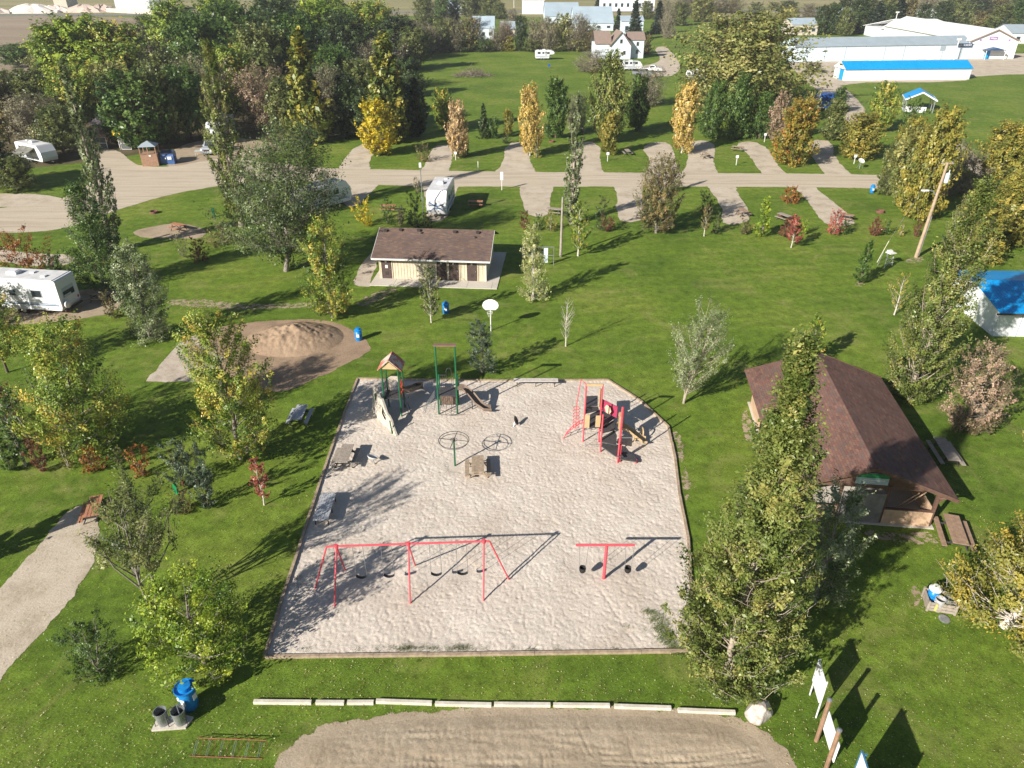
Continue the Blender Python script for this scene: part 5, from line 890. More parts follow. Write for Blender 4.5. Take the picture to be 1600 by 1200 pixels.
# ---- swing set
bz = 2.75; A = G(510, 854, bz); B = G(765, 845.5, bz); SW = thing('swing_set', 'long red swing set with four black belt swings', 'swing set', ((A + B) / 2).to_2d().to_3d()); O = SW.location
def loc(p, z=0): return Vector((p.x, p.y, z)) - Vector((O.x, O.y, 0))
MB().tube([loc(A, bz), loc(B, bz)], .05, 8).build('top_bar', PINK, SW)
mid_ = A.lerp(B, .5); e1 = A.lerp(B, .06); e2 = A.lerp(B, .965)
for top, feet in ((A, [(492, 921)]), (e1, [(522.5, 949), (539.5, 891)]), (mid_, [(641, 945), (649, 884)]), (e2, [(755.5, 940)]), (B, [(796, 907)])):
    for f in feet: MB().tube([loc(top, bz - .02), loc(G(*f), 0)], .042, 7).build('leg', PINK, SW)
for tp in (e1, mid_, e2): MB().lathe([(.09, -.1), (.09, .1)], 8, loc(tp, bz)).build('clamp', PINK, SW)
for px_, py_ in ((566, 899), (609, 897), (682, 898), (723, 894)):
    p = G(px_, py_, .62); q = loc(p, 0); t_ = (p.x - A.x) / (B.x - A.x); yb = A.y + (B.y - A.y) * t_ - O.y; s_ = MB()
    pts = [(q.x + .27 * u, yb + .02, .6 + .13 * u * u) for u in np.linspace(-1, 1, 7)]
    for a_, b_ in zip(pts, pts[1:]): s_.bar(a_, b_, .17, .02)
    so = s_.build('swing_seat', BLACK, SW)
    for sx in (-1, 1): MB().tube([(q.x + sx * .27, yb + .02, .72), (q.x + sx * .25, yb, bz)], .014, 4).build('chain', GALV, so)
# ---- T shaped toddler swing
p = G(943, 905); hT = 2.3; TS = thing('toddler_swing', 'red T shaped toddler swing with two bucket seats', 'swing', p)
MB().tube([(0, 0, 0), (0.02, 0, hT)], .085, 8).build('post', PINK, TS); a, b = G(900, 854, hT) - p, G(992, 852, hT) - p; MB().tube([(a.x, 0.02, hT), (b.x, .02, hT)], .065, 8).build('top_bar', PINK, TS)
for px_ in (909, 979):
    x_ = (G(px_, 880, .65) - p).x; s_ = MB().lathe([(.001, 0), (.13, .0), (.17, .12), (.18, .3), (.155, .3), (.14, .1), (.001, .03)], 12, (x_, .02, .5)).box(x_, -.1, .62, .3, .03, .14).build('bucket_seat', BLACK, TS)
    for sx in (-1, 1): MB().tube([(x_ + sx * .15, .02, .78), (x_ + sx * .22, .02, hT)], .014, 4).build('chain', GALV, s_)
# ---- tower with a gabled roof
P1 = G(603, 650); TA = thing('roofed_play_tower', 'green posted play tower with a small peeling red gable roof and cream climbing wall', 'play tower', P1, R(-4)); q = 1.12
hz = 3.75
for x_, y_ in ((0, 0), (q, 0), (q, q), (0, q)): MB().tube([(x_, y_, 0), (x_, y_, hz)], .058, 8).build('post', GREENP, TA); 
dz = 1.45; MB().box(q / 2, q / 2, dz - .07, q, q, .07).build('deck', DECK, TA)
for sg_ in (-1, 1): MB().add([(q / 2, -.12, hz + .72), (q / 2, q + .12, hz + .72), (q / 2 + sg_ * .82, q + .12, hz - .05), (q / 2 + sg_ * .82, -.12, hz - .05), (q / 2, -.12, hz + .66), (q / 2, q + .12, hz + .66), (q / 2 + sg_ * .82, q + .12, hz - .11), (q / 2 + sg_ * .82, -.12, hz - .11)], [(0, 1, 2, 3), (7, 6, 5, 4), (0, 3, 7, 4), (1, 5, 6, 2), (2, 6, 7, 3)]).build('roof', ROOFR, TA)
MB().prism([(.0, hz - .02), (q, hz - .02), (q / 2, hz + .5)], .0, .04, 'y').build('gable', TAN, TA)
ar = [(.08, dz), (.08, dz + .95), (q * .3, dz + 1.12), (q * .7, dz + 1.12), (q - .08, dz + .95), (q - .08, dz), (q - .28, dz), (q - .28, dz + .6), (q * .6, dz + .85), (q * .4, dz + .85), (.28, dz + .6), (.28, dz)]
MB().prism(ar, q - .03, q + .03, 'y').build('arch_panel', STONE, TA)
MB().box(q, q * .5, dz, .06, q * .72, .2).box(q, q * .2, dz + .2, .06, .12, .7).box(q, q * .5, dz + .2, .05, .08, .7).box(q, q * .8, dz + .2, .06, .12, .7).box(q, q * .5, dz + .85, .06, q * .72, .12).build('side_panel', REDP, TA)
MB().box(q - .05, q * .45, dz + .35, .02, .55, .25).box(q - .05, q * .12, dz, .03, .12, .85).build('panel_trim', TAN, TA)
for k in range(5): MB().tube([(-.0, .15 + k * .2, dz), (0, .15 + k * .2, dz + .85)], .014, 4).build('baluster', DECK, TA)
MB().tube([(0, .05, dz + .88), (0, q - .05, dz + .88)], .02, 5).build('guard_rail', DECK, TA)
# cream climbing wall standing in front of the tower, its crest falling in steps to the sand
Ri = Matrix.Rotation(R(4), 4, 'Z'); cp = [Ri @ (G(x, y) - P1) for x, y in ((590, 640), (598, 651), (607, 660), (617, 669), (628, 680))]; N_ = 20; MZ = 9; vs = []; fs = []
def cpt(u):
    t_ = u * (len(cp) - 1); i_ = min(int(t_), len(cp) - 2); return cp[i_].lerp(cp[i_ + 1], t_ - i_)
for i in range(N_ + 1):
    u = i / N_; c_p = cpt(u); dd = (cpt(min(1, u + .05)) - cpt(max(0, u - .05))).normalized(); nr = Vector((dd.y, -dd.x, 0)); top = 1.95 * (1 - u ** 1.7) + .12 + random.uniform(-.13, .13)
    for side in (0, 1):
        for k in range(MZ + 1): z_ = top * k / MZ; vs.append(c_p + nr * (.0 if side else .14) + nr * (.30 * (1 - z_ / 2.1) + random.uniform(-.02, .02)) + Vector((0, 0, z_)))
w_s = 2 * (MZ + 1); hole = {(i, k) for i in (9, 10, 11) for k in (4, 5, 6)}
for i in range(N_):
    for side in (0, 1):
        for k in range(MZ):
            if (i, k) in hole: continue
            a_ = i * w_s + side * (MZ + 1) + k; fs.append((a_, a_ + w_s, a_ + w_s + 1, a_ + 1))
    a_ = i * w_s + MZ; fs.append((a_, a_ + w_s, a_ + w_s + MZ + 1, a_ + MZ + 1))
for i in (0, N_):
    for k in range(MZ): a_ = i * w_s + k; fs.append((a_, a_ + 1, a_ + MZ + 2, a_ + MZ + 1))
MB().add(vs, fs).build('climbing_wall', STONE, TA, smooth=False)
pA = G(617, 678) - P1; MB().tube([(pA.x, pA.y, 0), (pA.x - .1, pA.y + .05, 1.05)], .045, 7).build('wall_post', GREENP, TA); MB().tube([(-.62, .1, .55), (-.62, .1, 1.75)], .055, 7).build('wall_post', GREENP, TA)
# short slide at the back right
def chute(parent, pts, w_, m_, name='slide', lip=.16):
    mb = MB(); pts = [Vector(p_) for p_ in pts]; k = len(pts); vs = []
    for i, p_ in enumerate(pts):
        d = (pts[min(i + 1, k - 1)] - pts[max(0, i - 1)]); s_ = Vector((d.y, -d.x, 0)).normalized()
        for u, z_ in ((-1, lip), (-.92, lip * 1.05), (-.7, 0), (0, -.05), (.7, 0), (.92, lip * 1.05), (1, lip), (1, lip - .1), (0, -.12), (-1, lip - .1)): vs.append(p_ + s_ * u * w_ / 2 + Vector((0, 0, z_)))
    fs = []
    for i in range(k - 1):
        for j in range(10): fs.append((i * 10 + j, i * 10 + (j + 1) % 10, (i + 1) * 10 + (j + 1) % 10, (i + 1) * 10 + j))
    fs += [tuple(range(10))[::-1], tuple((k - 1) * 10 + j for j in range(10))]; return mb.add(vs, fs).build(name, m_, parent, smooth=False)
e_ = G(656, 608) - P1; chute(TA, [(q * .9, q, dz + .02), (q * 1.25, q * 1.1, dz - .15), Vector((q * 1.2, q * 1.1, dz - .1)).lerp(e_ + Vector((0, 0, .2)), .5), e_ + Vector((-.25, -.03, .25)), e_ + Vector((0, 0, .2))], .62, BRP, lip=.32)
for k in range(4): MB().tube([(q + .12 + .1 * k, .3, .3 + .3 * k), (q + .12 + .1 * k, .75, .3 + .3 * k)], .018, 4).build('rung', DECK, TA)
MB().tube([(q + .5, .3, 0), (q + .05, .3, dz)], .02, 4).tube([(q + .5, .75, 0), (q + .05, .75, dz)], .02, 4).build('ladder_side', DECK, TA)
# ---- taller open tower
P2 = G(686, 648); TB = thing('tall_play_tower', 'taller green two post play tower with a brown board across its top', 'play tower', P2, 0); q = (G(715, 648) - P2).x; hz = HT(686, 648, 540); dzb = 1.55
for x_ in (0, q): MB().tube([(x_, 0, 0), (x_, 0, hz)], .06, 8).build('post', GREENP, TB); MB().tube([(x_, 1.2, 0), (x_, 1.2, dzb + 1.0)], .055, 8).build('back_post', GREENP, TB)
MB().box(q / 2, .0, hz, q + .22, .32, .09).build('top_board', mat('brown plastic board', (.2, .12, .09), .6), TB)
MB().box(q / 2, .6, dzb - .08, q, 1.15, .08).build('deck', DECK, TB)
bl = [MB().tube([(x_, 1.2, dzb), (x_, 1.2, dzb + .95)], .013, 4) for x_ in (.15, .28, .41, .54, q - .41, q - .28, q - .15)]
for b_ in bl: b_.build('baluster', DECK, TB)
MB().tube([(0, 1.2, dzb + .95), (.52, 1.2, dzb + .95), (.52, 1.2, dzb + 1.3), (.62, 1.2, dzb + 1.5), (q - .5, 1.2, dzb + 1.5), (q - .42, 1.2, dzb + 1.3), (q - .42, 1.2, dzb + .95), (q, 1.2, dzb + .95)], .02, 5).build('guard_rail', DECK, TB)
PANB = mat('brown grey mesh panel', (.10, .075, .06), .7, .25, 8, col2=(.2, .13, .09))
MB().box(q / 2, 1.0, .25, q - .12, .05, 1.2).build('under_panel', PANB, TB)
for k in range(9): MB().tube([(.1 + k * (q - .2) / 8, .06, .45), (.1 + k * (q - .2) / 8, .06, dzb - .05)], .012, 4).build('panel_bar', DECK, TB)
chute(TB, [(q - .05, .95, dzb + .03), (q + .4, 1.0, dzb - .1), (q + .9, .8, dzb - .45), (q + 1.4, .45, dzb - .95), (q + 1.9, .2, .3), (q + 2.35, .25, .24)], .6, BRP, lip=.26)
MB().tube([(q + 1.0, .62, 0), (q + 1.0, .62, .95)], .04, 6).build('slide_leg', DECK, TB)
net = MB()
for k in range(5):
    a_ = (-.25 - .02 * k, .1 + .25 * k, 1.4 - k * .02); b_ = (-1.15, .1 + .22 * k, .06); net.tube([a_, b_], .012, 3)
for k in range(5): t_ = k / 5 + .1; net.tube([(-.25 - .9 * t_, .1, 1.4 * (1 - t_)), (-.25 - .9 * t_, 1.1, 1.38 * (1 - t_))], .012, 3)
net.build('net_ladder', GALV, TB, kind='stuff')
sp = MB()
for k in range(4): sp.tube([(q * .2 + k * .3, -.15, .05), (q * .1 + k * .38, -.45, .35), (q * .15 + k * .36, -.12, .8), (q * .2 + k * .25, .0, 1.3)], .016, 4)
sp.tube([(.0, -.3, .6), (.6, -.42, .55), (q, -.3, .62)], .016, 4).tube([(.05, -.42, .3), (.7, -.5, .28), (q + .2, -.4, .32)], .016, 4).build('loop_climber', DECK, TB)
# ---- overhead spinning ring
P3 = G(711, 728); SP_ = thing('overhead_spinner', 'black overhead spinner ring on a green post', 'spinner', P3); hz = 1.98
MB().tube([(0, 0, 0), (0, 0, hz)], .055, 8).build('post', GREENP, SP_); rr = .93
rg_ = MB().ring((0, 0, hz), rr, .022, 36).ring((0, 0, hz - .13), rr - .07, .018, 36).build('ring', PIPE, SP_)
MB().ring((0, 0, hz + .01), .2, .018, 16).build('inner_ring', PIPE, SP_); MB().lathe([(.09, hz - .1), (.09, hz + .05), (.03, hz + .1)], 12).build('hub', PIPE, SP_)
for k in range(4): a_ = R(80 + 90 * k); MB().tube([(.05 * math.cos(a_), .05 * math.sin(a_), hz), (rr * math.cos(a_), rr * math.sin(a_), hz)], .024, 5).build('spoke', PIPE, SP_)
# ---- seat bowls and rocker
p = G(586, 727); t = thing('spinner_bowl', 'white dish seat on a short bent post near the left picnic table in the sand', 'spinner', p); MB().tube([(0, 0, 0), (-.12, .12, .35)], .035, 6).build('post', GALV, t)
o = MB().lathe([(.001, .0), (.2, .03), (.33, .14), (.36, .2), (.33, .2), (.18, .08), (.001, .04)], 20).build('dish', mat('white plastic', (.62, .60, .56), .4), t, smooth=True); o.location = (-.16, .14, .36); o.rotation_euler = (R(-18), R(14), 0)
p = G(802, 668); t = thing('spinner_bowl', 'dark tilted spinner seat alone on the sand left of the red climber', 'spinner', p); MB().tube([(0, 0, 0), (.12, .2, .4)], .03, 6).build('post', GALV, t)
o = MB().lathe([(.001, .0), (.2, .03), (.33, .12), (.30, .14), (.001, .05)], 18).build('dish', DECK, t); o.location = (.1, .25, .38); o.rotation_euler = (R(25), R(62), R(20)); MB().lathe([(.07, .3), (.02, .42)], 8, (.1, .2, 0)).build('swivel', PINK, t)
# ---- red climber: decks that step down towards the camera
P4 = G(910.8, 690.5); RC = thing('red_climber', 'faded red play climber whose black decks step down to the front right', 'climber', P4); 
def rel(x, y, z=0): return G(x, y, z) - P4
def postp(x, y, ty, r_=.052, m_=PINK, name='post'):
    b_ = rel(x, y); h_ = HT(x, y, ty); return MB().tube([(b_.x, b_.y, 0), (b_.x, b_.y, h_)], r_, 8).build(name, m_, RC)
for x_, y_, ty in ((911, 690.5, 600), (935.5, 691, 600), (938, 707, 648), (965, 724, 636), (968, 704, 637), (912, 672, 600), (936, 672, 612)): postp(x_, y_, ty)
postp(993.5, 725, 718)
z1 = 2.15; D = []
def deckpoly(pts, z_, name='deck'):
    P_ = [rel(x, y, z_).to_2d() for x, y in pts]; return MB().prism([(p_.x, p_.y) for p_ in P_], z_ - .07, z_).build(name, DECK, RC)
deckpoly([(913, 635), (934, 633), (934, 618), (914, 619)], 2.0); deckpoly([(913, 646), (936, 640), (934.5, 635), (913, 636)], 1.8)
deckpoly([(921, 668), (941, 667), (961, 652), (949, 644), (936, 640.5), (921, 648)], 1.5); deckpoly([(941, 676), (961, 671), (960, 656), (942, 667)], 1.25)
deckpoly([(940, 690), (963, 695), (964, 680), (960, 672), (941, 683)], .95); deckpoly([(940, 697), (961, 712), (974, 713), (962, 697), (941, 692)], .62); deckpoly([(965, 715), (975, 718), (994, 721), (992, 712), (975, 705), (966, 710)], .38)
tb = rel(912, 598); a_, b_ = rel(911, 690.5), rel(935.5, 691); h_ = HT(911, 690.5, 601); MB().bar((a_.x, a_.y, h_), (b_.x, b_.y, h_), .1, .16).build('header', TAN, RC)
def panel(x0, x1, yb, yt, zb, m_, name='panel', th=.05, x1y=None):
    a = rel(x0, yb, zb); b = rel(x1, x1y or yb, zb); k = (yb - yt); hgt = k * ZC(a + P4) / FPX / CP * .95; d = (b - a).to_2d().normalized(); nrm = Vector((-d.y, d.x, 0)) * th / 2
    vs = [a - nrm, b - nrm, b + nrm, a + nrm]; vs += [v + Vector((0, 0, hgt)) for v in vs]; return MB().add(vs, [(3, 2, 1, 0), (4, 5, 6, 7), (0, 1, 5, 4), (1, 2, 6, 5), (2, 3, 7, 6), (3, 0, 4, 7)]).build(name, m_, RC)
panel(913, 920.5, 668, 647, 1.5, TAN, 'tan_panel'); panel(930, 937.5, 667, 648, 1.5, TAN, 'tan_panel')
pn = panel(939, 964, 640, 622, 1.6, MAROON, 'side_panel', x1y=653); pk = mat('tan hexagon panel', (.62, .46, .32), .5)
c0 = rel(950, 640, 2.1); MB().lathe([(.33, -.02), (.33, .02)], 6).build('hexagon_window', pk, pn); hx_ = [o_ for o_ in COL.objects if o_.name == 'hexagon_window'][0]; hx_.location = c0; hx_.rotation_euler = (R(90), 0, R(-58)); 
panel(935, 938, 636, 606, 2.0, TAN, 'tall_panel')
# spiral ladder, top pole and the arch ladder on the left
cx = rel(899, 690); s_ = MB(); s_.tube([(cx.x, cx.y + .3, .9 + 0.0), (cx.x + .0, cx.y + .3, 2.75)], .028, 6)
s_.tube([(cx.x, cx.y + .3, 2.75), (cx.x + .16, cx.y + .1, HT(905, 690, 594)), (cx.x + .5, cx.y, h_)], .028, 6); 
for k in range(7): s_.ring((cx.x, cx.y + .28, 1.0 + .24 * k), .2, .022, 12, 4)
s_.build('spiral_climber', PINK, RC)
al = MB(); f0 = rel(879.5, 686); n2 = 9; rail = []
for side in (0, .42):
    pts = []
    for k in range(n2): u = k / (n2 - 1); pts.append(Vector((f0.x + side * .35 + 1.55 * u, f0.y + side + .15 * u, 1.25 * math.sin(u * math.pi * .5) ** .8)))
    rail.append(pts); al.tube(pts, .028, 6)
al.build('arch_rail', PINK, RC)
for k in range(1, n2): MB().tube([rail[0][k], (rail[0][k] + rail[1][k]) / 2 + Vector((.0, 0, -.12)), rail[1][k]], .02, 4).build('rung', PINK, RC)
# wire ladder below the middle deck
lw = MB()
for z_ in (.25, .6, .95): a_, b_ = rel(914, 700), rel(932, 700); lw.tube([(a_.x, a_.y + z_ * .3, z_), (b_.x, b_.y + z_ * .3, z_)], .014, 4)
for x_ in (914, 932): a_ = rel(x_, 700); lw.tube([(a_.x, a_.y, 0), (a_.x, a_.y + .4, 1.4)], .014, 4)
lw.build('wire_ladder', GALV, RC)
# tan slide to the right with its hood
s0 = rel(966, 668, 1.3); e0 = rel(1010, 690, .2); chute(RC, [s0, s0.lerp(e0, .3) + Vector((0, .1, .12)), s0.lerp(e0, .6) + Vector((0, .1, -.02)), s0.lerp(e0, .88) + Vector((0, 0, -.12)), e0], .66, TAN, lip=.22)
hd = rel(967, 668, 1.35); MB().prism([(hd.y - .5, 1.3), (hd.y + .45, 1.3), (hd.y + .45, 2.1), (hd.y + .3, 2.35), (hd.y - .3, 2.35), (hd.y - .5, 2.1)], hd.x - .02, hd.x + .1, 'x').build('slide_hood', TAN, RC)
for k, (x_, y_) in enumerate(((991, 688), (1003, 684))): c_ = rel(x_, y_); MB().ring((c_.x, c_.y, .42), .36, .05, 14, 5, 'x').build('slide_hoop', TAN, RC)
MB().bar(rel(940, 694) + Vector((0, 0, .2)), rel(962, 712) + Vector((0, 0, .35)), .05).build('rail', GALV, RC); MB().tube([rel(966, 704) + Vector((0, 0, 1.0)), rel(987, 704) + Vector((0, 0, 1.0))], .025, 5).build('rail', GALV, RC)
postp(967, 722, 694, .11)
# ================================================================== PICNIC TABLES AND BENCHES
def picnic(label, loc_, rz, plank, L_=1.85, frame='pipe', group='picnic tables', nt=5, wt=.75, bw=.27, name='picnic_table', gap=.008, nb=2, bo=.62, sc=1.0, solid=False):
    """long axis is local y"""
    t = thing(name, label, 'picnic table', loc_, rz, group); w_ = wt / nt
    for k in range(1 if solid else nt): MB().box(-wt / 2 + w_ * (k + .5) if not solid else 0, 0, .72, (w_ - gap) if not solid else wt, L_, .04).build('top_plank', plank, t)
    for s_ in (-1, 1):
        b_ = bw / nb
        for k in range(1 if solid else nb): MB().box(s_ * (bo + (-bw / 2 + b_ * (k + .5) if not solid else 0)), 0, .43, (b_ - gap) if not solid else bw, L_, .04).build('seat_plank', plank, t)
    fm = PIPE if frame == 'pipe' else plank
    for y_ in (-L_ * .33, L_ * .33):
        f = MB(); f.bar((-bo - .1, y_, .40), (bo + .1, y_, .40), .05, .07)
        for s_ in (-1, 1): f.bar((s_ * .2, y_ + .03, .7), (s_ * .6, y_ + .03, 0), .05, .07)
        f.bar((-.34, y_, .69), (.34, y_, .69), .05, .05).build('leg_frame', fm, t)
    return t
def dirang(a, b): d = b - a; return math.atan2(d.y, d.x) - R(90)
a, b = G(1482, 806), G(1502, 852); a, b = G(1486, 804, .75), G(1502, 850, .75); m_ = (a + b) / 2; picnic('brown picnic table right of the picnic shelter, standing on grass', Vector((m_.x, m_.y, 0)), dirang(b, a), BRW, (b - a).length, nt=3, wt=.80, gap=.006, bo=.72)
picnic('long grey picnic table in the shade behind the right side of the picnic shelter', G(1474, 716), dirang(G(1484, 735), G(1455, 690)), TIMG, 2.6, nt=6)
picnic('orange stained picnic table at the end of the lower left gravel pad', G(152, 806), dirang(G(140, 810), G(150, 775)), REDW, 1.9, nt=4, gap=.03)
picnic('bare wooden picnic table in the sand right of the overhead spinner', G(747, 740), R(3), TIMB, 1.75, nt=4, bo=.66, frame='wood'); picnic('weathered grey picnic table on the left edge of the sand', G(541, 723), dirang(G(534, 730), G(549, 690)), TIMG, 1.95, nt=6)
picnic('grey blue picnic table under the tall tree left of the roofed play tower', G(470, 658), dirang(G(462, 655), G(478, 620)), SILP, 1.9, nt=5)
for i, (x, y, a_, m_, lab) in enumerate(((743, 323, 88, REDW, 'reddish picnic table on the grass right of the swirl painted trailer'), (607, 330, 84, REDW, 'reddish picnic table between two trailers'), (280, 360, 65, REDW, 'reddish picnic table on the small pad above the long lawn'), (866, 335, 70, TIMG, 'grey picnic table on the pad left of the bare wooden pole'),
      (1102, 247, 5, TIMB, 'picnic table on the gravel pad right of the pale yellow tree'), (980, 242, 5, TIMG, 'dark picnic table on the oval lawn behind the bronze tree'), (1152, 236, 60, TIMB, 'picnic table at the bend of the seventh pad'), (1160, 337, 8, BRW, 'brown picnic table at the lower end of the pad by the lime tree'),
      (1320, 344, 50, BRW, 'brown picnic table at the lower end of the last pad'), (1003, 342, 70, TIMG, 'grey picnic table tucked behind the bronze brown tree'), (158, 470, 84, BRW, 'brown picnic table in deep shade right of the large white trailer'), (1225, 345, 30, TIMG, 'weathered table on the grass behind the coral red tree'))):
    picnic(lab, G(x, y), R(a_), m_, 1.9, nt=4)
def bench(name, label, px, rz_pts, m_, w_, L_, h_, nt, back=False, cat='bench'):
    t = thing(name, label, cat, px, rz_pts); b_ = w_ / nt
    for k in range(nt): MB().box(-w_ / 2 + b_ * (k + .5), 0, h_, b_ - .012, L_, .05).build('plank', m_, t)
    for y_ in (-L_ * .42, 0, L_ * .42): MB().bar((-w_ * .42, y_, 0), (-w_ * .42, y_, h_), .05).bar((w_ * .42, y_, 0), (w_ * .42, y_, h_), .05).bar((-w_ * .42, y_, h_ - .03), (w_ * .42, y_, h_ - .03), .05).build('leg', PIPE, t)
    return t
bench('silver_bench', 'silver slatted low table bench at the left edge of the sand', G(506, 825).lerp(G(520, 775), .55) + Vector((-.1, -.3, 0)), dirang(G(503, 835), G(521, 778)), SILP, .85, 2.4, .5, 6)
bench('long_bench', 'long grey bench on the far edge of the sand', G(837, 603), R(90), mat('pale grey bench planks', (.52, .48, .44), .75, .12, 4), .5, 3.3, .48, 4)
# ================================================================== SMALL THINGS
# concrete kerb stops in a row above the soil lot
KB = mat('pale concrete kerb', (.56, .52, .44), .85, .12, 3, bump=.004); proto_k = None
for i, (x0, x1, y0_, y1_) in enumerate(((397, 487, 1098, 1099), (494, 538, 1099, 1099.5), (543, 584, 1099, 1099), (588, 675, 1097, 1100), (680, 768, 1101, 1103), (771, 861, 1102, 1103), (863, 954, 1103, 1104), (958, 1050, 1105, 1108), (1056, 1151, 1111, 1115))):
    a, b = G(x0, y0_), G(x1, y1_); L_ = (b - a).length; m_ = (a + b) / 2
    if i < 3 or proto_k is None: o = MB().prism([(-.09, 0), (.09, 0), (.07, .15), (-.07, .15)], -L_ / 2, L_ / 2, 'x').build('kerb_stop', KB, None)
    else: o = proto_k.copy(); COL.objects.link(o)
    if i == 3: proto_k = o
    o.location = m_; o.rotation_euler.z = math.atan2((b - a).y, (b - a).x)
    tag(o, ['leftmost long concrete kerb stop in the row above the soil lot', 'short concrete kerb stop, second from the left in the row', 'short concrete kerb stop, third from the left in the row', 'concrete kerb stop below the shadowed left corner of the sand, fourth from left', 'concrete kerb stop in the middle of the row, fifth from left',
            'concrete kerb stop right of the middle one, sixth from left', 'concrete kerb stop, third from the right in the row', 'concrete kerb stop, second from the right in the row', 'rightmost concrete kerb stop, lying next to the boulder'][i], 'kerb stop', 'kerb stops in a row above the soil lot')
# boulder
BPL = [(Vector(a_).normalized(), b_) for a_, b_ in (((-1, -.6, .5), .36), ((.8, -.7, .6), .38), ((.2, .3, 1), .42), ((1, .4, .1), .40), ((-.5, .9, .4), .38), ((0, -1, .1), .42), ((-.9, .1, -.1), .47), ((.6, .5, .9), .40))]
p = G(1184, 1118); bm = bmesh.new(); bmesh.ops.create_icosphere(bm, subdivisions=4, radius=.56)
for v in bm.verts:
    c = v.co.copy(); n1 = vnoise(np.array([c.x * 3 + 9]), np.array([c.y * 3 + c.z * 2]), 41)[0] - .5; n2 = vnoise(np.array([c.x * 9 + 9]), np.array([c.y * 9 + c.z * 7]), 42)[0] - .5
    for pn_, pd_ in BPL:
        e_ = c.dot(pn_) - pd_
        if e_ > 0: c -= pn_ * e_ * .7
    v.co = Vector((c.x * 1.15, c.y * .9, c.z * 1.05)) * (1 + n1 * .16 + n2 * .05); v.co.z = v.co.z + .33
    if v.co.z < 0: v.co.z = -.02
me = bpy.data.meshes.new('boulder'); bm.to_mesh(me); bm.free(); me.materials.append(mat('pale granite', (.42, .39, .36), .8, .2, 3, bump=.02, bscale=9, col2=(.30, .22, .17), thr=(.35, .5))); o = bpy.data.objects.new('boulder', me); COL.objects.link(o); o.location = p; o.rotation_euler.z = .5; tag(o, 'pale granite boulder at the right end of the kerb stops', 'boulder')
# sign boards in a row at the lower right
SGW = mat('white sign face', (.80, .82, .84), .35, .03, 1)
def signboard(name, label, A, B, hp, zb, zt, postm, r_, over=.0, frame=None, cap=False, dividers=0, square=True):
    t = thing(name, label, 'sign', A, math.atan2((B - A).y, (B - A).x), 'sign boards by the soil lot'); L_ = (B - A).length
    for x_ in (0, L_):
        ps = MB().tube([(x_, -.06 if cap else .06, 0), (x_, -.06 if cap else .06, hp)], r_, 8).build('post', postm, t)
        if cap: MB().lathe([(r_ * 1.25, hp), (r_ * 1.25, hp + .05), (.02, hp + .09)], 10, (x_, -.06, 0)).build('post_cap', GALV, ps)
    b_ = MB().box(L_ / 2, -.01 if not cap else .07, zb, L_ + over, .04, zt - zb).build('board', SGW, t)
    if frame:
        f = MB(); x0, x1 = -over / 2, L_ + over / 2
        f.bar((x0, -.03, zb), (x0, -.03, zt), .05, .05).bar((x1, -.03, zb), (x1, -.03, zt), .05, .05).bar((x0, -.03, zt), (x1, -.03, zt), .05, .05).bar((x0, -.03, zb), (x1, -.03, zb), .05, .05)
        for k in range(dividers): xx = x0 + (x1 - x0) * (k + 1) / (dividers + 1); f.bar((xx, -.035, zb), (xx, -.035, zt), .03, .03)
        f.build('frame', frame, t)
    return t, b_
s1, s2 = G(1263, 1085.5), G(1272.5, 1121); WP_ = mat('white sign post', (.6, .63, .62), .4, .05, 2)
t, b_ = signboard('sign_board', 'white sign board on two thin white legs, the one nearest the tall poplar', s1, s2, 2.25, .95, 2.25, WP_, .035); MB().tube([(.35, -.04, 2.0), (.5, -.04, 1.9), (.62, -.04, 2.0), (.45, -.04, 2.08)], .03, 4).build('sign_mark', GALV, b_)
w1, w2_ = G(1277.5, 1158), G(1291, 1206); signboard('sign_board', 'white sign board between two brown wooden posts', w1, w2_, HT(1277.5, 1158, 1094), .8, 1.85, mat('brown sign post', (.26, .16, .10), .8, .15, 4), .085, over=.25, cap=True)
dv = (w2_ - w1); nrm_ = Vector((w1 - s1).to_2d()); d3 = (w1 - s1); g1 = w2_ + Vector((.6, -1.7, 0)); 
BFR = mat('blue sign frame', (.05, .16, .28), .4); g0 = G(1322, 1252); g1 = g0 + dv.normalized() * 1.9; t, b_ = signboard('sign_board', 'blue framed white sign board cut by the lower edge', g0, g1, 2.9, .75, 2.85, BFR, .045, over=.3, frame=BFR, dividers=2)
g2 = g1 + dv.normalized() * 1.3 + Vector((.25, 0, 0)); signboard('sign_board', 'sign board below the lower edge of which only the shadow tip shows', g2, g2 + dv.normalized() * 1.2, 2.6, .8, 2.55, BFR, .045)
# bins
BINB = mat('blue bin plastic', (.01, .20, .55), .35, .08, 2); LBL = mat('white label', (.7, .7, .68), .5, .03, 3)
def blue_bin(label, p, rz=0, r_=.29, h_=.88, lid=True, group='blue recycling barrels'):
    t = thing('recycling_bin', label, 'bin', p, rz, group); MB().lathe([(r_ * .95, 0), (r_, .03), (r_, h_ * .33), (r_ * 1.04, h_ * .35), (r_, h_ * .37), (r_, h_ * .66), (r_ * 1.04, h_ * .68), (r_, h_ * .70), (r_ * .97, h_)], 22).build('barrel', BINB, t, smooth=True)
    MB().lathe([(r_ * 1.12, h_), (r_ * 1.12, h_ + .05), (r_ * .8, h_ + .10), (r_ * .62, h_ + .11), (r_ * .6, h_ + .22), (.001, h_ + .24)], 22).build('lid', BINB, t)
    MB().box(0, -r_ - .008, h_ * .42, r_ * .8, .02, h_ * .3).build('label', LBL, t); return t
b0 = blue_bin('blue barrel bin beside the silvery young tree in front of the washroom', G(697, 489)); kd = kidmap()
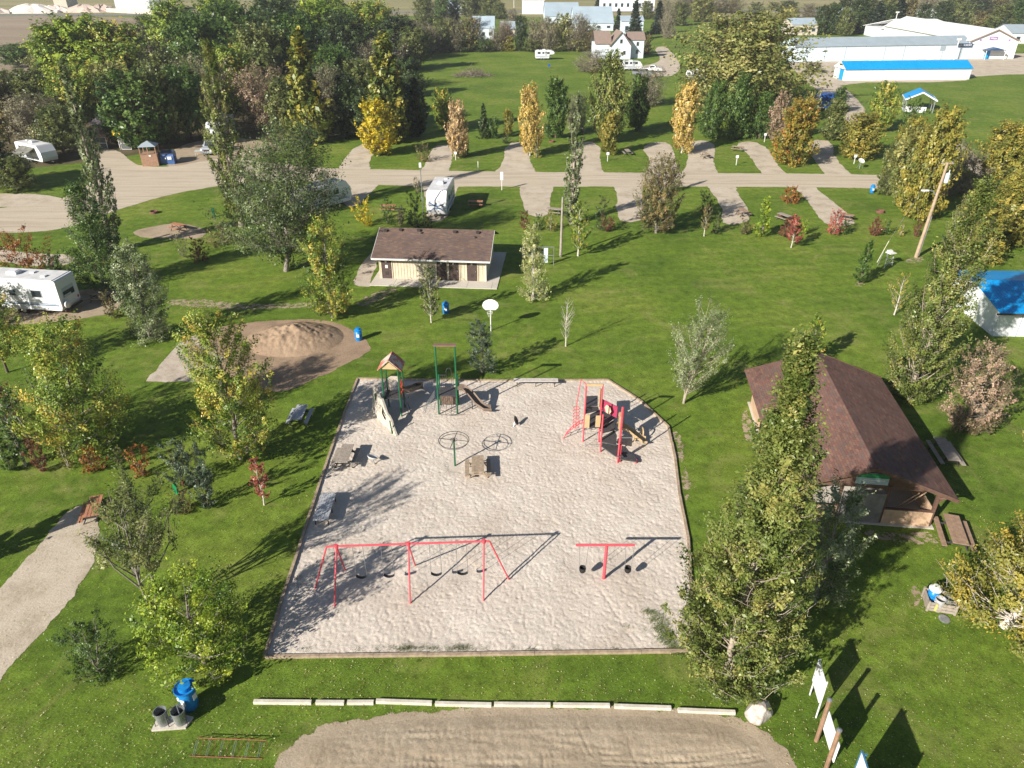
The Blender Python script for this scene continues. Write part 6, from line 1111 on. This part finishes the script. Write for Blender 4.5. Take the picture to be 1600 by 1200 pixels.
for x, y, lab in ((561, 531, 'blue barrel bin with white label at the right of the sand pile'), (1362, 301, 'blue barrel bin beside the camp road near the olive trees')): dup(b0, G(x, y), 0, lab, kd=kd)
def can(label, p, rz=0, lid=False, m_=GALV, r_=.24, h_=.66, group='metal garbage cans', rod=False):
    t = thing('garbage_can', label, 'garbage can', p, rz, group); MB().lathe([(.001, .03), (r_ * .84, .03), (r_ * .84, .0), (r_, h_), (r_ * 1.05, h_), (r_ * 1.05, h_ + .03), (r_ * .97, h_ + .03), (r_ * .82, .05), (.001, .05)], 22).build('can', m_, t, smooth=False)
    for s_ in (-1, 1): MB().tube([(s_ * r_, -.07, h_ * .8), (s_ * (r_ + .05), 0, h_ * .82), (s_ * r_, .07, h_ * .8)], .008, 4).build('handle', m_, t)
    MB().lathe([(r_ * .93, 0), (r_ * .93, .02)], 16, (0, 0, h_ * .55)).build('dark_contents', BLACK, t)
    if rod: MB().bar((-.05, -.2, h_ - .25), (.12, .22, h_ + .1), .03).build('lid_prop', STEEL, t)
    return t
ps = G(269, 1134); pd = MB().prism([(-.75, -.22), (.62, -.2), (.78, .3), (.2, .48), (-.7, .3)], 0, .1).build('concrete_base', M_CONC, None, loc=ps, rz=R(4)); tag(pd, 'small concrete base under the two open garbage cans, lower left', 'concrete base')
can('open grey garbage can, left one of the pair on the concrete base', ps + Vector((-.34, .06, .1)), .3, r_=.25, h_=.74); can('open dark grey garbage can right of its twin, below the blue barrel', ps + Vector((.36, .1, .1)), 1.0, r_=.27, h_=.72, rod=True)
rk = thing('can_rack', 'thin dark pipe rack holding the two open garbage cans', 'rack', ps); MB().tube([(-.05, -.12, .1), (-.05, -.12, .95), (.08, .2, .95), (.08, .2, .1)], .017, 5).tube([(-.62, -.1, .1), (-.6, -.1, .5), (.02, .02, .5), (.66, -.02, .5), (.68, -.02, .1)], .017, 5).build('pipe', PIPE, rk)
t = thing('recycling_bin', 'large bright blue barrel bin with a wide rimmed lid, lower left', 'bin', ps + Vector((.42, .92, 0)), R(-20), 'blue recycling barrels'); r_ = .36
MB().lathe([(r_ * .9, 0), (r_, .3), (r_, .95), (r_ * .95, 1.15)], 24).build('barrel', BINB, t, smooth=True); MB().lathe([(r_ * 1.2, 1.12), (r_ * 1.24, 1.24), (r_ * 1.16, 1.24), (r_ * 1.08, 1.17), (r_ * .75, 1.15), (r_ * .72, 1.34), (.001, 1.36)], 26).build('lid', BINB, t)
MB().box(.1, -r_ - .005, .55, .2, .03, .3).build('label', LBL, t); MB().box(r_ + .005, .05, .6, .03, .2, .3).build('label', LBL, t); MB().box(-.12, -r_ + .02, .72, .12, .04, .18).build('label', LBL, t)
# wooden crib with barrels at the right
p = G(1466, 948); cr = thing('bin_crib', 'low grey wooden crib holding a blue barrel and two cans', 'crib', p, R(-14)); 
for (a_, b_) in (((-.62, -.4), (.62, -.4)), ((-.62, .55), (.62, .55)), ((-.62, -.4), (-.62, .55)), ((.62, -.4), (.62, .55))):
    for z_ in (.05, .24, .43): MB().bar((*a_, z_ + .07), (*b_, z_ + .07), .04, .15).build('slat', TIMG, cr)
for x_, y_ in ((-.62, -.4), (.62, -.4), (-.62, .55), (.62, .55)): MB().box(x_, y_, 0, .1, .1, .62).build('corner_post', TIMG, cr)
MB().box(-.28, -.44, .1, .1, .02, .42).build('yellow_tape', mat('yellow tape', (.6, .5, .15), .6), cr)
o = blue_bin('blue barrel bin with a pale lid standing in the wooden crib', p + Vector((-.22, .32, 0)), .2, .26, .86); [setattr(c.material_slots[0], 'link', 'OBJECT') or setattr(c.material_slots[0], 'material', LBL) for c in kids(o) if c.name.startswith('lid')]
can('whitish open can in the wooden crib, the left one', p + Vector((-.16, -.18, 0)), 0, m_=mat('pale can metal', (.55, .56, .58), .4, metal=.3), r_=.23, h_=.7); can('grey metal can in the wooden crib, the right one', p + Vector((.34, -.08, 0)), 0, r_=.24, h_=.68)
for x, y, lab, tl in ((1475, 968, 'grey metal lid lying on the grass before the wooden crib', .03), (1532, 967, 'grey metal lid lying on the grass by the leaning golden tree', .06)):
    o = MB().lathe([(.26, 0), (.26, .03), (.2, .05), (.001, .07)], 20).build('loose_metal_lid', GALV, None, loc=G(x, y) + Vector((0, 0, .03)), smooth=False); o.rotation_euler = (tl * 3, tl, 0); tag(o, lab, 'lid', 'loose can lids')
# bicycle rack, lower left
RR = mat('rusty red pipe', (.33, .08, .05), .6, .25, 6); a, b = G(301, 1182), G(410, 1186); t = thing('bike_rack', 'rusty red low bicycle rack lying on the grass', 'bike rack', a, math.atan2((b - a).y, (b - a).x)); L_ = (b - a).length
MB().tube([(-.15, 0, .03), (L_, 0, .03)], .016, 5).tube([(0, .62, .28), (L_, .62, .28)], .016, 5).build('rail', RR, t)
for k in range(6):
    for dx in (0, .07): MB().tube([(k * .52 + dx, 0, .03), (k * .52 + dx, .55, .26)], .009, 4).build('bar', GALV, t)
    MB().tube([(k * .52, .6, .26), (k * .52, .85, .0)], .014, 4).build('foot', RR, t)
for k in range(6): MB().tube([(k * .52 + .25, .0, .03), (k * .52 + .27, .3, .12), (k * .52 + .25, .58, .26)], .007, 4).build('hoop', RR, t)
# basketball hoop
p = G(767, 517); t = thing('basketball_hoop', 'white fan shaped basketball backboard on a thin white pole', 'basketball hoop', p); zb = HT(767, 517, 483); MB().tube([(0, 0, 0), (0, 0, zb + .2)], .05, 7).build('pole', WHITEP, t)
pr = [(-.42, 0), (.42, 0), (.62, .2), (.69, .42), (.6, .68), (.4, .86), (.14, .96), (-.14, .96), (-.4, .86), (-.6, .68), (-.69, .42), (-.62, .2)]; MB().prism([(a_, b_ + zb - .02) for a_, b_ in pr], -.14, -.10, 'y').build('backboard', mat('white backboard', (.82, .82, .82), .5), t)
MB().ring((-.05, -.4, zb - .12), .23, .015, 18).build('rim', WHITEP, t); nt_ = MB()
for k in range(10): a_ = k * .628; nt_.tube([(-.05 + .22 * math.cos(a_), -.4 + .22 * math.sin(a_), zb - .13), (-.05 + .13 * math.cos(a_ + .3), -.4 + .13 * math.sin(a_ + .3), zb - .5)], .013, 3)
nt_.build('net', WHITEP, t)
# green marker post, poles, meters
p = G(276, 771); t = thing('marker_post', 'short bright green marker post in the grass by the willow shrubs', 'post', p); MB().box(0, 0, 0, .2, .16, .62).prism([(-.1, .62), (.1, .62), (0, .76)], -.08, .08, 'y').build('post', mat('bright green paint', (.01, .28, .09), .45), t)
p = G(287, 760); o = MB().lathe([(.06, 0), (.07, .28), (.04, .36)], 10).build('hydrant', RR, None, loc=p); tag(o, 'small rusty stand pipe right of the green marker post', 'stand pipe')
p = G(335, 339); o = MB().box(0, 0, 0, .2, .2, 1.1).box(0, -.05, .7, .3, .2, .4).build('hookup_post', mat('dark green paint', (.01, .12, .05), .5), None, loc=p); tag(o, 'dark green hookup post on the lawn left of the tall columnar poplar', 'hookup post')
p = G(876, 401); h = HT(876, 401, 308); WPO = mat('grey utility wood', (.33, .29, .25), .85, .15, 3); t = thing('wooden_pole', 'bare slender wooden pole left of the white stemmed yellow green tree', 'pole', p); MB().tube([(0, 0, 0), (.0, 0, h)], [.15, .1], 9).build('pole', WPO, t); MB().lathe([(.09, h), (.02, h + .05)], 8).build('pole_cap', GALV, t)
p = G(1431, 402); top = G(1481, 254, 9.9); h = 9.9; UWD = mat('weathered power pole wood', (.40, .30, .21), .85, .15, 3); t = thing('power_pole', 'leaning wooden power pole with a transformer and street lamp', 'power pole', p); d = Vector((top.x - p.x, top.y - p.y, h)); 
def al_(f, dx=0, dy=0, dz=0): return (d.x * f + dx, d.y * f + dy, d.z * f + dz)
MB().tube([al_(0), al_(1)], [.19, .12], 10).build('pole', UWD, t); MB().tube([al_(.02, .22, -.05), al_(.45, .2, -.08)], .04, 6).build('conduit', GALV, t)
tf = MB().lathe([(.2, 0), (.22, .05), (.22, .85), (.14, .98), (.001, 1.0)], 16, al_(.80, .42, -.1)).build('transformer', mat('pale grey transformer', (.50, .58, .66), .4), t, smooth=False); MB().tube([al_(.9, .42, -.1), al_(.93, .42, -.1)], .05, 6).build('bushing', WHITEP, tf)
MB().tube([al_(.66, -.05), al_(.70, -.5, 0, .1), al_(.71, -1.1, 0, .15)], .06, 6).build('lamp_arm', GALV, t); MB().box(*al_(.70, -1.35, 0, .12), .7, .25, .14).build('lamp_head', WHITEP, t)
MB().tube([al_(.8, .6, 0), al_(.7, .75), al_(.66, .3)], .02, 4).build('cable', BLACK, t); MB().box(*al_(.985, .0, -.0), 1.3, .08, .09).build('cross_arm', UWD, t)
for x_ in (-.5, .5): MB().lathe([(.05, .1), (.06, .16), (.03, .25)], 8, al_(.985, x_)).build('insulator', GALV, t)
# white metal frame with a pale board
p = G(841, 415); t = thing('climbing_frame', 'white metal frame with a pale upright board behind the pale yellow tree', 'frame', p); fw_ = M(52, p); hh = HT(841, 415, 386)
for x_ in (-fw_ * .48, fw_ * .46): MB().tube([(x_, 0, 0), (x_, 0, hh)], .04, 6).build('post', GALV, t); MB().tube([(x_, 0, hh), (x_, 1.4, .0)], .035, 6).build('brace', GALV, t)
for z_ in (hh, hh * .55): MB().tube([(-fw_ * .48, 0, z_), (fw_ * .46, 0, z_)], .035, 6).build('bar', GALV, t)
MB().box(fw_ * .22, -.05, .35, .42, .06, hh - .45).build('board', PALEB, t)
# white stacked trolley and pale pole near the leaning tree
p = G(1383, 416); t = thing('utility_stand', 'white metal stand with a panel left of the leaning power pole', 'stand', p, R(20))
for x_ in (-.5, .5):
    for y_ in (-.4, .5): MB().tube([(x_, y_, 0), (x_ * .8, y_ * .6, 1.5)], .035, 5).build('leg', GALV, t)
MB().bar((-.5, -.42, .5), (.5, -.42, .5), .04).bar((-.46, -.36, .95), (.46, -.36, .95), .04).bar((-.5, -.4, .1), (.46, -.36, 1.1), .03).bar((.5, -.4, .1), (-.46, -.36, 1.1), .03).build('cross_bar', WHITEP, t); MB().box(.05, -.25, 1.5, .8, .7, .08).box(.1, 0, 1.58, .5, .3, .16).build('panel', WHITEP, t)
a = G(1370, 411); o = MB().tube([(0, 0, .05), (1.3, 1.2, 2.0)], .035, 6).build('slanted_pole', mat('pale yellow pole', (.6, .58, .42), .6), None, loc=a); tag(o, 'pale slanted guy wire guard beside the white metal stand', 'guard')
o = MB().tube([(1.3, 1.2, 2.0), (8.0, 7.2, 9.6)], .012, 4).build('guy_wire', GALV, None, loc=a); tag(o, 'thin guy wire from the power pole to the lawn', 'wire')
# sign like meters along the camp road
for x, y, hh, lab, cc in ((784, 297, 1.4, 'white hookup box beside the road right of the swirl painted trailer', (.8, .8, .8)), (712, 250, .9, 'small white post sign by the peach pink tree', (.8, .8, .8)), (949, 252, 1.0, 'small white post sign under the small orange yellow tree', (.8, .8, .8)), (1150, 258, 1.1, 'white post sign on the grass of the sixth island', (.8, .8, .8)),
       (1055, 224, 1.1, 'white hookup post left of the pale yellow tree trunk', (.8, .8, .8)), (1194, 222, 1.1, 'pair of white hookup posts at the seventh pad', (.8, .8, .8)), (1334, 256, 1.0, 'small white post left of the satellite dish', (.8, .8, .8)), (747, 268, 1.5, 'thin pale stick in the grass by the second pad', (.6, .6, .5))):
    p = G(x, y); t = thing('site_post', lab, 'site post', p, 0, 'numbered site posts'); MB().box(0, 0, 0, .09, .09, hh).build('post', WHITEP, t)
    if y != 268: MB().box(0, -.06, hh, .42 if x != 784 else .4, .1, .4 if x != 784 else 1.1).build('plate', WHITE, t)
p = G(1343, 263); t = thing('satellite_dish', 'grey satellite dish on a tripod beside the last pad', 'satellite dish', p); 
for k in range(3): MB().tube([(.5 * math.cos(k * 2.1), .5 * math.sin(k * 2.1), 0), (0, 0, 1.0)], .03, 5).build('leg', GALV, t)
o = MB().lathe([(.001, 0), (.35, .05), (.5, .14), (.48, .16), (.001, .04)], 18).build('dish', WHITEP, t); o.location = (0, 0, 1.05); o.rotation_euler = (R(35), 0, .3)
for x, y, lab in ((241, 333, 'rusty fire pit ring on the lawn below the camp road, left'), (1375, 332, 'rusty fire pit ring on the lawn right of the last pad'), (1221, 338, 'fire pit ring on the lawn above the brown red shrub'), (862, 222, 'fire pit ring under the rich green oval tree')):
    o = MB().lathe([(.5, 0), (.5, .28), (.44, .28), (.44, .03), (.001, .03)], 18).build('fire_pit', mat('rusty iron', (.17, .08, .055), .8, .2, 5), None, loc=G(x, y)); tag(o, lab, 'fire pit', 'fire pit rings')
# brush pile on the far field
p = G(738, 119); rg = np.random.default_rng(5); m_ = MB()
for k in range(260):
    a_, b_ = rg.uniform(0, 6.28), rg.uniform(0, 1) ** .6; x_, y_ = 5.2 * b_ * math.cos(a_), 3.2 * b_ * math.sin(a_); z_ = max(.1, (1 - b_) * 2.4 * rg.uniform(.2, 1)); dx, dy, dz_ = rg.normal(0, 1, 3); m_.tube([(x_, y_, z_), (x_ + dx, y_ + dy, max(.05, z_ + dz_ * .6))], [.07, .02], 4)
o = m_.build('brush_pile', mat('dead brushwood', (.20, .16, .13), .9, .2, 2), None, loc=p); tag(o, 'heap of dead branches on the far field', 'brush pile', kind='stuff')
t = thing('folding_chair', 'small blue folding chair on the far field before the trailer', 'chair', G(858, 106)); MB().box(0, 0, .4, .6, .6, .06).build('seat', TARP, t); MB().box(0, .3, .4, .6, .06, .6).build('backrest', TARP, t); MB().tube([(-.25, -.25, 0), (.25, .25, .4)], .03, 4).tube([(.25, -.25, 0), (-.25, .25, .4)], .03, 4).build('leg', GALV, t)
# log booth, blue dumpster, gate with a yellow sign and firewood
LOGW = mat('brown board wall', (.33, .20, .13), .8, .15, 3); p = G(236, 260); t = thing('booth', 'small brown booth with a grey pyramid roof by the camp road', 'booth', p, R(12)); s = M(24, p) / 2
MB().box(0, s, 0, 2 * s, 2 * s, 1.75).build('wall', LOGW, t); MB().lathe([(s * 1.55, 2.9), (.05, 3.6)], 4, (0, s, 0)).build('roof', GREYM, t)
for o_ in [c for c in kids(t) if c.name.startswith('roof')]: o_.data.transform(Matrix.Translation((0, s, 0)) @ Matrix.Rotation(R(45), 4, 'Z') @ Matrix.Translation((0, -s, 0)))
for x_ in (-s * .95, 0, s * .95): MB().box(x_, .05, 1.75, .12, .12, 1.2).build('post', LOGW, t)
for x_ in (-s * .95, s * .95): MB().box(x_, 2 * s - .05, 1.75, .12, .12, 1.2).build('post', LOGW, t)
MB().box(.2, -.03, 1.45, .3, .05, .25).build('notice', LBL, t)
DUM = mat('blue dumpster paint', (.06, .13, .32), .5, .12, 2); p = G(263, 257); t = thing('dumpster', 'blue steel dumpster with white labels right of the booth', 'dumpster', p, R(10)); s = M(20, p)
MB().prism([(0, 0), (1.7, 0), (1.9, 1.5), (1.3, 1.85), (.1, 1.45), (-.1, 1.2)], -s / 2, s / 2, 'x').build('body', DUM, t); MB().box(s * .2, -.14, .75, .6, .04, .45).box(-s * .1, -.14, .85, .2, .04, .2).build('label', LBL, t); MB().prism([(.1, 1.47), (1.3, 1.87), (1.3, 1.93), (.1, 1.53)], -s / 2, s / 2, 'x').build('lid', mat('dark lid', (.05, .06, .1), .5), t)
for sx in (-1, 1): MB().box(sx * (s / 2 + .06), .6, .9, .1, .9, .12).build('lift_pocket', DUM, t)
YEL = mat('yellow sign', (.75, .48, .02), .5, .03, 3)
p = G(180, 234); t = thing('site_gate', 'gate of two white framed mesh panels with a yellow sign, before stacked firewood', 'gate', p, R(-4)); 
for x_ in (-2.9, 1.2):
    f = MB(); f.tube([(x_, 0, .1), (x_, 0, 2.0), (x_ + 1.7, .0, 2.0), (x_ + 1.7, 0, .1), (x_, 0, .1)], .05, 5, False).tube([(x_, 0, 1.05), (x_ + 1.7, 0, 1.05)], .04, 5).build('gate_leaf', WHITEP, t); MB().box(x_ + .85, .02, .15, 1.6, .02, 1.8).build('mesh_panel', mat('grey wire mesh', (.09, .10, .10), .7), t)
MB().box(-.1 + .9, .2, 2.3, 1.3, .06, .75).build('warning_sign', YEL, t); MB().box(.8, .24, 0, .09, .09, 2.4).build('sign_post', WHITEP, t)
p = G(172, 222); fwd = MB(); rg = np.random.default_rng(3)
wp_ = thing('firewood_pile', 'stack of split firewood behind the gate with the yellow sign', 'firewood', p)
for k in range(70):
    x_, z_ = rg.uniform(-1.9, 1.9), rg.uniform(.12, 1.6); l_ = MB().lathe([(.17, 0), (.17, 1.2)], 6); o = l_.build('log', mat('cut log ends', (.38, .24, .14), .85, .2, 5), wp_) if k == 0 else inst(o0, 'log', wp_, (0, 0, 0)); o0 = o if k == 0 else o0; o.location = (x_, rg.uniform(-.2, .5), z_ * (1 - abs(x_) * .2)); o.rotation_euler = (R(-90), rg.uniform(-.1, .1), rg.uniform(-.2, .2))
t = thing('wood_shed', 'dark roofed wood shed behind the firewood stack', 'shed', G(168, 215), R(-4)); MB().box(.2, 2, 0, 5.2, 3.4, 2.2).build('wall', INSIDE, t); slope('roof', (-2.9, -.1, 2.3), (3.3, -.1, 2.3), (3.3, 4.0, 3.2), (-2.9, 4.0, 3.2), .1, mat('dark shed roof', (.13, .11, .12), .8), t)
o = MB().box(0, 0, .75, 1.6, .9, .06).bar((-.7, -.35, 0), (-.7, -.35, .75), .05).bar((.7, -.35, 0), (.7, -.35, .75), .05).bar((-.7, .35, 0), (-.7, .35, .75), .05).bar((.7, .35, 0), (.7, .35, .75), .05).build('camp_table', mat('pale folding table', (.45, .5, .5), .5), None, loc=G(314, 243)); tag(o, 'pale folding table left of the silver pickup', 'table')
# far poles by the highway
for x, y, ty, lab in ((803, 21, -10, 'tall white pole beside the far highway'), (1393, 60, 18, 'white pole lamp before the dark trees behind the storage building'), (1490, 94, 60, 'thin pole at the right end of the storage building'), (1322, 50, 18, 'utility pole between two dark trees behind the storage building')):
    p = G(x, y); h = HT(x, y, ty); t = thing('far_pole', lab, 'pole', p, 0, 'far poles'); MB().tube([(0, 0, 0), (0, 0, h)], .16, 6).build('pole', WHITEP, t); MB().box(0, 0, h - .5, 1.2, .5, .5).build('lamp', WHITEP, t)
# ---- the air: a little haze over the whole valley
me = bpy.data.meshes.new('haze'); b_ = MB().box(0, 1200, -1, 3300, 2900, 36); me.from_pydata(b_.v, [], b_.f)
hm = bpy.data.materials.new('thin haze'); hm.use_nodes = True; hm.node_tree.nodes.clear(); o_ = hm.node_tree.nodes.new('ShaderNodeOutputMaterial'); v_ = hm.node_tree.nodes.new('ShaderNodeVolumePrincipled')
v_.inputs['Color'].default_value = (.90, .93, 1, 1); v_.inputs['Density'].default_value = .00018; v_.inputs['Anisotropy'].default_value = .1; hm.node_tree.links.new(v_.outputs[0], o_.inputs['Volume']); me.materials.append(hm)
hz_ = bpy.data.objects.new('haze', me); COL.objects.link(hz_); hz_['kind'] = 'stuff'; hz_['label'] = 'thin pale haze in the air over the whole park'; hz_['category'] = 'haze'
# ---- no two labels alike: look-alikes of a row are told apart by their order from the left
def finish():
    seen = {}
    for o in LABELLED:
        if o.get('label'): seen.setdefault(o['label'], []).append(o)
    W = ['leftmost', 'second from left', 'third from left', 'fourth from left', 'fifth from left', 'sixth from left', 'seventh from left', 'eighth from left', 'ninth from left', 'tenth from left', 'eleventh from left', 'twelfth from left']
    for lab, L in seen.items():
        if len(L) < 2: continue
        L.sort(key=lambda o: o.location.x / max(1, o.location.y * CP + CAMH * SP))
        for i, o in enumerate(L):
            o['label'] = lab + ', ' + (W[i] if i < len(L) - 1 else 'rightmost')
finish()
bpy.context.view_layer.update()
